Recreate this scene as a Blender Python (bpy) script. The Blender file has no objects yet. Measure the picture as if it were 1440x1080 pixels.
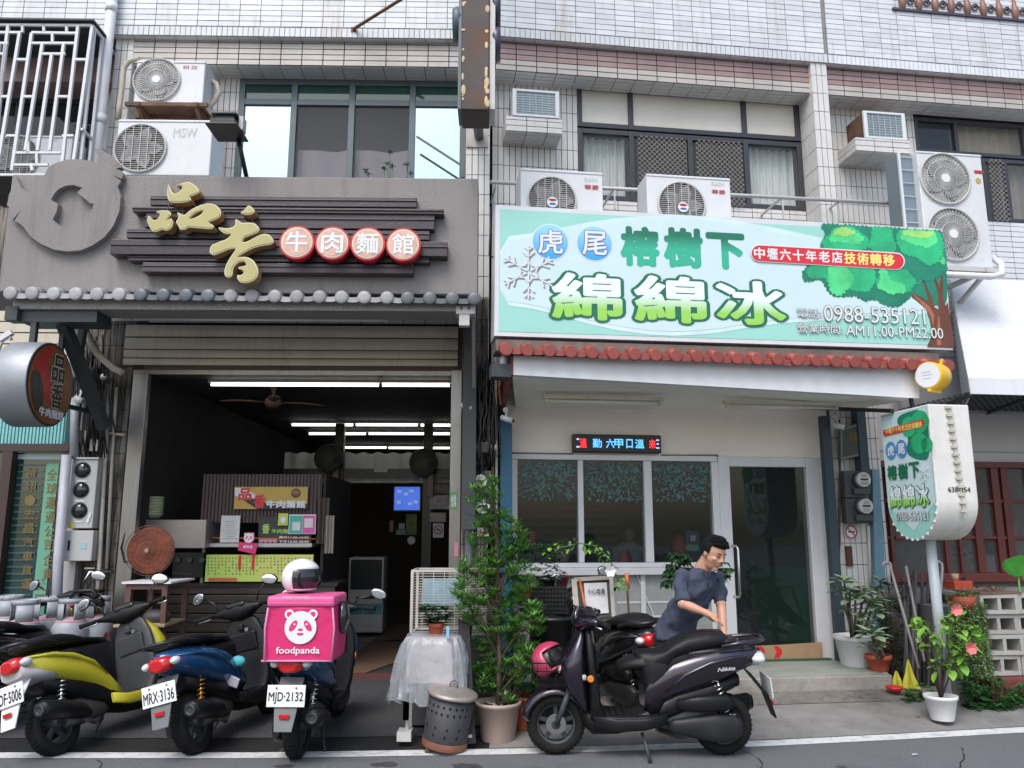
import bpy, math, random
from math import sin, cos, pi, radians as R_, sqrt, tan
from mathutils import Vector, Matrix, Euler
random.seed(7)
SC = bpy.context.scene
COL = SC.collection
# ---------------------------------------------------------------- camera
H, PIT, F = 1.65, R_(10.4), 1120.0
cam = bpy.data.cameras.new('camera'); camo = bpy.data.objects.new('camera', cam); COL.objects.link(camo)
cam.sensor_width = 36; cam.lens = 36*F/1440; cam.clip_end = 300; cam.clip_start = .05
camo.location = (0, 0, H); camo.rotation_euler = (pi/2+PIT, 0, 0)
SC.camera = camo
# ---------------------------------------------------------------- sky, sun, exposure
W = bpy.data.worlds.new('World'); SC.world = W; W.use_nodes = True
_n = W.node_tree; _bg = _n.nodes['Background']; _sky = _n.nodes.new('ShaderNodeTexSky')
_sky.sky_type = 'NISHITA'; _sky.sun_disc = False; _sky.sun_elevation = R_(54); _sky.sun_rotation = R_(200)
_sky.air_density = 1.2; _sky.dust_density = 3.0; _sky.ozone_density = 1.0
_n.links.new(_sky.outputs[0], _bg.inputs[0]); _bg.inputs[1].default_value = .15
_s = bpy.data.lights.new('sun', 'SUN'); _s.energy = 1.1; _s.angle = R_(30); _s.color = (.98, .99, 1)
_so = bpy.data.objects.new('sun', _s); COL.objects.link(_so)
# light comes from behind the camera, high up, a little from the left
_so.rotation_euler = Euler((R_(90-54), 0, R_(-20)), 'XYZ')
SC.view_settings.view_transform = 'Standard'; SC.view_settings.look = 'None'
SC.view_settings.gamma = 1; SC.view_settings.use_curve_mapping = False
SC.view_settings.exposure = .72
SC.render.engine = 'CYCLES'; SC.cycles.max_bounces = 8; SC.cycles.use_denoising = True
# ---------------------------------------------------------------- frames (local axes of each building front)
class Frame:
 def __init__(s, ox, oy, deg):
  s.o = Vector((ox, oy, 0)); s.a = R_(deg)
  s.u = Vector((cos(s.a), sin(s.a), 0)); s.n = Vector((-sin(s.a), cos(s.a), 0))
 def W(s, x, y, z): return s.o+s.u*x+s.n*y+Vector((0, 0, z))
def _ray(px, py):
 v = (py-540)/F
 return Vector(((px-720)/F, cos(PIT)+v*sin(PIT), sin(PIT)-v*cos(PIT)))
def P(px, py, fr, y):            # point of the plane y of a frame: (s, z)
 d = _ray(px, py); c = Vector((0, 0, H))
 t = (fr.o+fr.n*y-c).dot(fr.n)/d.dot(fr.n); p = c+d*t-fr.o
 return p.dot(fr.u), p.z
def G(px, py, fr, z=0):          # point of a level surface: (s, y)
 d = _ray(px, py); t = (z-H)/d.z; p = Vector((0, 0, H))+d*t-fr.o
 return p.dot(fr.u), p.dot(fr.n)
def RC(px0, py0, px1, py1, fr, y):   # rectangle on plane y: s0,s1,z0,z1
 mx, my = (px0+px1)/2, (py0+py1)/2
 return P(px0, my, fr, y)[0], P(px1, my, fr, y)[0], P(mx, py1, fr, y)[1], P(mx, py0, fr, y)[1]
FL = Frame(-.25, 8.55, 1.2); FR = Frame(-.25, 8.55, 7.7); FW = Frame(0, 0, 0)
# ---------------------------------------------------------------- mesh builder
class MB:
 def __init__(s): s.v = []; s.f = []; s.s = []; s.m = []; s.mi = 0
 def _f(s, f, sm=False): s.f.append(f); s.s.append(sm); s.m.append(s.mi)
 def quad(s, *p, sm=False):
  b = len(s.v); s.v += [tuple(q) for q in p]; s._f(tuple(range(b, b+len(p))), sm)
 def box(s, x0, x1, y0, y1, z0, z1):
  b = len(s.v); s.v += [(x, y, z) for z in (z0, z1) for y in (y0, y1) for x in (x0, x1)]
  for f in ((0, 2, 3, 1), (4, 5, 7, 6), (0, 1, 5, 4), (2, 6, 7, 3), (0, 4, 6, 2), (1, 3, 7, 5)): s._f(tuple(b+i for i in f))
  return s
 def bar(s, a, b_, w, h=None, up=(0, 0, 1)):
  h = h or w; a = Vector(a); b_ = Vector(b_); d = (b_-a).normalized(); up = Vector(up)
  if abs(d.dot(up)) > .98: up = Vector((0, 1, 0))
  sx = d.cross(up).normalized()*w/2; sy = sx.cross(d).normalized()*h/2; b = len(s.v)
  for q in (a, b_): s.v += [tuple(q+i*sx+j*sy) for i, j in ((-1, -1), (1, -1), (1, 1), (-1, 1))]
  for f in ((0, 1, 2, 3), (7, 6, 5, 4), (0, 4, 5, 1), (1, 5, 6, 2), (2, 6, 7, 3), (3, 7, 4, 0)): s._f(tuple(b+i for i in f))
  return s
 def prism(s, pts, y0, y1, ax='y', sm=False):
  n = len(pts); b = len(s.v)
  g = {'y': lambda p, y: (p[0], y, p[1]), 'x': lambda p, y: (y, p[0], p[1]), 'z': lambda p, y: (p[0], p[1], y)}[ax]
  for y in (y0, y1): s.v += [g(p, y) for p in pts]
  s._f(tuple(range(b, b+n))); s._f(tuple(range(b+2*n-1, b+n-1, -1)))
  for i in range(n): j = (i+1) % n; s._f((b+j, b+i, b+n+i, b+n+j), sm)
  return s
 def rings(s, rings, cap=True, sm=True):
  n = len(rings[0]); b = len(s.v)
  for r in rings: s.v += [tuple(q) for q in r]
  for k in range(len(rings)-1):
   for i in range(n):
    j = (i+1) % n; s._f((b+k*n+i, b+k*n+j, b+(k+1)*n+j, b+(k+1)*n+i), sm)
  if cap: s._f(tuple(range(b+n-1, b-1, -1)), False); e = b+(len(rings)-1)*n; s._f(tuple(range(e, e+n)), False)
  return s
 def tube(s, pts, r, n=8, cap=True, sm=True):
  pts = [Vector(p) for p in pts]; rr = r if isinstance(r, (list, tuple)) else [r]*len(pts); out = []
  t = (pts[1]-pts[0]).normalized(); a = Vector((0, 0, 1)) if abs(t.z) < .9 else Vector((1, 0, 0)); x = t.cross(a).normalized()
  for i, p in enumerate(pts):
   t = (pts[min(i+1, len(pts)-1)]-pts[max(i-1, 0)]).normalized()
   x = (x-t*x.dot(t)); x = x.normalized() if x.length > 1e-6 else t.orthogonal().normalized()
   y = t.cross(x); out.append([p+(x*cos(2*pi*k/n)+y*sin(2*pi*k/n))*rr[i] for k in range(n)])
  return s.rings(out, cap, sm)
 def cyl(s, a, b, r0, r1=None, n=16): return s.tube([a, b], [r0, r0 if r1 is None else r1], n)
 def lathe(s, prof, c=(0, 0, 0), n=24, ax='z', sm=True, cap=True):
  out = []
  for r, h in prof:
   ring = []
   for k in range(n):
    q = 2*pi*k/n; a, b = max(r, .0005)*cos(q), max(r, .0005)*sin(q)
    v = {'z': (a, b, h), 'y': (a, h, -b), 'x': (h, a, b)}[ax]
    ring.append((v[0]+c[0], v[1]+c[1], v[2]+c[2]))
   out.append(ring)
  return s.rings(out, cap, sm)
 def ell(s, c, rx, ry, rz, nu=16, nv=10):
  return s.rings([[(c[0]+rx*sin(pi*(j+.02)/(nv+.04))*cos(2*pi*i/nu), c[1]+ry*sin(pi*(j+.02)/(nv+.04))*sin(2*pi*i/nu), c[2]-rz*cos(pi*(j+.02)/(nv+.04))) for i in range(nu)] for j in range(nv+1)])
 def loft(s, secs, n=20, p=2.6, ax='x'):
  # section: (x, zlo, zhi, halfwidth[, y centre])
  out = []
  for q in secs:
   x, zl, zh, hw = q[:4]; yc = q[4] if len(q) > 4 else 0; ring = []
   for k in range(n):
    a = 2*pi*k/n; ca, sa = cos(a), sin(a)
    u = math.copysign(abs(ca)**(2/p), ca)*hw+yc; w = (zl+zh)/2+math.copysign(abs(sa)**(2/p), sa)*(zh-zl)/2
    ring.append((x, u, w) if ax == 'x' else (w, u, x) if ax == 'z' else (u, x, w))
   out.append(ring)
  return s.rings(out)
 def grid(s, rows, sm=True):
  b = len(s.v); n = len(rows[0])
  for r in rows: s.v += [tuple(q) for q in r]
  for i in range(len(rows)-1):
   for j in range(n-1): k = b+i*n+j; s._f((k, k+1, k+n+1, k+n), sm)
  return s
 def leaf(s, c, d, up, L, Wd, fold=.15, droop=.2, seg=3, pw=1.0):
  d = Vector(d).normalized(); up = Vector(up); sd = d.cross(up)
  if sd.length < 1e-4: sd = d.orthogonal()
  sd.normalize(); nn = sd.cross(d); c = Vector(c); b = len(s.v); prev = None
  for k in range(seg+1):
   t = k/seg; w = Wd/2*(sin(pi*min(1, (t*.92+.04))**pw))
   p = c+d*L*t-Vector((0, 0, 1))*droop*L*t*t
   s.v += [tuple(p-sd*w+nn*fold*w), tuple(p), tuple(p+sd*w+nn*fold*w)]
  for k in range(seg):
   q = b+3*k; s._f((q, q+1, q+4, q+3), True); s._f((q+1, q+2, q+5, q+4), True)
 def xf(s, M, i0=0):
  for i in range(i0, len(s.v)): s.v[i] = tuple(M @ Vector(s.v[i]))
  return s
def mesh_of(mb, name, off=(0, 0, 0), mats=()):
 me = bpy.data.meshes.new(name)
 ox, oy, oz = off
 me.from_pydata([(x-ox, y-oy, z-oz) for x, y, z in mb.v], [], mb.f)
 me.polygons.foreach_set('use_smooth', mb.s); me.polygons.foreach_set('material_index', mb.m)
 for m in mats: me.materials.append(m)
 me.update(); return me
ORG = {}
def _mods(o, bevel, sub, solid):
 if solid: m = o.modifiers.new('solid', 'SOLIDIFY'); m.thickness = solid; m.offset = 0
 if bevel:
  m = o.modifiers.new('bevel', 'BEVEL'); m.width = bevel; m.segments = 2; m.limit_method = 'ANGLE'; m.angle_limit = R_(40); m.harden_normals = False
 if sub: m = o.modifiers.new('sub', 'SUBSURF'); m.levels = sub; m.render_levels = sub
def tag(o, label=None, cat=None, group=None, kind=None):
 if label: o['label'] = label
 if cat: o['category'] = cat
 if group: o['group'] = group
 if kind: o['kind'] = kind
 return o
def thing(name, label, cat, fr, pos, group=None, rz=0, local=False, rx=0, ry=0):
 o = bpy.data.objects.new(name, None); COL.objects.link(o); o.empty_display_size = .1
 o.location = fr.W(*pos); o.rotation_euler = (rx, ry, fr.a+rz)
 ORG[o.name] = (0, 0, 0) if (local or rz) else tuple(pos)
 return tag(o, label, cat, group)
def part(T, name, mb, mat, bevel=0, sub=0, solid=0, label=None, kind=None):
 mats = mat if isinstance(mat, (list, tuple)) else [mat]
 o = bpy.data.objects.new(name, mesh_of(mb, name, ORG[T.name], mats)); COL.objects.link(o); o.parent = T
 ORG[o.name] = ORG[T.name]; _mods(o, bevel, sub, solid)
 return tag(o, label, None, None, kind)
def single(name, mb, mat, label, cat, fr, group=None, kind=None, bevel=0, sub=0, solid=0, base=True):
 xs = [v[0] for v in mb.v]; ys = [v[1] for v in mb.v]; zs = [v[2] for v in mb.v]
 c = ((min(xs)+max(xs))/2, (min(ys)+max(ys))/2, min(zs)) if base else (0, 0, 0)
 mats = mat if isinstance(mat, (list, tuple)) else [mat]
 o = bpy.data.objects.new(name, mesh_of(mb, name, c, mats)); COL.objects.link(o)
 o.location = fr.W(*c); o.rotation_euler = (0, 0, fr.a); ORG[o.name] = c; _mods(o, bevel, sub, solid)
 return tag(o, label, cat, group, kind)
def struct(name, mb, mat, fr, bevel=0): return single(name, mb, mat, None, None, fr, None, 'structure', bevel, base=False)
def copy_tree(T, parent=None):
 c = T.copy(); COL.objects.link(c); ORG[c.name] = ORG[T.name]
 if parent: c.parent = parent
 for ch in [o for o in T.children]: copy_tree(ch, c)
 return c
def place(T, fr, pos, rz=0, label=None, group=None, rx=0, ry=0):
 T.location = fr.W(*pos); T.rotation_euler = (rx, ry, fr.a+rz)
 if label: T['label'] = label
 if group: T['group'] = group
 return T
# flat lettering / print: real glyph outlines fitted to a rectangle
def glyphs(body, bold=0, ext=0, sp=1.0, shear=0):
 c = bpy.data.curves.new('t', 'FONT'); c.body = body; c.offset = bold; c.extrude = ext; c.space_character = sp; c.shear = shear
 c.resolution_u = 3
 o = bpy.data.objects.new('t', c); COL.objects.link(o); bpy.context.view_layer.update()
 me = o.to_mesh(); v = [tuple(q.co) for q in me.vertices]; f = [tuple(q.vertices) for q in me.polygons]
 o.to_mesh_clear(); bpy.data.objects.remove(o); bpy.data.curves.remove(c); return v, f
def text_mb(body, s0, s1, z0, z1, y, bold=0, ext=0, sp=1.0, ref=None, shear=0, mb=None, skew=0):
 """glyph outlines fitted to a rectangle; a bold stroke is built from ringed copies, each .06 mm behind the last"""
 v, f = glyphs(body, 0, 0, sp, shear)
 xa, xb = min(q[0] for q in v), max(q[0] for q in v); ya, yb = min(q[1] for q in v), max(q[1] for q in v)
 kx, ky = (s1-s0)/(xb-xa), (z1-z0)/max(yb-ya, .05)
 mb = mb or MB(); st = [(0, 0)]
 if bold: st += [(bold*cos(2*pi*k/12), bold*sin(2*pi*k/12)) for k in range(12)]
 if bold > .05: st += [(bold*.55*cos(2*pi*k/8), bold*.55*sin(2*pi*k/8)) for k in range(8)]
 for i, (dx, dy) in enumerate(st):
  b = len(mb.v)
  for q in v:
   s_ = s0+(q[0]+dx-xa)*kx
   mb.v.append((s_, y+.00006*i, z0+(q[1]+dy-ya)*ky+skew*(s_-s0)))
  for q in f: mb._f(tuple(b+i_ for i_ in q))
 return mb
def ptext(T, body, px0, py0, px1, py1, fr, y, mat, bold=0, ext=0, name='lettering', sp=1.0, skew=0, shear=0):
 s0, s1, z0, z1 = RC(px0, py0, px1, py1, fr, y)
 return part(T, name, text_mb(body, s0, s1, z0, z1, y, bold, ext, sp, shear=shear, skew=skew), mat)
def disc(mb, s, y, z, r, n=28, rz=None):
 mb.quad(*[(s+r*cos(2*pi*k/n), y, z+(rz or r)*sin(2*pi*k/n)) for k in range(n)])
# ---------------------------------------------------------------- materials
_M = {}
def pbr(name, col, rough=.5, metal=0, var=.10, vs=4, bump=0, bs=60, dirt=0, dcol=(.08, .07, .06), ds=3, streak=False,
  rnd=0, coat=0, spec=.5, emis=None, es=0, trans=0, world=False, dthr=.52, aniso=None, ior=1.5, sub=0, alpha=1):
 if name in _M: return _M[name]
 m = bpy.data.materials.new(name); m.use_nodes = True; nt = m.node_tree; N = nt.nodes; L = nt.links
 b = N['Principled BSDF']; b.inputs['Roughness'].default_value = rough; b.inputs['Metallic'].default_value = metal
 b.inputs['Specular IOR Level'].default_value = spec; b.inputs['Coat Weight'].default_value = coat; b.inputs['Coat Roughness'].default_value = .08
 b.inputs['Transmission Weight'].default_value = trans; b.inputs['IOR'].default_value = ior; b.inputs['Alpha'].default_value = alpha
 tc = N.new('ShaderNodeTexCoord'); geo = N.new('ShaderNodeNewGeometry'); src = geo.outputs['Position'] if world else tc.outputs['Object']
 nz = N.new('ShaderNodeTexNoise'); nz.inputs['Scale'].default_value = vs; nz.inputs['Detail'].default_value = 6; nz.inputs['Roughness'].default_value = .65
 if aniso:
  mp = N.new('ShaderNodeMapping'); mp.inputs['Scale'].default_value = aniso; L.new(src, mp.inputs[0]); L.new(mp.outputs[0], nz.inputs[0])
 else: L.new(src, nz.inputs[0])
 mx = N.new('ShaderNodeMix'); mx.data_type = 'RGBA'
 rp = N.new('ShaderNodeMapRange'); rp.inputs[1].default_value = .3; rp.inputs[2].default_value = .7; L.new(nz.outputs[0], rp.inputs[0]); L.new(rp.outputs[0], mx.inputs[0])
 mx.inputs[6].default_value = (*[max(0, c*(1-var)) for c in col], 1); mx.inputs[7].default_value = (*[min(1, c*(1+var)) for c in col], 1)
 out = mx.outputs[2]
 if rnd:
  oi = N.new('ShaderNodeObjectInfo'); hs = N.new('ShaderNodeHueSaturation'); mr = N.new('ShaderNodeMapRange')
  mr.inputs[3].default_value = 1-rnd; mr.inputs[4].default_value = 1+rnd; L.new(oi.outputs['Random'], mr.inputs[0]); L.new(mr.outputs[0], hs.inputs['Value'])
  L.new(out, hs.inputs['Color']); out = hs.outputs[0]
 if dirt:
  n2 = N.new('ShaderNodeTexNoise'); n2.inputs['Scale'].default_value = ds; n2.inputs['Detail'].default_value = 8; n2.inputs['Roughness'].default_value = .7
  mp = N.new('ShaderNodeMapping'); L.new(geo.outputs['Position'] if world else tc.outputs['Object'], mp.inputs[0]); L.new(mp.outputs[0], n2.inputs[0])
  if streak: mp.inputs['Scale'].default_value = (6, 6, .5)
  r2 = N.new('ShaderNodeMapRange'); r2.inputs[1].default_value = dthr; r2.inputs[2].default_value = dthr+.22; r2.inputs[4].default_value = dirt
  L.new(n2.outputs[0], r2.inputs[0]); m2 = N.new('ShaderNodeMix'); m2.data_type = 'RGBA'; L.new(r2.outputs[0], m2.inputs[0]); L.new(out, m2.inputs[6])
  m2.inputs[7].default_value = (*dcol, 1); out = m2.outputs[2]
  r3 = N.new('ShaderNodeMapRange'); r3.inputs[3].default_value = rough; r3.inputs[4].default_value = min(1, rough+.35); L.new(r2.outputs[0], r3.inputs[0]); L.new(r3.outputs[0], b.inputs['Roughness'])
 L.new(out, b.inputs['Base Color'])
 if bump:
  n3 = N.new('ShaderNodeTexNoise'); n3.inputs['Scale'].default_value = bs; n3.inputs['Detail'].default_value = 4; L.new(src, n3.inputs[0])
  bp = N.new('ShaderNodeBump'); bp.inputs['Strength'].default_value = bump; bp.inputs['Distance'].default_value = .01; L.new(n3.outputs[0], bp.inputs['Height']); L.new(bp.outputs[0], b.inputs['Normal'])
 if emis: b.inputs['Emission Color'].default_value = (*emis, 1); b.inputs['Emission Strength'].default_value = es
 _M[name] = m; return m
def grad(name, c0, c1, lo, hi, rough=.4, axis=2):     # two-colour print along one axis of the printed piece
 if name in _M: return _M[name]
 m = pbr(name, c0, rough); nt = m.node_tree; N = nt.nodes; L = nt.links; b = N['Principled BSDF']
 tc = N.new('ShaderNodeTexCoord'); sp = N.new('ShaderNodeSeparateXYZ'); L.new(tc.outputs['Generated'], sp.inputs[0])
 mr = N.new('ShaderNodeMapRange'); mr.inputs[1].default_value = lo; mr.inputs[2].default_value = hi; L.new(sp.outputs[axis], mr.inputs[0])
 mx = N.new('ShaderNodeMix'); mx.data_type = 'RGBA'; L.new(mr.outputs[0], mx.inputs[0]); mx.inputs[6].default_value = (*c0, 1); mx.inputs[7].default_value = (*c1, 1)
 L.new(mx.outputs[2], b.inputs['Base Color']); return m
tile_w = pbr('white ceramic tile', (.61, .635, .66), .3, var=.06, rnd=.09, world=True, dirt=.7, dcol=(.34, .27, .20), ds=1.3, streak=True, dthr=.53)
tile_b = pbr('beige ceramic tile', (.43, .40, .37), .4, var=.12, vs=2, world=True, dirt=.4, dcol=(.25, .2, .15), ds=3, dthr=.6)
tile_p = pbr('rose ceramic tile', (.29, .20, .19), .35, var=.2, vs=2, world=True)
tile_c = pbr('cream ceramic tile', (.60, .59, .57), .4, var=.1, vs=2, world=True, dirt=.5, dcol=(.3, .22, .15), ds=2, streak=True, dthr=.56)
tile_g = pbr('grimy ceramic tile', (.26, .23, .20), .55, var=.4, vs=3, world=True, dirt=.95, dcol=(.025, .02, .018), ds=3, streak=True, dthr=.38)
grout = pbr('dark grout', (.035, .032, .03), .9, var=.3, world=True)
grout_l = pbr('grey grout', (.22, .21, .21), .9, var=.3, world=True)
asphalt = pbr('asphalt', (.135, .14, .147), .8, var=.5, vs=95, bump=.8, bs=150, dirt=.75, dcol=(.085, .085, .088), ds=1.3, world=True)
paving_d = pbr('dark pebble paving', (.058, .060, .064), .7, var=.75, vs=70, bump=.5, bs=90, dirt=.5, dcol=(.035, .035, .037), ds=1.5, world=True)
gutter_d = pbr('dark worn asphalt strip', (.017, .018, .019), .6, var=.3, vs=3, bump=.3, bs=120, world=True)
concrete = pbr('pale concrete', (.205, .20, .19), .85, var=.22, vs=2, bump=.5, bs=70, dirt=.75, dcol=(.10, .09, .08), ds=2.2, world=True, dthr=.5)
concrete2 = pbr('gritty concrete', (.17, .155, .14), .9, var=.35, vs=14, bump=.8, bs=80, dirt=.6, dcol=(.1, .09, .08), ds=3, world=True)
platform_m = pbr('greenish terrazzo', (.30, .33, .30), .5, var=.15, vs=5, dirt=.5, dcol=(.15, .13, .1), ds=2, world=True)
white_line = pbr('road marking paint', (.62, .63, .62), .7, var=.12, vs=8, dirt=.85, dcol=(.2, .2, .2), ds=9, world=True, dthr=.5, bump=.3, bs=150)
stucco = pbr('grey stucco', (.27, .252, .245), .95, var=.06, vs=2, bump=.9, bs=130, dirt=.6, dcol=(.16, .145, .13), ds=1.2, streak=True)
slat_m = pbr('dark stained wood', (.045, .034, .040), .4, var=.4, vs=2, aniso=(1, 10, 30), rnd=.3, bump=.3, bs=30)
gold = pbr('pale gold acrylic', (.42, .38, .15), .35, var=.05, bump=.05)
gold_s = pbr('bronze sign side', (.38, .24, .09), .4)
cream_edge = pbr('cream sign edge', (.60, .55, .40), .4)
wht = pbr('white paint', (.66, .67, .69), .45, var=.05, dirt=.3, dcol=(.4, .37, .32), ds=4, dthr=.6)
wht_clean = pbr('clean white print', (.70, .72, .74), .4, var=.02)
wht_metal = pbr('white enamel steel', (.62, .635, .65), .35, var=.05, dirt=.55, dcol=(.35, .27, .2), ds=5, dthr=.62)
cream = pbr('cream paint wall', (.88, .81, .75), .8, var=.05, vs=1.5, dirt=.25, dcol=(.3, .26, .22), ds=1.5, world=True, dthr=.58, bump=.1)
soffit_m = pbr('cream soffit paint', (.90, .88, .80), .8, var=.05, vs=2, dirt=.2, dcol=(.4, .34, .26), ds=1.2, dthr=.6, bump=.1, world=True)
black = pbr('black plastic', (.010, .010, .011), .35, var=.2)
blackm = pbr('matt black plastic', (.008, .008, .009), .42, var=.25, vs=6, spec=.3, bump=.1, dirt=.25, dcol=(.02, .019, .018), ds=6)
rubber = pbr('black rubber tyre', (.010, .010, .010), .8, var=.3, spec=.25, dirt=.4, dcol=(.025, .023, .02), ds=8)
dkgrey = pbr('dark grey steel', (.035, .042, .046), .5, var=.2, dirt=.4, dcol=(.03, .03, .03), ds=4)
grey = pbr('grey paint', (.33, .34, .36), .5, var=.1, dirt=.4, dcol=(.15, .14, .13), ds=4)
lgrey = pbr('light grey steel', (.48, .48, .47), .4, var=.08, dirt=.4, dcol=(.25, .22, .2), ds=4)
steel = pbr('brushed stainless steel', (.26, .25, .24), .34, metal=.85, var=.15, vs=3, aniso=(40, 40, 1), dirt=.3, dcol=(.2, .17, .14), ds=3)
chrome = pbr('chrome', (.6, .6, .6), .18, metal=1, var=.05)
rust = pbr('rusty steel', (.13, .07, .045), .8, var=.5, vs=6, dirt=.6, dcol=(.28, .12, .04), ds=9, bump=.4)
wood = pbr('brown timber', (.16, .10, .06), .7, var=.35, vs=3, aniso=(2, 20, 20), bump=.2)
ply = pbr('pale plywood', (.42, .31, .2), .75, var=.2, vs=3, aniso=(2, 20, 20), dirt=.3)
card = pbr('brown cardboard', (.36, .24, .14), .9, var=.1, dirt=.3, dcol=(.2, .13, .07), ds=5)
red_p = pbr('red paint', (.42, .02, .02), .4, var=.1)
green_p = pbr('green paint', (.03, .27, .10), .5, var=.08)
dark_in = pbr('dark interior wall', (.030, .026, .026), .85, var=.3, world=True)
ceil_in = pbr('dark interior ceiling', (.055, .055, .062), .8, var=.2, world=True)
glass_dk = pbr('dark window glass', (.012, .016, .017), .04, var=.2, spec=.8)
glass_cl = pbr('clear glass', (.9, .95, .94), .01, var=0, trans=1, ior=1.45)
curtain_w = pbr('pale curtain cloth', (.72, .77, .75), .9, var=.15, vs=3, aniso=(12, 12, .6), bump=.3, bs=8)
curtain_g = pbr('grey lilac cloth', (.33, .30, .34), .9, var=.08, vs=3)
paper_m = pbr('wrinkled paper blind', (.50, .48, .43), .7, var=.08, vs=3, bump=.5, bs=5)
frame_t = pbr('grey green window frame', (.085, .12, .135), .45, var=.1)
frame_k = pbr('dark bronze window frame', (.035, .035, .045), .45, var=.15)
def glow(name, col, s):
 if name in _M: return _M[name]
 return pbr(name, col, .5, emis=col, es=s)
tube_on = glow('lit fluorescent tube', (1, .97, .92), 2.2)
tube_off = pbr('unlit fluorescent tube', (.72, .72, .68), .35)
# ================================================================ GROUND
def poly_sheet(pts, z=0.0): mb = MB(); mb.quad(*[(x, y, z) for x, y in pts]); return mb
mb = MB(); mb.quad((-80, -60, -.01), (80, -60, -.01), (80, 60, -.01), (-80, 60, -.01))
struct('ground', mb, asphalt, FW)
line_px = [(-500, 1062), (-200, 1059), (0, 1058), (360, 1058), (720, 1052.5), (900, 1047), (1080, 1041), (1260, 1032), (1440, 1022), (1700, 1006), (2100, 985)]
LN = [G(x, y, FW, .004) for x, y in line_px]            # far edge of the painted line
LN2 = [G(x, y+8, FW, .004) for x, y in line_px]
mb = MB()
for (a, b), (c, d) in zip(zip(LN, LN[1:]), zip(LN2, LN2[1:])): mb.quad((a[0], a[1], .004), (c[0], c[1], .004), (d[0], d[1], .004), (b[0], b[1], .004))
struct('road_marking', mb, white_line, FW)
mb = MB(); mb.quad((-60, -3, 0), (60, -3, 0), *[(p[0], p[1]+.3, 0) for p in reversed(LN)]); struct('road', mb, asphalt, FW)
# dark strip and pebble paving in front of the left shops
def YL(x):   # line depth at world x
 for (a, b) in zip(LN, LN[1:]):
  if a[0] <= x <= b[0]: return a[1]+(b[1]-a[1])*(x-a[0])/(b[0]-a[0])
 return LN[0][1] if x < LN[0][0] else LN[-1][1]
xs = [-12+.8*i for i in range(15)]+[-.1]
mb = MB(); mb2 = MB(); mb3 = MB()
for a, b in zip(xs, xs[1:]):
 ya, yb = YL(a)+.01, YL(b)+.01
 mb.quad((a, ya, .006), (b, yb, .006), (b, yb+.36, .012), (a, ya+.36, .012))
 mb2.quad((a, ya+.36, .016), (b, yb+.36, .016), (b, 8.97, .10), (a, 8.97, .10))
mb3.box(-12, .1, 8.97, 9.15, -.01, .145)
struct('gutter_strip', mb, gutter_d, FW); struct('pavement', mb2, paving_d, FW)
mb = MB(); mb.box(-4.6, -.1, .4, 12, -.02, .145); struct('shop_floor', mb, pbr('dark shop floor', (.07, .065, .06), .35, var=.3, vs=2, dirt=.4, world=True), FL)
mb = MB(); mb.box(-4.7, -.1, .36, .4, -.02, .150); struct('threshold', mb, pbr('red brown threshold', (.12, .04, .035), .7), FL)
m = MB(); m2 = MB()
for k in range(9):
 x, y = random.uniform(-4, 4), random.uniform(4.6, 6.1); a = random.uniform(-.4, .4)+(pi/2 if k % 4 == 0 else 0)
 for j in range(26):
  a += random.uniform(-.35, .35); x2, y2 = x+.07*cos(a), y+.07*sin(a); w_ = random.uniform(.002, .006); nx, ny = -sin(a)*w_, cos(a)*w_
  if y2 < YL(x2)-.15: m.quad((x-nx, y-ny, .003), (x2-nx, y2-ny, .003), (x2+nx, y2+ny, .003), (x+nx, y+ny, .003))
  x, y = x2, y2
struct('road_cracks', m, gutter_d, FW)['kind'] = 'stuff'
for k in range(14):
 x, y = random.uniform(-4.2, 4.2), random.uniform(5.0, 6.1); r_ = random.uniform(.02, .11)
 m2.quad(*[(x+r_*1.5*cos(t)*random.uniform(.6, 1.2), y+r_*sin(t)*random.uniform(.6, 1.2), .002+.0001*k) for t in [2*pi*j/14 for j in range(14)]])
struct('oil_stains', m2, pbr('oil stain', (.06, .06, .063), .5, var=.3, vs=20), FW)['kind'] = 'stuff'
# right: concrete apron, grit ramp, raised platform
mb = MB(); xs = [-.1+.5*i for i in range(24)]; KY = -1.02
def fr2w(s, y): q = FR.W(s, y, 0); return q.x, q.y
for a, b in zip(xs, xs[1:]):
 pa = FR.W(a, KY-.28, 0); pb = FR.W(b, KY-.28, 0)
 mb.quad((pa.x, YL(pa.x)+.01, .006), (pb.x, YL(pb.x)+.01, .006), (pb.x, pb.y, .10), (pa.x, pa.y, .10))
struct('concrete_apron', mb, concrete, FW)
mb = MB()
for a, b in zip(xs, xs[1:]):
 mb.quad((a, KY-.28, .104), (b, KY-.28, .104), (b, KY+.03, .16), (a, KY+.03, .16))
 if a > 3.9: mb.quad((a, KY+.03, .16), (b, KY+.03, .16), (b, 2, .16), (a, 2, .16))
struct('grit_ramp', mb, concrete2, FR)
s_pl = P(1256, 960, FR, KY)[0]
mb = MB(); mb.box(1.5, s_pl, KY, KY+.10, .1, .278); struct('kerb', mb, pbr('pale chipped kerb', (.29, .275, .25), .85, var=.25, vs=5, dirt=.6, dcol=(.16, .14, .12), ds=4, world=True, bump=.5), FR, .012)
mb = MB(); mb.box(.05, s_pl+.02, KY+.10, .3, .1, .282); struct('platform', mb, platform_m, FR)
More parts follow.
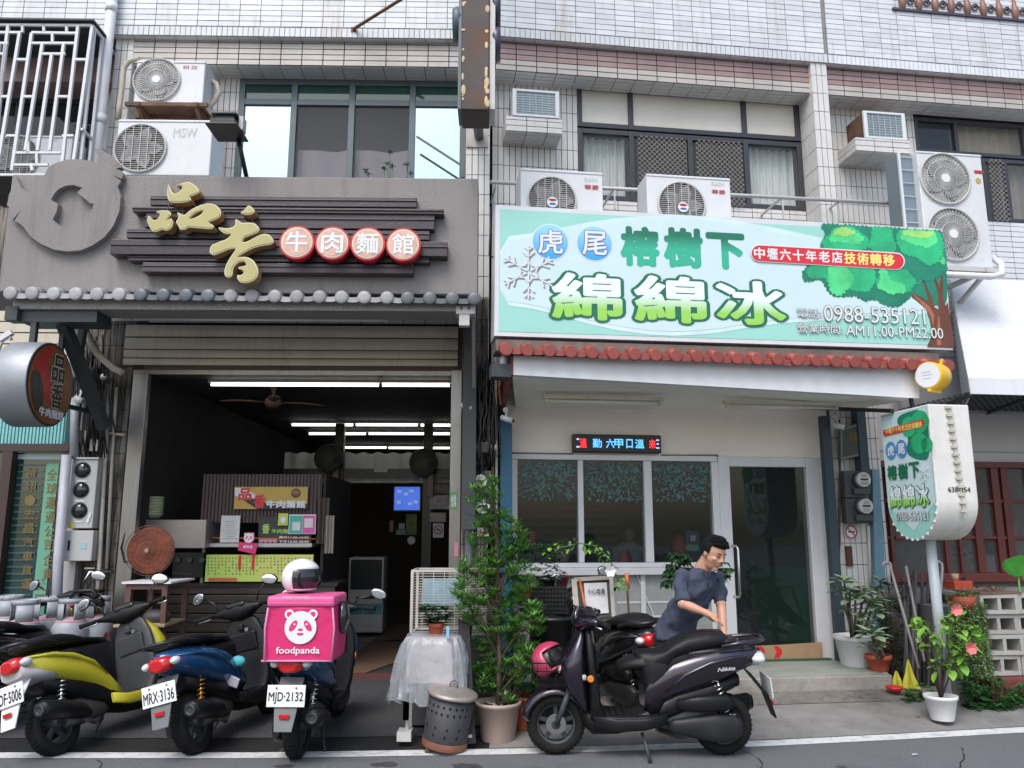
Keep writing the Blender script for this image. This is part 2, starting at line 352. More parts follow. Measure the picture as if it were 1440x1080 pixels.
# ================================================================ TILED UPPER FRONTS
PAR = -.36; BEAM = -.28
zPL = P(400, 52, FL, PAR)[1]; zPR = P(1080, 82, FR, PAR)[1]
s_lp = P(160, 100, FL, BEAM)[0]             # left edge of the left house
s_mr = P(1168, 200, FR, BEAM)[0]            # party line middle / right house
TW, TH, GR = .227, .060, .008
def tile_mesh():
 mb = MB(); mb.box(-TW/2, TW/2, -.006, .004, -TH/2, TH/2); return mesh_of(mb, 'tile', (0, 0, 0), [tile_w])
TM = tile_mesh()
def tile_objs(T, s0, s1, z0, z1, y, limit=298, off=0):
 n = 0; rows = int((z1-z0)/(TH+GR)); rest = MB(); c0 = int((s1-s0)/(TW+GR))
 for r in range(rows):
  for c in range(c0):
   s = s0+(TW+GR)*(c+.5); z = z0+(TH+GR)*(r+.5)
   if n < limit:
    o = bpy.data.objects.new('tile', TM); COL.objects.link(o); o.parent = T; g = ORG[T.name]
    o.location = (s-g[0], y-g[1]+random.uniform(-.0015, .0015), z-g[2]); o.rotation_euler = (random.gauss(0, .008), random.gauss(0, .004), random.gauss(0, .005)); n += 1
   else: rest.box(s-TW/2, s+TW/2, y-.006, y+.004, z-TH/2, z+TH/2)
 if rest.v: part(T, 'tile_field', rest, tile_w, kind='stuff')
def field(mb, plane, a0, a1, b0, b1, c, tw=TW, th=TH, g=GR, t=.006):
 """tiles on a plane: 'f' front (a=s,b=z,c=y)  'u' underside (a=s,b=y,c=z)  'l'/'r' side faces (a=y,b=z,c=s)"""
 a = a0
 while a < a1-.01:
  e = min(a+tw, a1); b = b0
  while b < b1-.01:
   h = min(b+th, b1); j = random.uniform(-.0012, .0012); k = c+j
   if plane == 'f': mb.box(a, e, k-t, k+.004, b, h)
   elif plane == 'u': mb.box(a, e, b, h, k-t, k+.004)
   elif plane == 'l': mb.box(k-t, k+.004, a, e, b, h)
   else: mb.box(k-.004, k+t, a, e, b, h)
   b += th+g
  a += tw+g
def house(label, fr, s0, s1, zp, y_edge_px, beam_mats, name='shophouse', soldier=True, topz=None):
 T = thing(name, label, 'building', fr, ((s0+s1)/2, 0, 0))
 w = MB(); w.box(s0, s1, PAR+.004, 3, zp, 10.2); part(T, 'parapet', w, grout_l)
 # soldier course at the foot of the parapet, then stretcher tiles above
 m = MB(); field(m, 'f', s0+.004, s1, zp+.004, zp+.112, PAR, .052, .108, .0065); part(T, 'soldier_course', m, tile_w, kind='stuff')
 tile_objs(T, s0+.004, s1, zp+.122, topz or zp+.95, PAR)
 zt = (topz or zp+.95); m = MB(); field(m, 'f', s0+.004, s1, zp+.122+(TH+GR)*int((zt-zp-.122)/(TH+GR)), 10.1, PAR); part(T, 'tile_field', m, tile_w, kind='stuff')
 m = MB(); field(m, 'u', s0, s1, PAR+.01, BEAM, zp); part(T, 'soffit_tiles', m, tile_c, kind='stuff')
 return T
def beam(T, fr, s0, s1, zb, zp, m_hi, m_lo):
 w = MB(); w.box(s0, s1, BEAM+.004, .1, zb, zp+.01); part(T, 'beam', w, grout)
 rows = int((zp-zb)/(TH+GR)); k = rows//2
 m = MB(); field(m, 'f', s0, s1, zb+.003, zb+k*(TH+GR), BEAM, TW, .057, .011); part(T, 'beam_tiles', m, m_lo, kind='stuff')
 m = MB(); field(m, 'f', s0, s1, zb+k*(TH+GR)+.003, zp-.002, BEAM, TW, .057, .011); part(T, 'beam_tiles', m, m_hi, kind='stuff')
 m = MB(); field(m, 'u', s0, s1, BEAM+.01, .0, zb); part(T, 'beam_soffit_tiles', m, tile_c, kind='stuff')
def blockwall(T, fr, s0, s1, z0, z1, y, mat, vert=True, back=.5, core=grout):
 w = MB(); w.box(s0, s1, y+.004, y+back, z0, z1); part(T, 'wall', w, core)
 m = MB(); (field(m, 'f', s0+.004, s1, z0+.003, z1, y, TH, TW) if vert else field(m, 'f', s0+.004, s1, z0+.003, z1, y)); part(T, 'wall_tiles', m, mat, kind='stuff')
def column(T, fr, s0, s1, z0, z1, y, mat, yb=0):
 w = MB(); w.box(s0+.006, s1-.006, y+.006, yb, z0, z1); part(T, 'pilaster', w, grout)
 m = MB(); field(m, 'f', s0, s1, z0+.003, z1, y, TH, TW); field(m, 'l', y, yb, z0+.003, z1, s0+.006, TH, TW); field(m, 'r', y, yb, z0+.003, z1, s1-.006, TH, TW); part(T, 'pilaster_tiles', m, mat, kind='stuff')
s_fl = s_lp-.02
# ---- left house
HL = house('tiled house above the beef noodle shop, teal framed upstairs window', FL, s_fl, 0, zPL, None, None)
zbL = P(500, 93, FL, BEAM)[1]
beam(HL, FL, s_lp+.2, -.27, zbL, zPL, tile_b, tile_b)
column(HL, FL, s_lp, s_lp+.2, 4.4, zPL, BEAM, tile_c)
column(HL, FL, P(655, 300, FL, BEAM)[0], -.005, .12, zPL, BEAM, tile_c)
sw0, sw1 = P(332, 200, FL, 0)[0], P(655, 200, FL, 0)[0]
zw1 = P(500, 113, FL, 0)[1]; zw0 = P(500, 262, FL, 0)[1]; zwt = P(500, 145, FL, 0)[1]
blockwall(HL, FL, s_lp+.2, sw0, 4.3, zbL, 0, tile_c)
blockwall(HL, FL, s_lp+.0, -.27, P(400, 455, FL, 0)[1], zw0, 0, tile_c, False)
blockwall(HL, FL, -.3, -.05, 3, zbL, .0, tile_c)
# ---- upper windows
def win(T, fr, ss, zs, y, fm, panes, bw=.05, label=None, depth=.07):
 """frame of bars plus one pane per cell; panes: dict (col,row)->material"""
 m = MB(); s0, s1, z0, z1 = ss[0], ss[-1], zs[0], zs[-1]
 for i, s in enumerate(ss):
  a = s if i == 0 else s-bw/2; a = s-bw if i == len(ss)-1 else a; m.box(a, a+bw, y-depth/2, y+depth/2, z0, z1)
 for i, z in enumerate(zs):
  a = z if i == 0 else z-bw/2; a = z-bw if i == len(zs)-1 else a
  for s, e in zip(ss, ss[1:]): m.box(s+bw/2+.001, e-bw/2-.001, y-depth/2+.004, y+depth/2-.004, a, a+bw)
 f = part(T, 'window', m, fm, bevel=.004, label=label)
 for (c, r), mt in panes.items():
  m = MB(); m.box(ss[c]+bw*.4, ss[c+1]-bw*.4, y-.004, y+.004, zs[r]+bw*.4, zs[r+1]-bw*.4); part(f, 'pane', m, mt)
 return f
mirror = pbr('sky reflecting glass', (.46, .58, .60), .03, metal=.92, var=.01)
gtop = pbr('green tinted glass', (.02, .07, .05), .05, var=.1, spec=.9)
gtr = pbr('see through dark glass', (.03, .035, .04), .03, alpha=.45, spec=.7, var=0)
gcl0 = pbr('thin grey glass', (.15, .16, .17), .03, alpha=.2, spec=.6, var=0)
ssL = [sw0, P(411, 200, FL, 0)[0], P(493, 200, FL, 0)[0], P(579, 200, FL, 0)[0], sw1]
wL = win(HL, FL, ssL, [zw0, zwt, zw1], 0.02, frame_t, {(0, 0): mirror, (1, 0): gcl0, (2, 0): gcl0, (3, 0): mirror, (0, 1): gtop, (1, 1): gtop, (2, 1): gtop, (3, 1): gtop}, .07)
for i in (1, 2):   # cloths hung behind the middle panes
 m = MB(); a, b = ssL[i]+.04, ssL[i+1]-.05; zc = P(500, 206, FL, 0)[1]; n = 10
 for k in range(n):
  f = lambda t: .09+.02*sin(t*9+i)
  u, v = a+(b-a)*k/n, a+(b-a)*(k+1)/n
  m.quad((u, f(k/n), zw0), (v, f((k+1)/n), zw0), (v, f((k+1)/n), zc-.02*sin(k/n*pi)), (u, f(k/n), zc-.02*sin((k-1)/n*pi)), sm=True)
 part(wL, 'curtain', m, curtain_g)
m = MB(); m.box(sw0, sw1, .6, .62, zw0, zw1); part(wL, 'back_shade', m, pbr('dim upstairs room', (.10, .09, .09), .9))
# ---- middle house
HM = house('tiled house above the ice shop, black framed upstairs windows', FR, .003, s_mr, zPR, None, None, topz=zPR+1.1)
zbM = P(1000, 124, FR, BEAM)[1]
zbM = (P(830, 107, FR, BEAM)[1]+P(1180, 135, FR, BEAM)[1])/2
beam(HM, FR, .03, s_mr-.12, zbM, zPR, tile_p, tile_b)
sp0, sp1 = P(1155, 300, FR, BEAM-.06)[0], P(1178, 300, FR, BEAM-.06)[0]
column(HM, FR, sp0, sp1, 4.2, zPR, BEAM-.06, tile_c)
mw0, mw1 = P(812, 200, FR, 0)[0], P(1126, 200, FR, 0)[0]
mz1 = (P(815, 119, FR, 0)[1]+P(1120, 140, FR, 0)[1])/2; mzt = (P(815, 181, FR, 0)[1]+P(1120, 196, FR, 0)[1])/2; mz0 = P(1000, 290, FR, 0)[1]
blockwall(HM, FR, .02, mw0, 3.2, zbM, 0, tile_c)
blockwall(HM, FR, mw1, sp0, 3.2, zbM, 0, tile_c)
blockwall(HM, FR, mw0, mw1, 3.2, mz0, 0, tile_c, False)
ms = [mw0, P(888, 200, FR, 0)[0], P(970, 200, FR, 0)[0], P(1048, 200, FR, 0)[0], mw1]
paper_g = pbr('paper covered glass', (.62, .59, .52), .35, var=.07, vs=2, bump=.25, bs=4)
wM = win(HM, FR, [ms[0], ms[1], ms[3], ms[4]], [mzt, mz1], .02, frame_k, {(0, 0): paper_g, (1, 0): paper_g, (2, 0): paper_g}, .06)
gcl = pbr('thin clear glass', (.2, .22, .22), .03, alpha=.16, spec=.6, var=0)
wM2 = win(HM, FR, ms, [mz0, mzt-.02], .02, frame_k, {(0, 0): gcl, (1, 0): gcl, (2, 0): gcl, (3, 0): gcl}, .06)
def drape(T, s0, s1, z0, z1, y, mat, folds=9, amp=.03, name='curtain'):
 m = MB(); n = folds*6
 for k in range(n):
  u, v = k/n, (k+1)/n; f = lambda t: y+amp*sin(t*folds*2*pi)+amp*.4*sin(t*folds*5.3)
  m.quad((s0+(s1-s0)*u, f(u), z0), (s0+(s1-s0)*v, f(v), z0), (s0+(s1-s0)*v, f(v), z1), (s0+(s1-s0)*u, f(u), z1), sm=True)
 return part(T, name, m, mat)
drape(wM2, ms[0]+.05, ms[1]-.04, mz0, mzt-.06, .16, curtain_w, 6)
drape(wM2, ms[3]+.05, ms[4]-.04, mz0, mzt-.06, .16, curtain_w, 7)
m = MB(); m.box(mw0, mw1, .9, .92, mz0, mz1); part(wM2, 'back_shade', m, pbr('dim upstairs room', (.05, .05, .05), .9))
def lattice(T, s0, s1, z0, z1, y, step=.062, r=.0024, mat=None):
 m = MB(); w, h = s1-s0, z1-z0
 for sg in (1, -1):
  k = -h
  while k < w+h:
   # line s = s0+k + t, z = z0 + t (or mirrored)
   t0, t1 = max(0, -k), min(h, w-k)
   if t1 > t0:
    a, b = k+t0, k+t1
    if sg < 0: a, b = w-a, w-b
    m.bar((s0+a, y, z0+t0), (s0+b, y, z0+t1), r*2, r*2)
   k += step
 return part(T, 'screen_lattice', m, mat or pbr('brass coloured screen wire', (.30, .26, .24), .5))
for i in (1, 2): lattice(wM2, ms[i]+.06, ms[i+1]-.06, mz0, mzt-.08, -.035)
# ---- right house
s_far = P(1440, 200, FR, 0)[0]+2.2
HR = house('tiled house at the right with a cream curtained upstairs window', FR, s_mr+.004, s_far, zPR, None, None, topz=zPR+1.2)
zbR = (P(1230, 137, FR, BEAM)[1]+P(1400, 152, FR, BEAM)[1])/2
beam(HR, FR, sp1+.01, s_far, zbM, zPR, tile_p, tile_b)
rw0 = P(1287, 200, FR, 0)[0]
blockwall(HR, FR, sp1, rw0, 3.2, zbM, 0, tile_c)
rz1 = P(1360, 170, FR, 0)[1]; rzt = P(1360, 219, FR, 0)[1]; rz0 = P(1400, 312, FR, 0)[1]
rs = [rw0, P(1345, 200, FR, 0)[0], P(1440, 200, FR, 0)[0], s_far-.4]
wR = win(HR, FR, rs, [rzt, rz1], .02, frame_k, {(0, 0): gtr, (1, 0): gcl, (2, 0): gcl}, .05)
rs2 = [rw0, P(1385, 250, FR, 0)[0], P(1415, 250, FR, 0)[0], P(1470, 250, FR, 0)[0], s_far-.4]
wR2 = win(HR, FR, rs2, [rz0, rzt-.02], .02, frame_k, {(i, 0): gcl for i in range(4)}, .05)
lattice(wR2, rs2[1]+.04, rs2[2]-.04, rz0, rzt-.04, -.035)
drape(wR, rs[1]+.02, rs[2]+.2, rzt, rz1, .15, pbr('cream curtain cloth', (.50, .42, .30), .9, var=.1), 8, .02)
drape(wR2, rs2[2]+.04, rs2[4], rz0, rzt, .15, pbr('brown grey curtain cloth', (.28, .25, .23), .9, var=.1), 8, .02)
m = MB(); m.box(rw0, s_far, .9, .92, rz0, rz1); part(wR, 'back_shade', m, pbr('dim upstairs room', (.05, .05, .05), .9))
blockwall(HR, FR, rw0, s_far, 3.0, rz0, 0, tile_w, False)
m = MB(); m.box(s_far-.4, s_far, 0, .3, rz0, zbM); part(HR, 'wall', m, tile_c)
# ---- far left house
HF = house('tiled house at the left edge behind the white window cage', FL, s_fl-3.6, s_fl-.004, zPL, None, None)
m = MB(); m.box(s_fl-3.6, s_fl-.02, -.1, 3, 6.7, zPL); part(HF, 'beam', m, tile_p)
m = MB(); m.box(s_fl-3.6, s_fl-.02, .2, .4, 4.0, 5.6); part(HF, 'wall', m, tile_g)
m = MB(); m.box(s_fl-.30, s_fl-.02, .1, .4, 4.0, 6.9); part(HF, 'wall', m, tile_c)
ws = [s_fl-3.6, s_fl-2.4, s_fl-1.35, s_fl-.3]
wF = win(HF, FL, ws, [5.6, 6.7], .3, frame_k, {(0, 0): gtr, (1, 0): gtr, (2, 0): gtr}, .05)
drape(wF, ws[0], ws[3]-.4, 5.6, 6.6, .5, pbr('olive curtain cloth', (.12, .13, .09), .9), 10, .03)
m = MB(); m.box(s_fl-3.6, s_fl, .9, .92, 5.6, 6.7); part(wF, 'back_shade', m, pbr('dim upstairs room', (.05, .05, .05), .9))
# ================================================================ WINDOW CAGE (far left)
yc = -.75
T = thing('window_cage', 'white steel bar window cage with a meander pattern at the upper left', 'window grille', FL, (P(60, 150, FL, yc)[0], -.3, P(60, 246, FL, yc)[1]))
def pbar(T, x0, y0, x1, y1, fr, y, w, mat, name='bar', d=None):
 a = P(x0, y0, fr, y); b = P(x1, y1, fr, y); m = MB(); m.bar((a[0], y, a[1]), (b[0], y, b[1]), w, d or w, up=(0, 1, 0)); return part(T, name, m, mat)
vb = [(28, 47, -4, 240), (45, 47, 17, 240), (60, 62, 36, 212), (73, 78, 53, 212), (90, 62, 70, 212), (110, 37, 86, 245), (130, 37, 102, 240),
      (12, 35, -12, 240), (0, 60, -20, 200), (44, 230, 46, 240), (8, 62, -5, 190), (-14, 40, -40, 240), (-34, 40, -60, 240)]
for x0, y0, x1, y1 in vb: pbar(T, x0, y0, x1, y1, FL, yc, .03, wht_metal)
for x0, y0, x1, y1 in [(0, 46, 30, 46), (45, 46, 110, 47), (45, 61, 105, 61), (58, 76, 92, 76), (24, 84, 38, 84), (106, 84, 122, 84), (0, 136, 14, 136), (33, 136, 46, 136), (82, 136, 96, 136), (10, 191, 26, 191), (88, 191, 104, 191),
                       (20, 215, 86, 215), (20, 232, 68, 232), (-30, 246, 100, 246), (0, 61, 12, 61), (0, 76, 8, 76), (74, 47, 74, 62), (12, 35, 12, 46), (32, 35, 32, 46), (62, 35, 62, 46), (94, 35, 94, 46), (40, 200, 40, 216), (52, 216, 52, 232), (-30, 35, 130, 36)]:
 pbar(T, x0, y0, x1, y1, FL, yc, .025, wht_metal)
a = P(128, 36, FL, yc); zb = P(100, 246, FL, yc)[1]; sxr = P(118, 150, FL, yc)[0]
for k in range(4):
 y = yc+.05+.17*k; m = MB(); m.bar((sxr, y, zb), (sxr, y, a[1]), .028); part(T, 'bar', m, wht_metal)
for z in (a[1], zb, (a[1]*.3+zb*.7)): m = MB(); m.bar((sxr, yc, z), (sxr, .0, z), .025); part(T, 'bar', m, wht_metal)
m = MB(); m.box(P(-60, 30, FL, yc)[0], sxr+.03, yc-.05, .05, a[1]+.03, a[1]+.05); part(T, 'roof_sheet', m, dkgrey)
m = MB(); m.box(P(-60, 240, FL, yc)[0], sxr, yc+.02, .05, zb-.03, zb-.01); part(T, 'floor_sheet', m, dkgrey)
# ================================================================ DRAINPIPE
a = P(160, -20, FL, PAR-.09); b = P(136, 215, FL, PAR-.09)
m = MB(); m.tube([(a[0], PAR-.09, 9.5), (a[0], PAR-.09, 3.2)], .055, 14); T = single('drainpipe', m, wht, 'white plastic drainpipe running down beside the window cage', 'pipe', FL)
for z in (6.05, 7.4): m = MB(); m.lathe([(.062, -.05), (.062, .05)], (a[0], PAR-.09, z)); part(T, 'pipe_collar', m, wht)
# ================================================================ AIR CONDITIONERS
grille_m = pbr('pale grille wire', (.48, .48, .47), .5); fan_dk = pbr('grey fan cavity', (.08, .07, .065), .8, var=.3, dirt=.5, dcol=(.16, .05, .03), ds=6)
fan_lt = pbr('pale fan cavity', (.42, .41, .39), .8, var=.2)
def ac_unit(label, fr, rect, y, depth, fans, style='radial', z_low=None, cav=None, badge=None, txt=None, group='outdoor air conditioner units', txt2=None):
 s0, s1, z0, z1 = RC(*rect, fr, y)
 if z_low is not None: z0 = z1-z_low
 T = thing('air_conditioner', label, 'air conditioner', fr, ((s0+s1)/2, y+depth/2, z0), group)
 m = MB(); m.box(s0, s1, y, y+depth, z0, z1); part(T, 'casing', m, wht_metal, bevel=.012)
 m = MB(); m.box(s0+.0, s1-.0, y-.008, y-.001, z1-.03, z1-.012); part(T, 'casing_seam', m, wht_metal, bevel=.003)
 for (px, py, r) in fans:
  cs, cz = P(px, py, fr, y); rr = r/F*(fr.W(cs, y, cz)-Vector((0, 0, H))).length
  m = MB(); disc(m, cs, y-.003, cz, rr); part(T, 'fan_cavity', m, cav or fan_dk)
  m = MB()
  for k in range(5):
   a = 2*pi*k/5; m.leaf((cs, y-.006, cz), (cos(a), -.05, sin(a)), (0, -1, 0), rr*.9, rr*.6, .1, 0)
  part(T, 'fan_blade', m, pbr('grey fan blade', (.2, .2, .2), .5))
  m = MB(); m.lathe([(rr*1.04, -.022), (rr*1.0, -.03), (rr*.97, -.022), (rr*1.03, -.002)], (cs, y, cz), 36, 'y', cap=False)
  if style == 'radial':
   for k in range(44):
    a = 2*pi*k/44; m.bar((cs+rr*.16*cos(a), y-.022, cz+rr*.16*sin(a)), (cs+rr*cos(a+.35), y-.016, cz+rr*sin(a+.35)), .005)
   for q in (.45, .75): m.lathe([(rr*q, -.024), (rr*q+.005, -.024), (rr*q+.005, -.018), (rr*q, -.018)], (cs, y, cz), 32, 'y', cap=False)
  else:
   k = -rr+.02
   while k < rr:
    w = sqrt(max(0, rr*rr-k*k)); m.bar((cs-w, y-.018, cz+k), (cs+w, y-.018, cz+k), .004)
    k += .022
   for k in (-.6, -.3, 0, .3, .6): w = sqrt(1-k*k)*rr; m.bar((cs+k*rr, y-.024, cz-w), (cs+k*rr, y-.024, cz+w), .006)
  part(T, 'fan_grille', m, grille_m)
  if badge:
   m = MB(); m.lathe([(rr*.17, -.03), (rr*.17, -.02)], (cs, y, cz), 16, 'y'); part(T, 'grille_badge', m, wht_clean)
 if txt: ptext(T, txt[0], *txt[1:5], fr, y-.003, red_p, .01)
 if txt2: ptext(T, txt2[0], *txt2[1:5], fr, y-.003, pbr('pale grey emboss', (.5, .5, .5), .4), .01)
 return T, (s0, s1, z0, z1)
T, q = ac_unit('smaller white air conditioner on a rusty bracket above the other', FL, (190, 85, 287, 145), -.62, .32, [(221, 113, 27.5)], badge=True, txt=('日立', 258, 92, 278, 97), cav=fan_lt)
m = MB(); s0, s1, z0, z1 = q
for s in (s0+.06, s1-.06): m.bar((s, -.66, z0-.03), (s, -.02, z0-.03), .045); m.bar((s, -.62, z0-.05), (s, -.02, z0-.42), .035)
m.bar((s0-.08, -.62, z0-.02), (s1+.06, -.62, z0-.02), .04); m.bar((s0-.08, -.36, z0-.02), (s1+.06, -.36, z0-.02), .04); m.box(s0, s1, -.6, -.3, z0-.012, z0-.003)
single('wall_bracket', m, rust, 'rusty steel bracket carrying the smaller upper left air conditioner', 'bracket', FL)
ac_unit('larger white air conditioner with a rust stained grille resting on the stucco sign', FL, (163, 168, 297, 247), -.85, .36, [(198, 209, 31)], 'h', txt2=('MSW', 244, 180, 277, 193))
T, q = ac_unit('white air conditioner inside the white window cage', FL, (-6, 190, 100, 246), -.45, .3, [(22, 222, 27)], 'h', txt2=('--', 70, 195, 80, 198))
ac_unit('left air conditioner standing behind the ice shop sign', FR, (732, 239, 848, 300), -1.05, .34, [(776, 282, 33)], 'h', z_low=.58, badge=False, txt=('華菱', 822, 260, 842, 267), cav=fan_dk, txt2=('RAIN', 822, 250, 840, 256))
ac_unit('right air conditioner standing behind the ice shop sign', FR, (910, 247, 1028, 310), -1.05, .34, [(958, 289, 32)], 'h', z_low=.58, txt=('華菱', 1001, 267, 1020, 273), cav=fan_dk, txt2=('RAIN', 1001, 256, 1018, 262))
for cx, cy in ((777, 284), (961, 291)):
 cs, cz = P(cx, cy, FR, -1.09); m = MB(); m.lathe([(.055, 0), (.055, .01)], (cs, -1.09, cz), 18, 'y')
 lb = [o for o in bpy.data.objects if o.get('category') == 'air conditioner'][3 if cx < 900 else 4]
 o = part(lb, 'badge', m, wht_clean); m = MB()
 m.quad(*[(cs+.042*cos(a), -1.093, cz+.022+.014*sin(a)) for a in [2*pi*k/12 for k in range(12)]]); part(lb, 'badge_mark', m, red_p)
 m = MB(); m.quad(*[(cs+.036*cos(a), -1.093, cz-.02+.012*sin(a)) for a in [2*pi*k/12 for k in range(12)]]); part(lb, 'badge_mark', m, pbr('blue print', (.05, .12, .4), .4))
T, q = ac_unit('tall white two-fan air conditioner on a wall bracket at the right', FR, (1297, 215, 1388, 375), -.95, .36, [(1328, 252, 32), (1339, 330, 33)], badge=True, cav=fan_lt)
s0, s1, z0, z1 = q
m = MB(); m.box(s0-.17, s0-.004, -.86, -.62, z0+.02, z1-.02); part(T, 'coil_side', m, pbr('blue grey coil fins', (.20, .26, .29), .4, metal=.3, aniso=(1, 1, 60), vs=3))
m = MB()
for k in range(9): z = z0+.05+(z1-z0-.1)*k/8; m.bar((s0-.175, -.875, z), (s0-.005, -.875, z), .006)
m.bar((s0-.17, -.875, z0), (s0-.17, -.875, z1), .025); part(T, 'coil_guard', m, wht_metal)
m = MB(); a, b = P(1370, 240, FR, -.955), P(1383, 243, FR, -.955); m.box(a[0], b[0], -.957, -.952, b[1]-.01, a[1]+.005); part(T, 'red_label', m, red_p)
m = MB(); a = P(1376, 254, FR, -.955); disc(m, a[0], -.955, a[1], .035, 8); part(T, 'gold_sticker', m, pbr('gold sticker', (.5, .33, .1), .4))
m = MB()
for s in (s0+.1, s1-.1): m.bar((s, -1.0, z0-.03), (s, 0, z0-.03), .05); m.bar((s, -.95, z0-.05), (s, 0, z0-.5), .04)
m.bar((s0-.1, -.95, z0-.025), (s1+.1, -.95, z0-.025), .045)
single('wall_bracket', m, lgrey, 'pale steel bracket under the tall two-fan air conditioner', 'bracket', FR)
m = MB(); m.tube([(s0-.1, -1.02, z0-.12), (s1-.1, -1.02, z0-.12), (s1+.05, -1.0, z0-.08), (s1+.1, -.95, z0+.05), (s1+.1, -.8, z0+.2)], .035, 10); single('insulated_pipe', m, wht, 'white wrapped pipe curving under the two-fan air conditioner', 'pipe', FR)
# insulated pipes by the left units
m = MB(); L = [(196, 82), (182, 86), (174, 96), (172, 120), (168, 150), (165, 168)]; m.tube([(P(x, y, FL, -.45)[0], -.45, P(x, y, FL, -.45)[1]) for x, y in L], .028, 10)
single('insulated_pipe', m, pbr('beige pipe wrap', (.50, .45, .36), .8, dirt=.4), 'beige wrapped pipe bending down left of the upper air conditioner', 'pipe', FL)
m = MB(); L = [(294, 112), (304, 118), (308, 130), (302, 142), (294, 150), (290, 160)]; m.tube([(P(x, y, FL, -.4)[0], -.4, P(x, y, FL, -.4)[1]) for x, y in L], .028, 10)
single('insulated_pipe', m, pbr('beige pipe wrap', (.50, .45, .36), .8), 'beige wrapped pipe looping right of the upper air conditioner', 'pipe', FL)
# window air conditioners on tiled ledges
def window_ac(label, fr, rect, ledge, yf, side=None, open_side=False):
 s0, s1, z0, z1 = RC(*rect, fr, yf)
 T = thing('window_air_conditioner', label, 'air conditioner', fr, ((s0+s1)/2, yf/2, z0), 'window air conditioners in the tiled wall')
 m = MB(); m.box(s0, s1, yf+.02, .05, z0, z1); part(T, 'casing', m, side or wht_metal, bevel=.008)
 m = MB(); b = .035
 for q in ((s0-.01, s0+b, z0, z1), (s1-b, s1+.01, z0, z1), (s0+b, s1-b, z1-b*.8, z1), (s0+b, s1-b, z0, z0+b*.8)): m.box(q[0], q[1], yf-.01, yf+.02, q[2], q[3])
 part(T, 'front_frame', m, wht_metal, bevel=.003)
 m = MB(); m.box(s0+b, s1-b, yf+.008, yf+.018, z0+b*.8, z1-b*.8); part(T, 'coil', m, pbr('grey blue coil', (.22, .30, .33), .4, metal=.4, aniso=(60, 1, 1), vs=3, var=.3))
 m = MB()
 for k in range(1, 6): s = s0+b+(s1-s0-2*b)*k/6; m.bar((s, yf, z0+b), (s, yf, z1-b), .005)
 for k in range(1, 9): z = z0+b+(z1-z0-2*b)*k/9; m.bar((s0+b, yf+.003, z), (s1-b, yf+.003, z), .004)
 part(T, 'guard_wire', m, grille_m)
 l0, l1, lz0, lz1 = RC(*ledge, fr, yf-.02)
 m = MB(); m.box(l0, l1, yf-.02, 0.0, lz0, lz1); E = single('tiled_ledge', m, grout, 'white tiled ledge under the '+' '.join(label.split()[:5]), 'ledge', fr)
 m = MB(); field(m, 'f', l0, l1, lz0+.002, lz1, yf-.02); field(m, 'u', l0, l1, yf-.015, -.01, lz0); field(m, 'l', yf-.02, -.01, lz0+.002, lz1, l0); part(E, 'ledge_tiles', m, tile_c, kind='stuff')
 return T
window_ac('white framed window air conditioner above the left end of the ice sign', FR, (722, 127, 785, 165), (712, 166, 790, 186), -.30)
window_ac('rusty sided window air conditioner left of the two-fan unit', FR, (1216, 158, 1272, 196), (1204, 196, 1279, 214), -.38, rust)
# railing pipe in front of the middle house
m = MB()
for x0, y0, x1, y1 in ((690, 256, 1270, 287),):
 a, b = P(x0, y0, FR, -.55), P(x1, y1, FR, -.55); m.tube([(a[0], -.55, a[1]), (b[0], -.55, b[1])], .022, 8)
for x, y in ((698, 257), (864, 264), (1100, 277), (1180, 283)):
 a = P(x, y, FR, -.55); m.bar((a[0], -.55, a[1]), (a[0], -.0, a[1]), .02)
 m.bar((a[0], -.55, a[1]), (a[0], -.55, a[1]-.25), .015)
single('pipe_rail', m, lgrey, 'grey steel pipe rail running behind the ice shop air conditioners', 'rail', FR)
# ================================================================ ORNATE BALCONY RAIL (top right)
yb = PAR-.02; s0 = P(1255, 12, FR, yb)[0]; zr = P(1350, 22, FR, yb)[1]
T = thing('balcony_rail', 'ornate wrought iron balcony rail with copper spindles at the top right', 'railing', FR, (s0+1.2, yb, zr))
cop = pbr('copper brown spindle', (.22, .11, .09), .45, var=.2); iron = pbr('dark iron scroll', (.07, .06, .09), .5)
for k in range(12):
 s = s0+.14+.22*k; m = MB(); m.lathe([(.01, 0), (.03, .03), (.045, .08), (.05, .14), (.03, .2), (.016, .28), (.014, .9)], (s, yb, zr+.0), 10); part(T, 'spindle', m, cop)
 m = MB(); m.tube([(s+.11+.05*cos(a)*(1-a/14), yb, zr+.13+.06*sin(a)*(1-a/14)) for a in [q*.5 for q in range(18)]], .009, 6); part(T, 'scroll', m, iron)
m = MB(); m.bar((s0, yb, zr+.01), (s0+2.6, yb, zr+.01), .03); part(T, 'bottom_rail', m, iron)
m = MB(); m.bar((s0, yb, zr+.9), (s0+2.6, yb, zr+.9), .03); part(T, 'top_rail', m, iron)
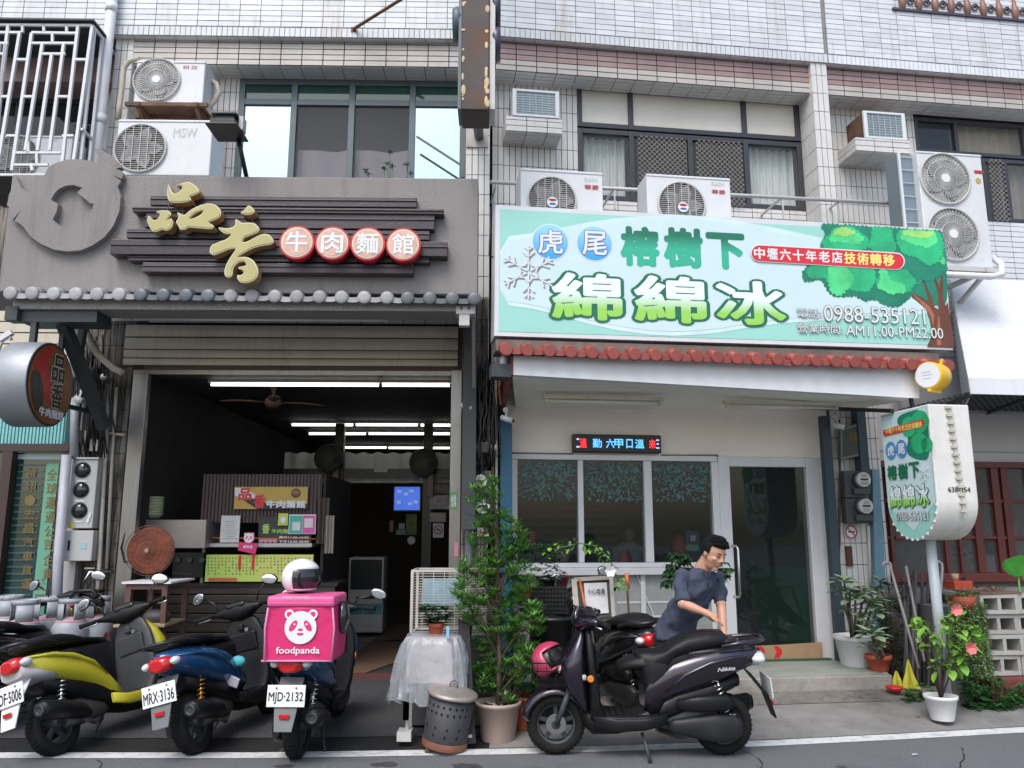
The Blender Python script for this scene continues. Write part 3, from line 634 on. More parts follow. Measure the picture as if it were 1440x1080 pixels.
# ================================================================ LEFT SIGN BOARD (stucco) WITH EMBLEM, SLATS, CHARACTERS
YS = -1.4
s0, s1 = P(7, 330, FL, YS)[0], P(672, 330, FL, YS)[0]; z0, z1 = P(340, 412, FL, YS)[1], P(340, 248, FL, YS)[1]
SB = thing('shop_sign_board', 'grey stucco sign board with gold characters and dark wooden slats', 'sign', FL, ((s0+s1)/2, YS+.15, z0))
m = MB(); m.box(s0, s1, YS, YS+.32, z0, z1); part(SB, 'board', m, stucco, bevel=.01)
def poly_px(pts, fr, y): return [P(x, yy, fr, y) for x, yy in pts]
def area(p): return sum(p[i][0]*p[(i+1) % len(p)][1]-p[(i+1) % len(p)][0]*p[i][1] for i in range(len(p)))/2
def inset(pts, d):
 n = len(pts); sg = 1 if area(pts) > 0 else -1; out = []
 for i in range(n):
  a, b, c = Vector(pts[i-1]), Vector(pts[i]), Vector(pts[(i+1) % n]); e1 = (b-a); e2 = (c-b)
  e1 = e1.normalized() if e1.length > 1e-9 else Vector((1, 0)); e2 = e2.normalized() if e2.length > 1e-9 else e1
  n1, n2 = Vector((-e1.y, e1.x))*sg, Vector((-e2.y, e2.x))*sg; nn = n1+n2
  nn = nn.normalized() if nn.length > .2 else n1; out.append(tuple(b+nn*d))
 return out
def smooth(pts, it=1):
 for _ in range(it):
  o = []
  for i in range(len(pts)):
   a, b = pts[i], pts[(i+1) % len(pts)]
   o += [(a[0]*.78+b[0]*.22, a[1]*.78+b[1]*.22), (a[0]*.22+b[0]*.78, a[1]*.22+b[1]*.78)]
  pts = o
 return pts
def cut(outer, hole, fr, y0, y1, mat, T, name, bevel=0):
 """plate with a hole: two half prisms sharing the slit"""
 # keyhole polygon
 bi, bj = min(((i, j) for i in range(len(outer)) for j in range(len(hole))), key=lambda q: (outer[q[0]][0]-hole[q[1]][0])**2+(outer[q[0]][1]-hole[q[1]][1])**2)
 if area(outer)*area(hole) > 0: hole = hole[::-1]; bj = len(hole)-1-bj
 pts = outer[:bi+1]+hole[bj:]+hole[:bj+1]+outer[bi:]
 m = MB(); n = len(pts)
 from mathutils.geometry import tessellate_polygon
 o3 = [Vector((x, 0, z)) for x, z in outer]; h3 = [Vector((x, 0, z)) for x, z in hole]
 tr = tessellate_polygon([o3, h3]); al = outer+hole
 b = len(m.v); m.v += [(x, y0, z) for x, z in al]
 for t in tr: m._f(tuple(b+i for i in t))
 k = len(m.v); m.v += [(x, y1, z) for x, z in al]
 for lo, nn in ((0, len(outer)), (len(outer), len(hole))):
  for i in range(nn): j = (i+1) % nn; m._f((b+lo+j, b+lo+i, k+lo+i, k+lo+j))
 return part(T, name, m, mat)
EM = [(845, 55), (925, 75), (1000, 125), (1060, 180), (1085, 225), (1035, 232), (1085, 255), (1100, 290), (1085, 328), (1000, 288), (1085, 345), (1050, 395), (1078, 480), (1065, 620), (1010, 750), (930, 850), (830, 920), (720, 965), (600, 975), (480, 960), (370, 910), (280, 850), (215, 765),
      (190, 738), (130, 700), (185, 605), (115, 690), (75, 625), (100, 590), (62, 565), (80, 470), (110, 400), (140, 300), (185, 400), (245, 455), (290, 430), (300, 395), (320, 420), (345, 420), (375, 335), (430, 225), (500, 185), (600, 155), (720, 150), (800, 165), (868, 190), (878, 130)]
EH = [(455, 515), (480, 465), (520, 420), (580, 390), (650, 380), (735, 405), (690, 450), (750, 500), (810, 548), (832, 545), (828, 590), (800, 640), (780, 690), (720, 740), (620, 765), (530, 745), (470, 690), (505, 620), (518, 550)]
eo = [P(x/6.355, 200+y/6.355, FL, YS-.07) for x, y in EM]; eh = [P(x/6.355, 200+y/6.355, FL, YS-.07) for x, y in EH]
cut(eo, eh, FL, YS-.07, YS-.001, stucco, SB, 'emblem_relief')
for k, (x0, x1, y0, y1, dp) in enumerate([(211, 586, 276, 290, .09), (186, 624, 292, 299.5, .12), (204, 611, 300, 321, .10), (178, 604, 323, 336, .09), (155, 629, 338, 359, .13), (180, 604, 360, 368, .10), (200, 581, 370, 383.5, .12)]):
 yy = YS-dp; a0, a1, b0, b1 = RC(x0, y0, x1, y1, FL, yy); m = MB()
 m.box(a0, a1, yy, YS-.001, b0, b1); m2 = (b0+b1)/2
 m.box(a0-.004, a1+.004, yy-.012, yy-.001, m2-.006+(b1-b0)*.12, m2+.006+(b1-b0)*.12); part(SB, 'slat', m, slat_m, bevel=.006)
YG = YS-.22
def fat_char(polys, hole=None):
 for pl in polys:
  pts = [P(180+x/6, 240+y/6, FL, YG) for x, y in pl]; h = None
  if hole and pl is polys[hole[0]]: h = [P(180+x/6, 240+y/6, FL, YG) for x, y in hole[1]]
  for nm, d, ya, yb_, mt in (('character_side', 0, YG, YG+.10, gold_s), ('character_edge', .002, YG-.006, YG-.001, cream_edge), ('character_face', .013, YG-.012, YG-.007, gold)):
   q = smooth(inset(pts, d)); hh = smooth(inset(h, -d)) if h else None
   if h: cut(q, hh, FL, ya, yb_, mt, SB, nm)
   else: m = MB(); m.prism(q, ya, yb_); part(SB, nm, m, mt)
  cx = sum(p[0] for p in pts)/len(pts); cz = sum(p[1] for p in pts)/len(pts)
fat_char([[(340, 110), (355, 135), (380, 190), (410, 195), (440, 175), (465, 142), (450, 132), (400, 127), (450, 110), (500, 90), (560, 115), (605, 165), (600, 192), (560, 210), (520, 222), (540, 248), (500, 268), (440, 275), (370, 272), (340, 250), (328, 200)],
          [(175, 370), (215, 422), (250, 413), (275, 370), (230, 350), (290, 332), (350, 340), (372, 370), (330, 420), (350, 410), (368, 400), (385, 440), (370, 490), (330, 512), (290, 498), (250, 518), (210, 518), (185, 480), (158, 420)],
          [(415, 348), (445, 362), (475, 380), (530, 330), (600, 295), (680, 272), (750, 290), (792, 345), (780, 395), (720, 425), (680, 438), (732, 468), (715, 497), (650, 493), (560, 485), (510, 480), (490, 500), (440, 503), (425, 465), (402, 435), (428, 400)]],
         (2, [(515, 412), (560, 365), (640, 335), (622, 368), (570, 397)]))
fat_char([[(1015, 290), (1050, 308), (1075, 345), (1050, 372), (1000, 378), (942, 360), (985, 330)],
          [(905, 400), (960, 443), (1000, 438), (1070, 440), (1113, 488), (1100, 525), (1030, 552), (978, 568), (965, 608), (1010, 598), (1080, 558), (1150, 530), (1200, 542), (1238, 598), (1210, 628), (1120, 638), (1040, 663), (965, 706), (925, 733), (1000, 725), (1060, 755), (1098, 820), (1103, 880), (1070, 928), (1010, 953), (950, 948), (920, 910), (922, 876), (950, 887), (988, 856), (915, 818), (1005, 800), (985, 767), (940, 772), (897, 810), (885, 850), (884, 885), (860, 908), (822, 898), (810, 850), (830, 790), (870, 720), (918, 658), (850, 667), (780, 698), (720, 720), (685, 690), (700, 630), (760, 605), (830, 580), (878, 540), (820, 535), (780, 510), (757, 477), (830, 487), (880, 480), (907, 460)]])
m = MB()
for x0, y0, x1, y1 in [(350, 270, 330, 340), (455, 275, 465, 380), (540, 250, 580, 320), (1000, 370, 960, 440), (1052, 370, 1052, 445)]:
 a, b = P(180+x0/6, 240+y0/6, FL, YG+.05), P(180+x1/6, 240+y1/6, FL, YG+.05); m.bar((a[0], YG+.05, a[1]), (b[0], YG+.05, b[1]), .008)
part(SB, 'character_rods', m, rust)
for (cx, cy), ch in zip([(417.5, 340.5), (467.5, 341.5), (517, 342.5), (567, 343.5)], '牛肉麵館'):
 yy = YS-.26; cs, cz = P(cx, cy, FL, yy); r = .158
 m = MB(); m.lathe([(r, 0), (r, .12)], (cs, yy, cz), 40, 'y'); d = part(SB, 'letter_disc', m, pbr('glossy red acrylic', (.48, .015, .03), .3))
 m = MB(); disc(m, cs, yy-.003, cz, r*.90, 40); part(d, 'disc_rim', m, cream_edge)
 m = MB(); disc(m, cs, yy-.006, cz, r*.80, 40); part(d, 'disc_face', m, pbr('faded pink acrylic', (.62, .38, .30), .4, var=.25, vs=9))
 k = .095; part(d, 'character', text_mb(ch, cs-k, cs+k, cz-k, cz+k, yy-.010, .02), wht_clean)
# ---- grey and white roof tile ends below the board
def tile_row(T, fr, y, centres, r, mats, len_=.30, slope=.12):
 protos = {}
 for i, (px, py) in enumerate(centres):
  s, z = P(px, py, fr, y); mt = mats[i % len(mats)] if not callable(mats) else mats(i)
  m = MB(); q = ORG[T.name]
  if mt.name not in protos:
   m.lathe([(r*.2, -.008), (r*.86, -.007), (r*.96, -.002), (r, .006), (r, .02)], (0, 0, 0), 20, 'y', sm=mt is not rt)
   m.tube([(0, .02, 0), (0, len_, slope)], [r*.93, r*.93], 16)
   protos[mt.name] = mesh_of(m, 'roof_tile', (0, 0, 0), [mt])
   if i+1 < len(centres):
    d = P(*centres[i+1], fr, y)[0]-s; m = MB(); n = 6
    for k in range(n):
     a, b = k/n, (k+1)/n; f = lambda t: -r*.42-r*.35*sin(pi*t)
     m.quad((a*d, .012, f(a)), (b*d, .012, f(b)), (b*d, .012, f(b)+.048), (a*d, .012, f(a)+.048), sm=True)
     m.quad((a*d, .012, f(a)+.048), (b*d, .012, f(b)+.048), (b*d, len_, f(b)+.048+slope), (a*d, len_, f(a)+.048+slope), sm=True)
    protos[mt.name+'p'] = mesh_of(m, 'pan_tile', (0, 0, 0), [mt])
  for nm, key in (('roof_tile', mt.name), ('pan_tile', mt.name+'p')):
   if key not in protos or (nm == 'pan_tile' and i+1 >= len(centres)): continue
   o = bpy.data.objects.new(nm, protos[key]); COL.objects.link(o); o.parent = T; o.location = (s-q[0], y-q[1], z-q[2]); ORG[o.name] = q
   o.rotation_euler = (random.gauss(0, .02), random.gauss(0, .03), 0)
rt = pbr('red glazed roof tile', (.25, .05, .038), .4, var=.15, rnd=.12)
cw = pbr('pale glazed roof tile', (.31, .31, .315), .45, var=.15, rnd=.18, dirt=.3, dcol=(.3, .28, .26)); cg = pbr('slate grey roof tile', (.10, .12, .13), .4, var=.12, rnd=.1)
cl = [(14, 412)]+[(x, 412.0+(x-44)*.0125) for x in (44.5, 75, 106, 136, 167, 197, 229, 261, 292, 324, 354, 386, 417, 449, 480, 512, 544, 573, 604, 636, 667)]
yT = YS-.12; a = P(14, 412, FL, yT)
T = thing('tiled_eave', 'eave of white and slate grey round roof tile ends under the stucco sign', 'eave', FL, (P(340, 415, FL, yT)[0], yT, z0-.05))
tile_row(T, FL, yT, cl, .062, lambda i: cg if (6 <= i <= 9 or i >= 18) else cw, .12, .03)
T = thing('canopy_beam', 'speckled granite lintel beam under the grey and white tile ends', 'beam', FL, (P(340, 437, FL, YS)[0], YS, P(340, 437, FL, YS)[1]))
b0, b1, c0, c1 = RC(18, 421, 668, 436, FL, YS-.02)
granite = pbr('speckled granite', (.28, .27, .255), .6, var=.7, vs=120, world=True)
m = MB(); m.box(b0, b1, YS-.02, YS+.30, c0, c1+.02); part(T, 'lintel', m, granite, bevel=.005)
m = MB(); m.box(b0+.05, b0+.75, YS+.02, YS+.3, c0-.11, c0-.003); m.box(b0-.05, b0+.06, YS-.04, YS+.1, c0-.11, c0+.02); part(T, 'beam_end', m, dkgrey)
e0, e1, f0, f1 = RC(641, 430, 668, 440, FL, YS-.04)
m = MB(); m.box(e0, e1, YS-.045, YS+.1, f0-.01, f1); m.box(e0+.03, e1-.05, YS-.04, YS+.05, f0-.12, f0-.013); part(T, 'bracket_plate', m, lgrey, bevel=.004)
m = MB()
for s in (e0+.05, e0+.12): m.lathe([(.014, 0), (.014, .01)], (s, YS-.055, (f0+f1)/2+.01), 8, 'y')
part(T, 'bolt', m, rust)
m = MB(); m.box(b0, b1, YS+.3, .02, 4.12, 4.15); part(T, 'shade_sheet', m, dkgrey)  # unseen sheet added to block light between sign and wall
# post under the lintel at the right, and struts at both ends
z_t = c0-.12
m = MB(); a = P(663, 470, FL, YS+.55)[0]; m.box(P(652, 470, FL, -.55)[0], P(671, 470, FL, -.55)[0], -.6, -.48, P(655, 745, FL, -.55)[1], 4.1)
single('steel_post', m, dkgrey, 'dark grey square steel post right of the noodle shop shutter', 'post', FL, bevel=.006)
m = MB()
A = P(88, 452, FL, -1.2); B = P(146, 600, FL, -.35); m.bar((A[0], -1.2, A[1]), (B[0], -.35, B[1]), .09, .12, up=(0, 1, 0))
single('canopy_strut', m, dkgrey, 'thick slanting dark steel strut behind the round hanging sign', 'strut', FL)
m = MB()
A = P(118, 458, FL, -.9); B = P(105, 530, FL, -.3); m.bar((A[0], -.9, A[1]), (B[0], -.3, B[1]), .07, .05, up=(0, 1, 0))
A = P(70, 440, FL, -1.3); B = P(60, 500, FL, -1.3)
single('canopy_strut', m, dkgrey, 'thin dark steel strut right of the thick slanting one', 'strut', FL)
m = MB(); m.tube([(P(x, y, FL, -.55)[0], -.55, P(x, y, FL, -.55)[1]) for x, y in [(118, 458), (126, 478), (136, 496), (148, 508), (160, 518), (172, 524)]], .034, 10)
single('insulated_pipe', m, pbr('beige pipe wrap', (.50, .45, .36), .8), 'curved beige wrapped pipe end below the granite lintel at left', 'pipe', FL)
# side cheek panel right end of board
m = MB(); x = P(673, 440, FL, YS+.3)[0]
m.prism([(YS+.05, c0), (YS+.3, c0), (YS+.62, c0-.62), (YS+.56, c0-.62)], x-.06, x-.03, 'x'); single('side_flashing', m, pbr('taupe sheet metal', (.22, .20, .18), .5), 'taupe metal flashing hanging at the right end of the lintel', 'flashing', FL)
# ================================================================ FLUORESCENT LIGHTS
def tube_light(label, fr, px0, py0, px1, py1, y, zt=None, on=False, two=False):
 a, b = P(px0, py0, fr, y), P(px1, py1, fr, y); z = (a[1]+b[1])/2
 T = thing('tube_light', label, 'light', fr, ((a[0]+b[0])/2, y, z), 'fluorescent tube lights')
 m = MB(); m.box(a[0], b[0], y-.04, y+.04, z+.012, z+.05); part(T, 'fixture', m, pbr('yellowed enamel', (.62, .57, .45), .5, dirt=.6, dcol=(.3, .16, .07), ds=7, dthr=.6), bevel=.006)
 m = MB()
 for s in (a[0]+.02, b[0]-.05): m.box(s, s+.03, y-.02, y+.02, z-.03, z+.01)
 part(T, 'end_cap', m, pbr('yellowed enamel', (.62, .57, .45), .5))
 m = MB(); m.cyl((a[0]+.05, y, z-.012), (b[0]-.05, y, z-.012), .016); part(T, 'tube', m, tube_on if on else tube_off)
 return T
tube_light('long yellowed tube light fixed just behind the granite lintel', FL, 181, 445, 549, 450, YS+.38)
tube_light('left unlit tube light on the cream canopy ceiling', FR, 763, 564, 932, 564, -.8)
tube_light('right unlit tube light on the cream canopy ceiling', FR, 1018, 571, 1180, 571, -.8)
# ================================================================ RIGHT SIGN (light box)
def skew_rect(px, fr, y): return [P(x, yy, fr, y) for x, yy in px]
YR = -1.5
c4 = skew_rect([(697, 288), (1325, 322), (1340, 492), (695, 472)], FR, YR)
print('right sign corners', c4)
s0 = (c4[0][0]+c4[3][0])/2; s1 = (c4[1][0]+c4[2][0])/2
SG = thing('shop_light_box_sign', 'wide mint green light box sign with a tree picture and green outlined characters', 'sign', FR, ((s0+s1)/2, YR+.2, (c4[2][1]+c4[3][1])/2))
m = MB(); m.prism(c4, YR, YR+.30); part(SG, 'box', m, wht_metal)
def scallop(q, w=.045, h=.016):
 out = []; sg = -1 if area(q) > 0 else 1
 for i in range(len(q)):
  a, b = Vector(q[i]), Vector(q[(i+1) % len(q)]); L_ = (b-a).length; k = max(1, int(L_/w+.5)); nn = Vector((-(b-a).y, (b-a).x)).normalized()*sg if L_ > 1e-6 else Vector((0, 0))
  for j in range(k): r_ = random.uniform(.5, 1.4); out += [tuple(a.lerp(b, j/k)), tuple(a.lerp(b, (j+.25)/k)+nn*h*r_), tuple(a.lerp(b, (j+.75)/k)+nn*h*r_)]
 return out
def pxpoly(T, pts, fr, y, mat, name='print', sm=0, th=0):
 q = [P(x, yy, fr, y) for x, yy in pts]
 if sm == 2 and fr is FR: q = smooth(scallop(q), 1)
 elif sm: q = smooth(q, sm)
 m = MB(); m.quad(*[(a, y, b) for a, b in q])
 if area(q) > 0: pass
 return part(T, name, m, mat)
mint = pbr('mint green print', (.31, .62, .54), .3, var=.03); pale = pbr('pale ice blue print', (.56, .71, .73), .3, var=.03); pale2 = pbr('paler ice print', (.58, .74, .74), .3)
pxpoly(SG, [(703, 294), (1319, 328), (1333, 486), (701, 466)], FR, YR-.003, mint, 'face_print')
pxpoly(SG, [(703, 334), (760, 326), (850, 308), (930, 302), (1000, 304), (1090, 320), (1180, 340), (1326, 372), (1330, 440), (1200, 448), (1080, 456), (1000, 470), (930, 473), (850, 462), (760, 436), (703, 428)], FR, YR-.005, pale2, 'face_print', 1)
pxpoly(SG, [(703, 340), (760, 332), (850, 314), (930, 308), (1000, 309), (1090, 326), (1180, 346), (1326, 378), (1330, 434), (1200, 442), (1080, 450), (1000, 464), (930, 467), (850, 456), (760, 430), (703, 422)], FR, YR-.007, pale, 'face_print', 1)
blue_g = grad('sky blue badge print', (.04, .35, .72), (.30, .62, .85), .1, .9, .3)
for (cx, cy), ch in (((774, 340), '虎'), ((836, 342), '尾')):
 cs, cz = P(cx, cy, FR, YR-.01); m = MB(); disc(m, cs, YR-.009, cz, .178, 40); part(SG, 'badge', m, wht_clean)
 m = MB(); disc(m, cs, YR-.011, cz, .168, 40); part(SG, 'badge', m, blue_g)
 k = .115; part(SG, 'character', text_mb(ch, cs-k, cs+k, cz-k, cz+k, YR-.013, .045), pbr('navy outline print', (.06, .12, .3), .4))
 part(SG, 'character', text_mb(ch, cs-k, cs+k, cz-k, cz+k, YR-.015, .018), wht_clean)
green_t = grad('deep green lettering print', (.03, .42, .26), (.01, .16, .09), .45, .8, .4)
dkg = pbr('dark green outline print', (.008, .14, .07), .4)
for ch, r in (('榕', (875, 321, 925, 372)), ('樹', (936, 323, 986, 374)), ('下', (996, 330, 1045, 376))): ptext(SG, ch, *r, FR, YR-.010, green_t, .05, name='character')
lime = grad('white to lime lettering print', (.30, .62, .10), (.76, .84, .90), .25, .6, .4)
for ch, r in (('綿', (779, 386, 872, 448)), ('綿', (895, 390, 990, 452)), ('冰', (1010, 397, 1102, 455))):
 ptext(SG, ch, *r, FR, YR-.011, dkg, .078, name='character'); ptext(SG, ch, *r, FR, YR-.014, lime, .030, name='character')
# snowflake
cs, cz = P(743, 382, FR, YR-.012); m = MB(); m2 = MB()
def flake(m, y, ox, oz, w, r=.26):
 def ln(a0, r0, a1, r1): m.bar((cs+ox+r0*cos(a0), y, cz+oz+r0*sin(a0)), (cs+ox+r1*cos(a1), y, cz+oz+r1*sin(a1)), w, .001, up=(0, 1, 0))
 for k in range(6):
  a = pi/2+k*pi/3; ln(a, .02, a, r)
  for q, l in ((.55, .12), (.8, .09)):
   for sg in (1, -1):
    x0, z0_ = r*q*cos(a), r*q*sin(a); x1, z1_ = x0+l*r*3*cos(a+sg*.8)*.8, z0_+l*r*3*sin(a+sg*.8)*.8
    m.bar((cs+ox+x0, y, cz+oz+z0_), (cs+ox+x1, y, cz+oz+z1_), w, .001, up=(0, 1, 0))
  a2 = a+pi/6; ln(a, r*.42, a2, r*.26); ln(a+pi/3, r*.42, a2, r*.26)
flake(m, YR-.008, .012, -.014, .017); part(SG, 'snowflake_shadow_print', m, pbr('grey print', (.22, .25, .27), .5))
flake(m2, YR-.011, 0, 0, .013); part(SG, 'snowflake_print', m2, wht_clean)
# picture of the tree
tg1 = pbr('tree print dark green', (.01, .20, .12), .4, var=.3, vs=3); tg2 = pbr('tree print mid green', (.02, .42, .17), .4, var=.35, vs=3); tg3 = pbr('tree print light green', (.08, .62, .22), .4, var=.3, vs=4); tg4 = pbr('tree print lime green', (.33, .66, .16), .4, var=.2)
brn = pbr('tree print brown', (.13, .04, .02), .4, var=.3); brn2 = pbr('tree print light brown', (.33, .12, .06), .4, var=.2)
Z8 = lambda pts: [(1080+x/4, 270+y/4) for x, y in pts]
pxpoly(SG, Z8([(895, 870), (925, 800), (910, 720), (890, 660), (810, 590), (800, 560), (860, 590), (905, 620), (880, 520), (860, 490), (875, 490), (925, 600), (940, 650), (960, 660), (955, 560), (925, 480), (945, 485), (965, 540), (975, 460), (985, 460), (985, 600), (1000, 640), (1012, 620), (1050, 876)]), FR, YR-.009, brn, 'tree_print')
pxpoly(SG, Z8([(950, 862), (955, 700), (965, 700), (975, 862)]), FR, YR-.010, brn2, 'tree_print'); pxpoly(SG, Z8([(915, 700), (890, 660), (812, 575), (815, 570), (905, 640), (935, 690), (930, 760)]), FR, YR-.010, brn2, 'tree_print')
pxpoly(SG, Z8([(850, 500), (930, 480), (1008, 430), (1010, 600), (990, 640), (940, 640), (850, 620), (800, 590)]), FR, YR-.008, tg1, 'tree_print', 1)
pxpoly(SG, Z8([(305, 182), (520, 195), (750, 210), (975, 222), (995, 330), (1005, 440), (960, 470), (900, 500), (850, 490), (800, 590), (740, 640), (690, 640), (640, 625), (610, 600), (540, 610), (500, 580), (440, 585), (380, 585), (345, 560), (320, 510), (290, 485), (240, 500), (200, 495), (195, 460), (230, 410), (330, 390), (330, 330), (295, 300), (330, 240)]), FR, YR-.011, tg1, 'tree_print', 2)
pxpoly(SG, Z8([(300, 280), (345, 250), (380, 205), (470, 200), (560, 260), (555, 310), (500, 330), (420, 320), (330, 315)]), FR, YR-.013, tg2, 'tree_print', 2)
pxpoly(SG, Z8([(345, 270), (380, 210), (450, 205), (540, 262), (500, 290), (430, 280)]), FR, YR-.0145, tg3, 'tree_print', 2)
pxpoly(SG, Z8([(370, 232), (390, 206), (450, 206), (490, 230), (430, 245)]), FR, YR-.016, tg4, 'tree_print', 2)
pxpoly(SG, Z8([(590, 200), (690, 205), (700, 260), (720, 320), (690, 345), (600, 330), (560, 300), (590, 260)]), FR, YR-.013, tg2, 'tree_print', 2)
pxpoly(SG, Z8([(725, 250), (750, 215), (960, 225), (985, 300), (970, 380), (900, 410), (850, 370), (760, 340), (735, 300)]), FR, YR-.013, tg2, 'tree_print', 2)
pxpoly(SG, Z8([(745, 260), (760, 218), (940, 226), (950, 280), (900, 310), (820, 290)]), FR, YR-.0145, tg3, 'tree_print', 2)
pxpoly(SG, Z8([(760, 235), (775, 220), (930, 228), (900, 255), (820, 250)]), FR, YR-.016, tg4, 'tree_print', 2)
pxpoly(SG, Z8([(215, 440), (250, 415), (430, 420), (600, 440), (600, 500), (560, 560), (440, 540), (350, 540), (330, 480), (240, 480)]), FR, YR-.013, tg2, 'tree_print', 2)
pxpoly(SG, Z8([(340, 425), (430, 422), (480, 480), (450, 540), (400, 580), (355, 560), (345, 490)]), FR, YR-.0145, tg3, 'tree_print', 2)
pxpoly(SG, Z8([(625, 440), (780, 440), (830, 500), (790, 560), (700, 570), (620, 540), (610, 500), (640, 480)]), FR, YR-.013, tg2, 'tree_print', 2)
pxpoly(SG, Z8([(630, 440), (660, 440), (680, 500), (760, 520), (770, 560), (690, 568), (615, 530), (640, 490)]), FR, YR-.0145, tg3, 'tree_print', 2)
pxpoly(SG, Z8([(960, 380), (980, 360), (995, 370), (998, 410), (975, 405)]), FR, YR-.013, tg3, 'tree_print', 1)
# red pill with white and yellow lettering
def pill(T, x0, y0, x1, y1, slope, fr, y, mat, n=10):
 h = (y1-y0)/2; pts = []
 for k in range(n+1): a = pi/2+pi*k/n; pts.append((x0+h+h*cos(a), y0+h-h*sin(a)))
 for k in range(n+1): a = -pi/2+pi*k/n; pts.append((x1-h+h*cos(a), y0+h-h*sin(a)+slope))
 q = [P(a, b, fr, y) for a, b in pts]; m = MB(); m.quad(*[(a, y, b) for a, b in q]); return part(T, 'pill_print', m, mat)
pill(SG, 1055.5, 343.5, 1272.5, 368, 11.5, FR, YR-.018, wht_clean); pill(SG, 1057, 345, 1271, 367, 11.5, FR, YR-.020, pbr('red print', (.62, .02, .03), .35))
def run(T, chars, xs, y0, y1, slope, w, fr, y, mat, bold=.02):
 for c, x in zip(chars, xs): d = (x-xs[0])*slope; ptext(T, c, x-w/2, y0+d, x+w/2, y1+d, fr, y, mat, bold, name='character')
xs_ = [1068+18.2*k for k in range(11)]
run(SG, '中壢六十年老店', xs_[:7], 348.5, 363.5, .054, 14.5, FR, YR-.022, wht_clean, .03)
run(SG, '技術轉移', xs_[7:], 355, 371, .054, 15.5, FR, YR-.022, pbr('yellow print', (.8, .72, .2), .4), .03)
def outl(body, px, sk=0):
 ptext(SG, body, *px, FR, YR-.018, pbr('dark outline print', (.07, .12, .11), .4), .022, skew=sk); ptext(SG, body, *px, FR, YR-.021, wht_clean, 0, skew=sk)
outl('電話:', (1121, 433.5, 1155, 446.5)); outl('0988-535121', (1159, 432, 1301, 454))
outl('營業時間:', (1122, 455, 1185, 468.5)); outl('AM11:00-PM22:00', (1190, 459, 1326, 474))
# side of the box: hanging strap left of it
m = MB(); a, b = P(690, 290, FR, YR+.1), P(688, 360, FR, YR+.1); m.tube([(a[0], YR+.1, a[1]), (b[0], YR+.1, b[1]), (b[0]+.04, YR+.1, b[1]-.01)], .008, 6)
single('sign_strap', m, black, 'thin black strap beside the left edge of the ice shop sign', 'strap', FR)
# ---- red tile row, fascia, soffit
cl = [(712, 491), (742, 492), (773, 493), (803, 494.5), (833, 495.5), (863, 497), (893, 498), (922.5, 499), (951, 500), (981, 501), (1009, 502), (1037, 503.5), (1065.5, 504.5), (1094, 505), (1121, 506), (1149, 507), (1176, 508), (1203, 509), (1230, 510), (1256, 511), (1282, 512), (1309, 513), (1334, 514)]
T = thing('tiled_eave', 'eave of round red roof tile ends along the white fascia', 'eave', FR, (2.0, YR-.12, P(1000, 502, FR, YR-.12)[1]))
tile_row(T, FR, YR-.12, cl, .062, [rt], .30, .10)
q = [P(722, 500, FR, YR), P(1290, 517, FR, YR), P(1290, 560, FR, YR), P(722, 527, FR, YR)]
zb0, zb1 = P(722, 573, FR, 0)[1], P(1180, 578, FR, 0)[1]
CN = thing('shop_canopy', 'white canopy with a cream underside over the ice shop front', 'canopy', FR, ((q[0][0]+q[1][0])/2, YR/2, zb0))
m = MB(); m.prism(q, YR, YR+.08); part(CN, 'fascia', m, wht)
m = MB(); L0, L1 = P(706, 590, FR, 0)[0], q[2][0]
m.quad((q[3][0], YR+.081, q[3][1]+.003), (q[2][0], YR+.081, q[2][1]+.003), (q[2][0]+.1, 0, zb1), (L0+.15, 0, zb0)); part(CN, 'ceiling', m, soffit_m)
m = MB(); t = .07; m.quad((q[0][0], YR+.081, q[0][1]), (q[1][0], YR+.081, q[1][1]), (q[2][0]+.1, 0, zb1+.6), (L0, 0, zb0+.6)); part(CN, 'roof_slab', m, grey)
m = MB(); m.quad((q[3][0]-.01, YR, q[3][1]), (q[0][0]-.01, YR, q[0][1]), (L0-.01, -.01, zb0+.55), (L0-.01, -.01, zb0-.1)); part(CN, 'left_cheek', m, pbr('red brown painted board', (.16, .04, .025), .6, var=.3), solid=.02)
m = MB(); m.quad((q[2][0]+.01, YR, q[2][1]), (q[1][0]+.01, YR, q[1][1]), (q[2][0]+.1, -.01, zb1+.55), (q[2][0]+.1, -.01, zb1)); part(CN, 'right_cheek', m, wht, solid=.02)
m = MB(); a = P(700, 470, FR, YR+.1); m.box(q[0][0]-.16, q[1][0]+.25, YR+.02, YR+.3, q[1][1]+.05, (c4[2][1]+c4[3][1])/2-.03); part(CN, 'sign_base', m, pbr('weathered grey timber', (.15, .12, .10), .7, var=.3))
m = MB(); m.box(q[0][0]-.20, q[0][0]-.02, YR+.0, YR+.2, q[3][1]-.02, q[3][1]+.1); part(CN, 'beam_end', m, dkgrey)
# ================================================================ ROUND HANGING SIGN (left), face towards the right
T = thing('round_light_box_sign', 'round silver rimmed light box sign with a brown face and black brush characters', 'sign', FL, (-4.05, -1.35, 2.9), rz=0)
cS, cZ = P(71, 541, FL, -1.35); r = .385; cY = -1.35
m = MB(); m.lathe([(r, -.30), (r, 0)], (cS, cY, cZ), 48, 'x', cap=True); part(T, 'drum', m, pbr('brushed silver drum', (.30, .32, .34), .45, metal=.4, var=.1, dirt=.3), bevel=.008)
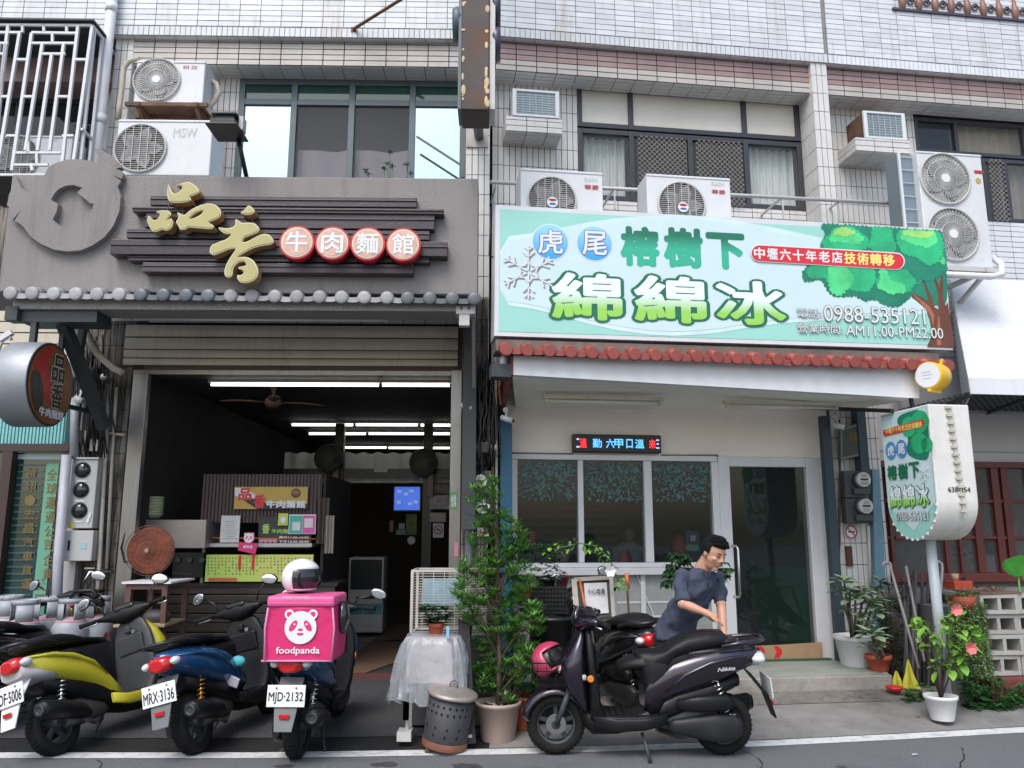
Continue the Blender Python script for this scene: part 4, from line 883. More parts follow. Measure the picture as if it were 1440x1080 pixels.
# face details laid in the plane s = const, using (y,z) coordinates: viewer at the right sees +y to the right
def sideface(T, name, pts, s, mat): m = MB(); m.quad(*[(s, y, z) for y, z in pts]); return part(T, name, m, mat)
circ = lambda rr, n=44: [(cY+rr*cos(2*pi*k/n), cZ+rr*sin(2*pi*k/n)) for k in range(n)]
sideface(T, 'face_rim', circ(r*.98), cS+.004, pbr('dark sign rim', (.03, .02, .02), .4)); sideface(T, 'face_print', circ(r*.93), cS+.007, pbr('brown ochre print', (.22, .07, .015), .35, var=.25, vs=4))
sideface(T, 'face_print', smooth([(cY-.33, cZ+.12), (cY-.12, cZ+.34), (cY-.02, cZ+.33), (cY-.1, cZ+.15), (cY+.02, cZ-.02), (cY+.05, cZ-.2), (cY-.1, cZ-.14), (cY-.18, cZ+.0)], 1), cS+.010, pbr('deep red print', (.40, .01, .012), .35))
sideface(T, 'face_print', smooth([(cY-.34, cZ+.05), (cY-.22, cZ+.1), (cY-.12, cZ-.05), (cY-.1, cZ-.3), (cY-.25, cZ-.24)], 1), cS+.012, pbr('near black print', (.02, .018, .018), .35))
def side_text(T, body, y0, y1, z0, z1, s, mat, bold=.0, sgn=1):
 m = text_mb(body, y0, y1, z0, z1, 0, bold); m.v = [(s-v[1], v[0], v[2]) for v in m.v]; return part(T, 'character', m, mat)
ink = pbr('black ink print', (.01, .01, .01), .4)
for ch, (ya, yb_, za, zb_) in (('品', (.00, .20, .04, .28)), ('香', (.02, .20, -.20, .02))):
 side_text(T, ch, cY+ya-.02, cY+yb_-.02, cZ+za, cZ+zb_, cS+.015, cream_edge, .06); side_text(T, ch, cY+ya-.02, cY+yb_-.02, cZ+za, cZ+zb_, cS+.018, ink, .025)
side_text(T, '牛肉麵館', cY-.16, cY+.24, cZ-.30, cZ-.22, cS+.015, wht_clean, .03)
m = MB(); m.bar((cS-.2, cY, cZ+r), (cS-.2, cY, cZ+r+.5), .05); m.bar((cS-.05, cY+.2, cZ+r-.05), (cS-.05, cY+.2, cZ+r+.5), .04); m.bar((cS-.2, cY+.3, cZ-.1), (cS-.1, 0, cZ-.1), .04); part(T, 'hanging_bracket', m, dkgrey)
# ================================================================ YELLOW DRUM LAMP SIGN
T = thing('drum_lamp_sign', 'small yellow drum shaped lamp sign with a white face under the eave corner', 'sign', FR, (P(1312, 528, FR, -1.65)[0], -1.65, P(1312, 548, FR, -1.65)[1]), local=True, rz=R_(-62))
r = .13; m = MB(); m.lathe([(r, -.1), (r, .1)], (0, 0, r), 36, 'y'); part(T, 'drum', m, pbr('bright yellow plastic', (.75, .46, .02), .4, var=.05), bevel=.01)
m = MB(); disc(m, 0, -.104, r, r*.9, 36); f = part(T, 'face', m, wht_clean)
m = MB()
for k in range(3): m.box(-.05, .03+.02*(k % 2), -.107, -.106, r+.03-.03*k, r+.034-.03*k)
part(f, 'faded_writing', m, pbr('faded violet print', (.5, .42, .6), .5))
m = MB(); m.bar((.0, -.1, -.01), (0, .1, -.01), .03); m.bar((0, 0, .02), (.05, .1, .3), .02); part(T, 'bracket', m, pbr('bright yellow plastic', (.75, .46, .02), .4))
# ================================================================ HANGING SHIELD SIGN (right) + POLE
SX = 3.42; Y0, Y1 = -2.05, -1.35
def fs(px, py, y): return P(px, py, FR, y)
sN, zN1 = P(1305, 568, FR, -2.0); zN0 = P(1305, 757, FR, -2.0)[1]; sF, zF1 = P(1362, 570, FR, -2.0)
LD = .74; yN, yF = -2.0, -2.0+LD; th = sF-sN; zt, zb_ = zN1, zN0-.02; hr = LD/2
T = thing('hanging_light_box_sign', 'mint green shield shaped light box sign with a white rusty edge on a pole', 'sign', FR, (sN+th/2, yN+hr, zb_))
prof = [(yN, zt), (yF, zt)]+[(yN+hr+hr*cos(a), zb_+hr*.95-hr*.95*sin(a)) for a in [pi*k/44 for k in range(45)]]
m = MB(); m.prism(prof, sN, sN+th, 'x'); part(T, 'box', m, pbr('rust stained white sheet', (.66, .65, .62), .45, dirt=.7, dcol=(.33, .2, .1), ds=2.5, dthr=.56), bevel=.012)
def sp_(name, pts, off, mat): m = MB(); m.quad(*[(sN-off, y, z) for y, z in pts]); return part(T, name, m, mat)
ins = [(yN+hr+(y-yN-hr)*.95, z-.015 if z > zt-.01 else z+.01) for y, z in prof]; sp_('face_print', ins, .004, mint)
H_ = zt-zb_
U = lambda u, v: (yF-.02-(LD-.04)*u, zt-H_*v)            # u: 0 far .. 1 near, v: 0 top .. 1 bottom (as read by the viewer)
sp_('face_print', [U(0, .02), U(1, .02), U(1, .72), U(.52, .93), U(.0, .74)], .006, pale)
sp_('tree_print', smooth([U(.42, .03), (U(1, .02)), U(1, .42), U(.7, .40), U(.5, .34), U(.6, .2), U(.35, .1)], 2), .008, tg1)
for c in [(.62, .14, .12), (.85, .12, .13), (.8, .28, .12), (.95, .3, .08)]: sp_('tree_print', [(U(c[0], c[1])[0]+c[2]*cos(2*pi*k/14)*(.9+.2*random.random()), U(c[0], c[1])[1]+c[2]*.8*sin(2*pi*k/14)) for k in range(14)], .010, tg2)
red_pr = pbr('red print', (.62, .02, .03), .35)
sp_('pill_print', [U(.06, .125), U(.92, .105), U(.95, .13), U(.92, .16), U(.06, .18), U(.03, .15)], .012, red_pr)
def st(body, u0, u1, v0, v1, off, mat, bold=0):
 m = text_mb(body, 0, 1, 0, 1, 0, bold); m.v = [(sN-off+v[1], U(u0+(u1-u0)*v[0], 0)[0], U(0, v1-(v1-v0)*v[2])[1]) for v in m.v]; return part(T, 'character', m, mat)
st('中壢六十年老店技術轉移', .10, .90, .118, .165, .014, pbr('yellow print', (.8, .72, .2), .4), .02)
for u, ch in ((.18, '虎'), (.42, '尾')):
 c = U(u, .30); sp_('badge', [(c[0]+.085*cos(2*pi*k/28), c[1]+.085*sin(2*pi*k/28)) for k in range(28)], .012, pbr('blue badge print', (.05, .25, .55), .4)); st(ch, u-.07, u+.07, .26, .34, .014, wht_clean, .03)
for u, ch in ((.17, '榕'), (.41, '樹'), (.65, '下')): st(ch, u-.10, u+.10, .42, .53, .013, dkg, .05)
for u, ch in ((.20, '綿'), (.49, '綿'), (.78, '冰')): st(ch, u-.12, u+.12, .59, .75, .012, dkg, .075); st(ch, u-.12, u+.12, .59, .75, .015, lime, .03)
st('0988-535121', .18, .86, .79, .85, .013, pbr('dark outline print', (.07, .12, .11), .4), .03); st('0988-535121', .18, .86, .79, .85, .016, wht_clean, 0)
m = MB(); v6 = [(.86+.09*cos(k*pi/3+.5), .50+.06*sin(k*pi/3+.5)) for k in range(6)]
for k in range(3): a, b = U(*v6[k]), U(*v6[k+3]); m.bar((sN-.017, a[0], a[1]), (sN-.017, b[0], b[1]), .012, .002, up=(1, 0, 0))
part(T, 'snowflake_print', m, wht_clean)
m = MB(); n = 14; dz = (zt-zb_)*.82
for k in range(n):   # chain like cable with knots along the white edge
 z = zt-.03-dz*k/n; x = sN+th*.47+.004*k; m.bar((x, yN-.012, z), (x+.004, yN-.012, z-dz/n), .008); m.bar((x-.03, yN-.016, z), (x+.03, yN-.016, z), .022, .022)
part(T, 'edge_cable', m, pbr('cream wire connectors', (.5, .46, .38), .6))
part(T, 'number', text_mb('638-254', sN+th*.28, sN+th*.82, zb_+.42, zb_+.465, yN-.006, .01), ink)
for k in range(12):
 m = MB(); a = .12+pi*.76*k/11; y, z = yN+hr+hr*cos(pi-a)*.97, zb_+hr*.95-hr*.95*sin(a); m.box(sN-.010, sN+.004, y-.009, y+.009, z-.008, z+.014); part(T, 'clip', m, wht_clean)
m = MB(); m.bar((sN-.02, yN+.5, zt+.01), (sN-.2, -.1, zt+.25), .04); m.bar((sN+th/2, yN+.5, zt), (sN+th/2, yN+.6, zt+.6), .03); part(T, 'stay_rod', m, black)
base = G(1330, 985, FR, .12)
m = MB(); px_, py_ = sN+th*.28, yN+hr; a = P(1308, 760, FR, py_); b = P(1325, 985, FR, py_)
m.tube([(a[0], py_, zb_+.06), (a[0]+.02, py_, .1)], .045, 16); single('sign_pole', m, pbr('grey painted pole', (.36, .39, .42), .45, dirt=.4, dcol=(.25, .2, .16), ds=5), 'grey steel pole holding the shield shaped hanging sign', 'pole', FR)
# ================================================================ RUSTY VERTICAL SIGN SEEN FROM BELOW (top centre)
yv = -2.0; s0_, zV = P(648, 154, FL, yv); s1_ = P(688, 154, FL, yv)[0]
T = thing('projecting_sign_box', 'tall rusty black projecting sign box seen from below with bulb rims at its edges', 'sign', FL, ((s0_+s1_)/2, -1.2, zV))
blk = pbr('burnt rusty black steel', (.035, .025, .022), .55, var=.5, vs=3, dirt=.8, dcol=(.20, .075, .025), ds=2.2, dthr=.5)
m = MB(); m.box(s0_, s1_, yv, yv+.35, zV, 10); part(T, 'box', m, blk, bevel=.01)
m = MB(); m.box(s1_+.002, s1_+.05, yv+.02, yv+.33, zV+.02, 10); part(T, 'edge_panel', m, lgrey)
m = MB(); m.box(s0_-.03, s0_-.002, yv+.02, yv+.33, zV+.02, 10); part(T, 'edge_panel', m, frame_t)
for k, (dx, z) in enumerate([(1, .65), (1, 1.0), (1, 1.35), (1, 1.7), (-1, .85), (-1, 1.35)]):
 m = MB(); m.lathe([(.15, -.04), (.16, 0), (.15, .04)], ((s1_+.06) if dx > 0 else (s0_-.05), yv+.17, zV+z+.1), 24, 'x'); part(T, 'letter_rim', m, frame_t if dx < 0 else pbr('violet black acrylic', (.06, .05, .09), .3))
m = MB()
for k in range(11): m.ell((s0_+.012+.012*random.random(), yv-.002, zV+.03+1.3*random.random()**1.6), .008+.016*random.random(), .003, .01+.05*random.random(), 7, 5)
for k in range(14): m.ell((s1_-.012-.02*random.random(), yv-.002, zV+.03+1.3*random.random()**1.6), .008+.018*random.random(), .003, .01+.05*random.random(), 7, 5)
part(T, 'peeling_paint', m, pbr('peeled cream paint', (.55, .42, .25), .8))
m = MB(); a, b = P(656, 178, FL, -.30), P(686, 207, FL, -.30); m.box(a[0], b[0], BEAM-.025, BEAM-.008, b[1], a[1]); part(T, 'wall_plate', m, pbr('rust edged white plate', (.45, .42, .38), .6, dirt=.7, dcol=(.25, .12, .05), ds=6, dthr=.5))
m = MB(); mz = (a[1]+b[1])/2; ms_ = (a[0]+b[0])/2; m.cyl((ms_+.02, BEAM-.03, mz), (ms_, yv+.3, zV+.25), .05); m.tube([(ms_+.05, BEAM-.02, mz-.03), (ms_+.05, BEAM-.09, mz+.08)], .02); part(T, 'bracket_arm', m, dkgrey)
m = MB(); a, b = P(497, 40, FL, PAR-.03), P(572, -6, FL, -1.0); m.tube([(a[0], PAR-.02, a[1]), (b[0], -1.0, b[1])], .018, 8); m.box(a[0]-.03, a[0]+.03, PAR-.012, PAR-.007, a[1]-.03, a[1]+.03)
single('stay_rod', m, rust, 'slanting rusty stay rod bolted to the white tiled parapet', 'rod', FL)
# ================================================================ FLOODLIGHT
T = thing('floodlight', 'black floodlight on a leaning arm above the stucco sign', 'floodlight', FL, (P(350, 248, FL, YS)[0], YS+.1, z1))
a = P(348, 250, FL, YS+.1); b = P(334, 190, FL, YS-.1); m = MB(); m.tube([(a[0], YS+.1, a[1]-.03), (b[0], YS-.1, b[1])], .022); part(T, 'arm', m, black)
h0, h1, g0, g1 = RC(303, 167, 338, 185, FL, YS-.2)
m = MB(); m.box(h0, h1, YS-.35, YS-.05, g0, g0+.05); m.box(h0-.03, h1+.03, YS-.38, YS-.03, g0-.02, g0-.002); part(T, 'housing', m, black, bevel=.006)
m = MB(); m.box(h0+.03, h1-.03, YS-.3, YS-.08, g0+.052, g1-.02); m.box(h0, h1, YS-.33, YS-.06, g1-.018, g1); part(T, 'heat_sink', m, dkgrey, bevel=.004)
m = MB(); m.box(h1, h1+.04, YS-.25, YS-.15, g0, g1); part(T, 'bracket', m, lgrey)
# ================================================================ WHITE AWNING (right edge)
T = thing('awning', 'plain white awning with a dark wire mesh underside at the right edge', 'awning', FR, (4.9, -.9, 2.9))
a = P(1335, 392, FR, -.15); b = P(1368, 562, FR, -1.35); e = P(1440, 398, FR, -.15)[0]+2; zm = P(1440, 556, FR, -1.35)[1]; za = P(1385, 393, FR, -.15)[1]
m = MB(); m.quad((a[0], -.15, za), (b[0]-.02, -1.35, zm+.16), (e+1, -1.35, zm+.16), (e+1, -.15, za)); m.quad((b[0]-.02, -1.35, zm+.16), (b[0]-.02, -1.36, zm), (e+1, -1.36, zm), (e+1, -1.35, zm+.16))
m.quad((a[0], -.15, za), (b[0]-.02, -1.35, zm+.16), (b[0]-.02, -1.36, zm), (a[0], -.15, zm)); part(T, 'canvas', m, pbr('white awning cloth', (.62, .64, .67), .8, var=.05, vs=1, dirt=.5, dcol=(.42, .41, .40), ds=1.5, streak=True, bump=.4, bs=3), solid=.01)
m = MB()
for k in range(40): s = b[0]+.08*k; m.bar((s, -1.33, zm+.02), (s, -.15, zm+.02), .006)
for k in range(15): y = -1.33+.085*k; m.bar((b[0], y, zm+.03), (b[0]+3.2, y, zm+.03), .006)
for s in (b[0]+.0, b[0]+.7, b[0]+1.4): m.bar((s, -1.33, zm), (s+.4, -.15, zm), .035)
part(T, 'wire_mesh', m, dkgrey)
m = MB(); m.box(b[0], e, -.2, -.15, zm-.01, zm+.6); part(T, 'back_board', m, grey)
# ================================================================ LEFT SHOP FRONT
IN = .30
# door posts, shutter box, shutter slats
SF = thing('noodle_shop_front', 'open noodle shop front with beige roller shutter slats and stainless steel posts', 'shop front', FL, (P(410, 900, FL, 0)[0], 0, .145))
x0, x1 = P(172, 700, FL, -.06)[0], P(647, 700, FL, -.06)[0]
zsb = P(410, 455, FL, -.05)[1]; ysl = -.05
rows = [(458, 474), (476, 491.5), (493, 503.5), (505, 514)]
slat_b = pbr('beige shutter slat', (.60, .55, .44), .55, var=.08, vs=2, dirt=.35, dcol=(.2, .15, .1), ds=1.5, streak=True)
for a, b in rows:
 h0, h1 = P(410, b, FL, ysl)[1], P(410, a, FL, ysl)[1]; m = MB()
 n = 5; pts = [(ysl-.012*sin(pi*k/n), h0+(h1-h0)*k/n) for k in range(n+1)]+[(ysl+.01, h1), (ysl+.01, h0)]
 m.prism(pts, P(176, 480, FL, ysl)[0], P(644, 480, FL, ysl)[0], 'x'); part(SF, 'shutter_slat', m, slat_b)
m = MB(); m.box(x0, x1, -.02, .28, P(410, 526, FL, -.02)[1], zsb-.02); part(SF, 'shutter_box', m, pbr('brown shutter box', (.10, .07, .055), .6))
m = MB(); m.box(x0, x1, -.06, -.025, P(410, 527, FL, -.06)[1], P(410, 521, FL, -.06)[1]); part(SF, 'bottom_rail', m, steel)
xa, xb = P(165, 780, FL, -.12)[0], P(187, 780, FL, -.12)[0]
zt = P(175, 525, FL, -.12)[1]
m = MB(); m.box(xa, xb-.0, -.12, -.03, .1, zt); part(SF, 'door_post', m, steel, bevel=.006)
xc, xd = P(631, 780, FL, -.12)[0], P(647, 780, FL, -.12)[0]
m = MB(); m.box(xc, xd, -.12, -.03, .1, P(640, 520, FL, -.12)[1]); part(SF, 'door_post', m, steel, bevel=.006)
m = MB(); a, b, c, d = RC(633, 692, 643, 717, FL, -.124); m.box(a, b, -.124, -.121, c, d); part(SF, 'sticker', m, pbr('green sticker', (.12, .3, .12), .5)); part(SF, 'sticker_lettering', text_mb('營業', a+.01, b-.01, c+.03, d-.03, -.126, .01), wht_clean)
m = MB(); a, b, c, d = RC(639, 762, 644, 782, FL, -.124); m.box(a, b, -.124, -.121, c, d); part(SF, 'sticker', m, pbr('pink sticker', (.6, .2, .3), .5))
# interior shell
ax, bx = P(186, 700, FL, -.03)[0], xc+.02
RM = thing('shop_interior', 'dark interior room of the noodle shop with a grey ceiling', 'room', FL, ((ax+bx)/2, 4.5, .145))
zc = 3.34
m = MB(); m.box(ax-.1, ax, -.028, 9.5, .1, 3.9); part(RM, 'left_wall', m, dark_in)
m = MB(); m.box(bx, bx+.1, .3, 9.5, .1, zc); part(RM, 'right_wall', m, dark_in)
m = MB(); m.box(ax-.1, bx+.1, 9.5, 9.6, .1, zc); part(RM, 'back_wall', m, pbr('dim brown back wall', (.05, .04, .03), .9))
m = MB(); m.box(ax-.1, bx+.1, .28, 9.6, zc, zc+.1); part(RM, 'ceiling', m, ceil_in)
# partition with cross beam and bright corrugated strip
yp = 3.9; q0, q1, r0, r1 = RC(398, 659, 634, 671, FL, yp)
m = MB(); m.box(q0, q1, yp, yp+.1, r0, r1); part(RM, 'partition_beam', m, black)
for px in (475, 601):
 s = P(px, 700, FL, yp)[0]; m = MB(); m.box(s-.07, s+.07, yp-.05, yp+.08, .12, P(px, 596, FL, yp)[1]); part(RM, 'partition_post', m, black)
m = MB(); t0, t1 = P(400, 650, FL, yp+.3)[0], P(634, 650, FL, yp+.3)[0]; u0, u1 = P(500, 679, FL, yp+.3)[1], P(500, 637, FL, yp+.3)[1]; n = 90
for k in range(n):
 f = lambda t: yp+.3+.02*sin(t*n*.7); a, b = k/n, (k+1)/n
 m.quad((t0+(t1-t0)*a, f(a), u0), (t0+(t1-t0)*b, f(b), u0), (t0+(t1-t0)*b, f(b), u1+.015*sin(b*70)), (t0+(t1-t0)*a, f(a), u1+.015*sin(a*70)), sm=True)
part(RM, 'corrugated_strip', m, pbr('pale corrugated sheet', (.72, .76, .76), .5))
m = MB(); a, b, c, d = RC(526, 659, 545, 664, FL, yp-.01); m.box(a, b, yp-.02, yp-.003, c, d); part(RM, 'white_notice', m, wht_clean)
# lit tubes
def lit(px0, px1, py, z=zc-.06, n=''):
 g0 = G(px0, py, FL, z); g1 = G(px1, py, FL, z); T = thing('tube_light', n, 'light', FL, ((g0[0]+g1[0])/2, (g0[1]+g1[1])/2, z), 'lit tubes on the noodle shop ceiling')
 y = (g0[1]+g1[1])/2; m = MB(); m.cyl((g0[0], y, z), (g1[0], y, z), .018); part(T, 'tube', m, tube_on)
 m = MB(); m.box(g0[0]-.03, g1[0]+.03, y-.03, y+.03, z+.022, z+.055); part(T, 'fixture', m, lgrey)
for a in [(298, 532, 541.0, 'long front lit tube nearest the shutter, left half'), (538, 632, 541.5, 'front lit tube nearest the shutter, right half'), (411, 496, 597.5, 'lit tube in the second row, left of the fan post'), (501, 587, 597.5, 'lit tube in the second row, middle'), (592, 633, 598, 'short lit tube in the second row, right end'),
          (435, 514, 610, 'lit tube in the third row, left'), (519, 632, 610, 'lit tube in the third row, right'), (478, 543, 629.5, 'lit tube in the farthest row, left'), (547, 632, 630, 'lit tube in the farthest row, right')]: lit(a[0], a[1], a[2], n=a[3])
# ceiling fan
T = thing('ceiling_fan', 'brown ceiling fan hanging in the dark noodle shop', 'fan', FL, (P(385, 545, FL, .9)[0], .9, 3.16))
cs = P(385, 545, FL, .9)[0]; m = MB(); m.lathe([(.05, .18), (.02, .12), (.02, .06), (.09, .03), (.10, -.03), (.04, -.07)], (cs, .9, 3.16)); part(T, 'motor', m, wood)
for k in range(4):
 a = .3+k*pi/2; m = MB(); m.leaf((cs+.1*cos(a), .9+.1*sin(a), 3.15), (cos(a), sin(a), 0), (0, 0, 1), .5, .15, .05, .02); part(T, 'fan_blade', m, wood, solid=.01)
# wall fans on the posts
def wall_fan(px, py, y, lab):
 s, z = P(px, py, FL, y); T = thing('wall_fan', lab, 'fan', FL, (s, y, z))
 m = MB(); m.lathe([(.02, 0), (.21, .01), (.22, .05), (.2, .09), (.05, .12)], (s, y-.12, z), 26, 'y'); part(T, 'fan_guard', m, pbr('dim grey fan guard', (.10, .10, .10), .6))
 m = MB(); m.box(s-.03+.1, s+.05+.1, y-.02, y+.04, z-.5, z-.05); part(T, 'stem', m, pbr('brown beige plastic', (.3, .2, .14), .5))
 m = MB(); m.ell((s+.12, y-.05, z-.03), .1, .08, .08); part(T, 'motor', m, dkgrey)
wall_fan(463, 645, yp-.15, 'left wall fan on the post inside the noodle shop'); wall_fan(596, 651, yp-.15, 'right wall fan on the post inside the noodle shop')
# television
yt = 4.8; a, b, c, d = RC(553, 683, 592, 719, FL, yt); T = thing('television', 'wall television showing a blue picture deep in the noodle shop', 'television', FL, ((a+b)/2, yt, c))
m = MB(); m.box(a, b, yt, yt+.06, c, d); part(T, 'casing', m, black)
tv = pbr('blue television picture', (.02, .04, .2), .3, var=.9, vs=9, emis=(.06, .16, .75), es=.55); m = MB(); m.box(a+.02, b-.02, yt-.006, yt-.002, c+.02, d-.02); part(T, 'screen', m, tv)
m = MB()
for k in range(6): x = a+.05+(b-a-.15)*random.random(); z = c+.05+(d-c-.12)*random.random(); m.box(x, x+.07, yt-.009-.001*k, yt-.0075-.001*k, z, z+.045)
part(T, 'screen_picture', m, glow('pale picture patches', (.35, .45, .8), .35))
# notices on the glass partition right of the post
yn = yp-.06
for (r, mt, lb) in [((607, 681, 634, 694), pbr('faded photo paper', (.25, .2, .2), .6, var=.6, vs=14), 'faded photo sheet pinned at the top of the inner partition'), ((604, 696, 632, 716), pbr('white magazine paper', (.45, .42, .42), .6, var=.5, vs=12), 'white printed sheet under the faded photo sheet'),
     ((605, 721, 627, 734), pbr('white cross paper', (.5, .46, .44), .6, var=.3, vs=12), 'small white sheet with a red mark above the no smoking sign'), ((548, 732, 553, 748), pbr('brown red paper', (.28, .15, .12), .6), 'narrow brown red paper strip in the shop'),
     ((561, 736, 569, 744), pbr('pale teal paper', (.3, .42, .42), .6), 'little pale teal paper in the shop'), ((571, 723, 586, 752), pbr('green amber print', (.12, .16, .03), .6, var=.5, vs=10), 'green and amber diamond notice in the shop'), ((557, 745, 570, 752), pbr('grey green paper', (.2, .28, .24), .6), 'small grey green paper below the teal one')]:
 a, b, c, d = RC(*r, FL, yn); m = MB(); m.box(a, b, yn-.004, yn, c, d); single('notice', m, mt, lb, 'notice', FL)
a, b, c, d = RC(609, 736, 624, 756, FL, yn-.0); T = thing('no_smoking_sign', 'white no smoking notice with a red ring inside the noodle shop', 'sign', FL, ((a+b)/2, yn, c))
m = MB(); m.box(a, b, yn-.006, yn-.001, c, d); part(T, 'plate', m, wht)
def ban(T, cs, cz, r, y):
 m = MB(); m.lathe([(r, -.002), (r*.8, -.002), (r*.8, 0), (r, 0)], (cs, y, cz), 24, 'y', cap=False); m.bar((cs-r*.6, y-.003, cz+r*.6), (cs+r*.6, y-.003, cz-r*.6), r*.18, .002, up=(0, 1, 0)); part(T, 'ban_ring', m, red_p)
 m = MB(); m.box(cs-r*.5, cs+r*.45, y-.0018, y-.0008, cz-r*.1, cz+r*.1); m.box(cs+r*.5, cs+r*.55, y-.0018, y-.0008, cz-r*.1, cz+r*.35); part(T, 'cigarette', m, black)
ban(T, (a+b)/2, (c+d)/2+.01, (b-a)*.42, yn-.008)
cs, cz = P(578.5, 760, FL, yn); m = MB(); m.lathe([(.06, 0), (.06, .01)], (cs, yn-.01, cz), 20, 'y'); T = single('round_sticker', m, pbr('pale round sticker', (.5, .52, .48), .5), 'round pale sticker on the inner glass below the diamond notice', 'sticker', FL)
# dim person by the TV chairs is only a blur in the photograph: two stools and a scooter like shape
m = MB(); g = G(577, 800, FL, .9)
# cooler
yq = G(515, 893, FL, .15)[1]; a, b, c, d = RC(489, 784, 539, 893, FL, yq); c = .15
T = thing('air_cooler', 'white floor standing air cooler with a dark grille in the noodle shop', 'air cooler', FL, ((a+b)/2, yq+.2, c))
m = MB(); m.box(a, b, yq, yq+.4, c+.03, d); part(T, 'body', m, pbr('off white plastic', (.62, .60, .56), .4, dirt=.3), bevel=.02)
m = MB(); gz = P(515, 829, FL, yq)[1]; m.box(a+.03, b-.03, yq-.006, yq-.001, gz, d-.03); g = part(T, 'grille_panel', m, black)
m = MB()
for k in range(14): z = gz+.02+(d-gz-.07)*k/13; m.box(a+.04, b-.04, yq-.014, yq-.008, z, z+.008)
for k in range(12): x = a+.05+(b-a-.1)*k/11; m.box(x, x+.005, yq-.02, yq-.015, gz, d-.03)
part(g, 'louvre', m, dkgrey)
m = MB(); w0, w1 = P(515, 864, FL, yq)[1], P(515, 849, FL, yq)[1]; m.box(a+.02, b-.02, yq-.004, yq-.001, w0, w1); part(T, 'printed_band', m, pbr('teal printed band', (.12, .35, .38), .4, var=.7, vs=14))
m = MB(); m.box(a+.12, b-.12, yq-.005, yq-.001, w1+.07, w1+.1); part(T, 'control_slot', m, black)
m = MB()
for x in (a+.06, b-.06): m.cyl((x-.015, yq+.05, c+.02), (x+.015, yq+.05, c+.02), .022)
part(T, 'castor', m, black)
# cardboard mats on the shop floor
m = MB(); pts = [G(462, 944, FL, .156), G(515, 946, FL, .156), G(560, 930, FL, .156), G(612, 917, FL, .156), G(600, 900, FL, .156), G(520, 904, FL, .156)]
m.prism(pts, .152, .158, 'z'); single('cardboard_mat', m, pbr('dark brown cardboard', (.16, .095, .06), .85, var=.2, dirt=.4), 'flattened brown cardboard sheet lying on the noodle shop floor', 'cardboard', FL)
m = MB(); m.prism([G(520, 903, FL, .163), G(575, 898, FL, .163), G(612, 880, FL, .163), G(560, 878, FL, .163)], .160, .165, 'z'); single('cardboard_mat', m, pbr('mid brown cardboard', (.13, .075, .05), .85), 'second darker cardboard sheet further inside the shop', 'cardboard', FL)
# ---- counter kiosk with corrugated dark panel
yk = .55; a, b, c, d = RC(285, 667, 452, 735, FL, yk)
CT = thing('serving_counter', 'dark brown serving counter with corrugated upper panel and planked front', 'counter', FL, ((a+b)/2, yk, .145))
m = MB(); n = 34
for k in range(n):
 x = a+(b-a)*k/n; m.box(x, x+(b-a)/n*.62, yk-.018, yk, c, d)
m.box(a, b, yk, yk+.05, c, d); part(CT, 'corrugated_panel', m, pbr('dark maroon corrugated panel', (.055, .03, .03), .45, var=.2))
w0 = P(452, 750, FL, yk)[0]; m = MB(); m.box(w0, w0+.03, yk, yk+1.6, .15, d); part(CT, 'side_panel', m, dark_in)
zc_t = P(380, 822, FL, yk)[1]; l0 = P(172, 870, FL, yk)[0]; l1 = P(470, 870, FL, yk)[0]; zz = .16; i = 0
while zz < zc_t-.02:
 m = MB(); m.box(l0, l1, yk-.02-.006*(i % 2), yk+.02, zz, zz+.088); part(CT, 'plank', m, pbr('dark counter plank', (.045, .034, .03), .4, var=.4, vs=2, aniso=(1, 10, 20), rnd=.3), bevel=.004); zz += .1; i += 1
m = MB(); m.box(l0-.02, l1+.03, yk-.05, yk+.6, zc_t-.015, zc_t+.02); part(CT, 'counter_top', m, dark_in)
m = MB(); h0, h1, _, _ = RC(285, 740, 440, 760, FL, yk); m.box(P(291, 750, FL, yk)[0]-.03, P(291, 750, FL, yk)[0], yk-.03, yk, zc_t, P(291, 735, FL, yk)[1]); m.box(P(291, 768, FL, yk)[0], P(440, 768, FL, yk)[0], yk-.06, yk+.3, P(360, 769, FL, yk)[1], P(360, 764, FL, yk)[1]); part(CT, 'shelf', m, lgrey)
m = MB(); m.cyl((P(288, 756, FL, yk)[0], yk-.05, P(288, 756, FL, yk)[1]), (P(445, 758, FL, yk)[0], yk-.05, P(445, 758, FL, yk)[1]), .008); part(CT, 'orange_rail', m, pbr('orange plastic rail', (.5, .12, .03), .4))
# boards of the kiosk
def board(label, px, y, mat, name='sign_board', cat='sign', th=.02):
 a, b, c, d = RC(*px, FL, y); T = thing(name, label, cat, FL, ((a+b)/2, y, c)); m = MB(); m.box(a, b, y, y+th, c, d); part(T, 'panel', m, mat, bevel=.003); return T
yb1 = yk-.06
T = board('yellow signboard of the noodle shop with red brush characters and a bowl', (329.5, 684.5, 432.5, 716), yb1, pbr('golden yellow print', (.50, .33, .06), .35, var=.1, vs=3))
pxpoly(T, [(330, 686), (345, 686), (372, 705), (408, 716), (360, 715), (342, 701), (330, 697)], FL, yb1-.003, wht_clean, 'print'); pxpoly(T, [(340, 702), (352, 700), (376, 708), (432, 709), (432, 716), (362, 716)], FL, yb1-.005, ink, 'print')
redp = pbr('red print', (.62, .02, .03), .35)
ptext(T, '品', 336, 687, 353, 703, FL, yb1-.007, redp, .04, name='character'); ptext(T, '香', 357, 696, 373, 714, FL, yb1-.007, redp, .04, name='character')
for k, ch in enumerate('牛肉麵館'): ptext(T, ch, 375+14*k, 704, 387+14*k, 714, FL, yb1-.007, wht_clean, .04, name='character')
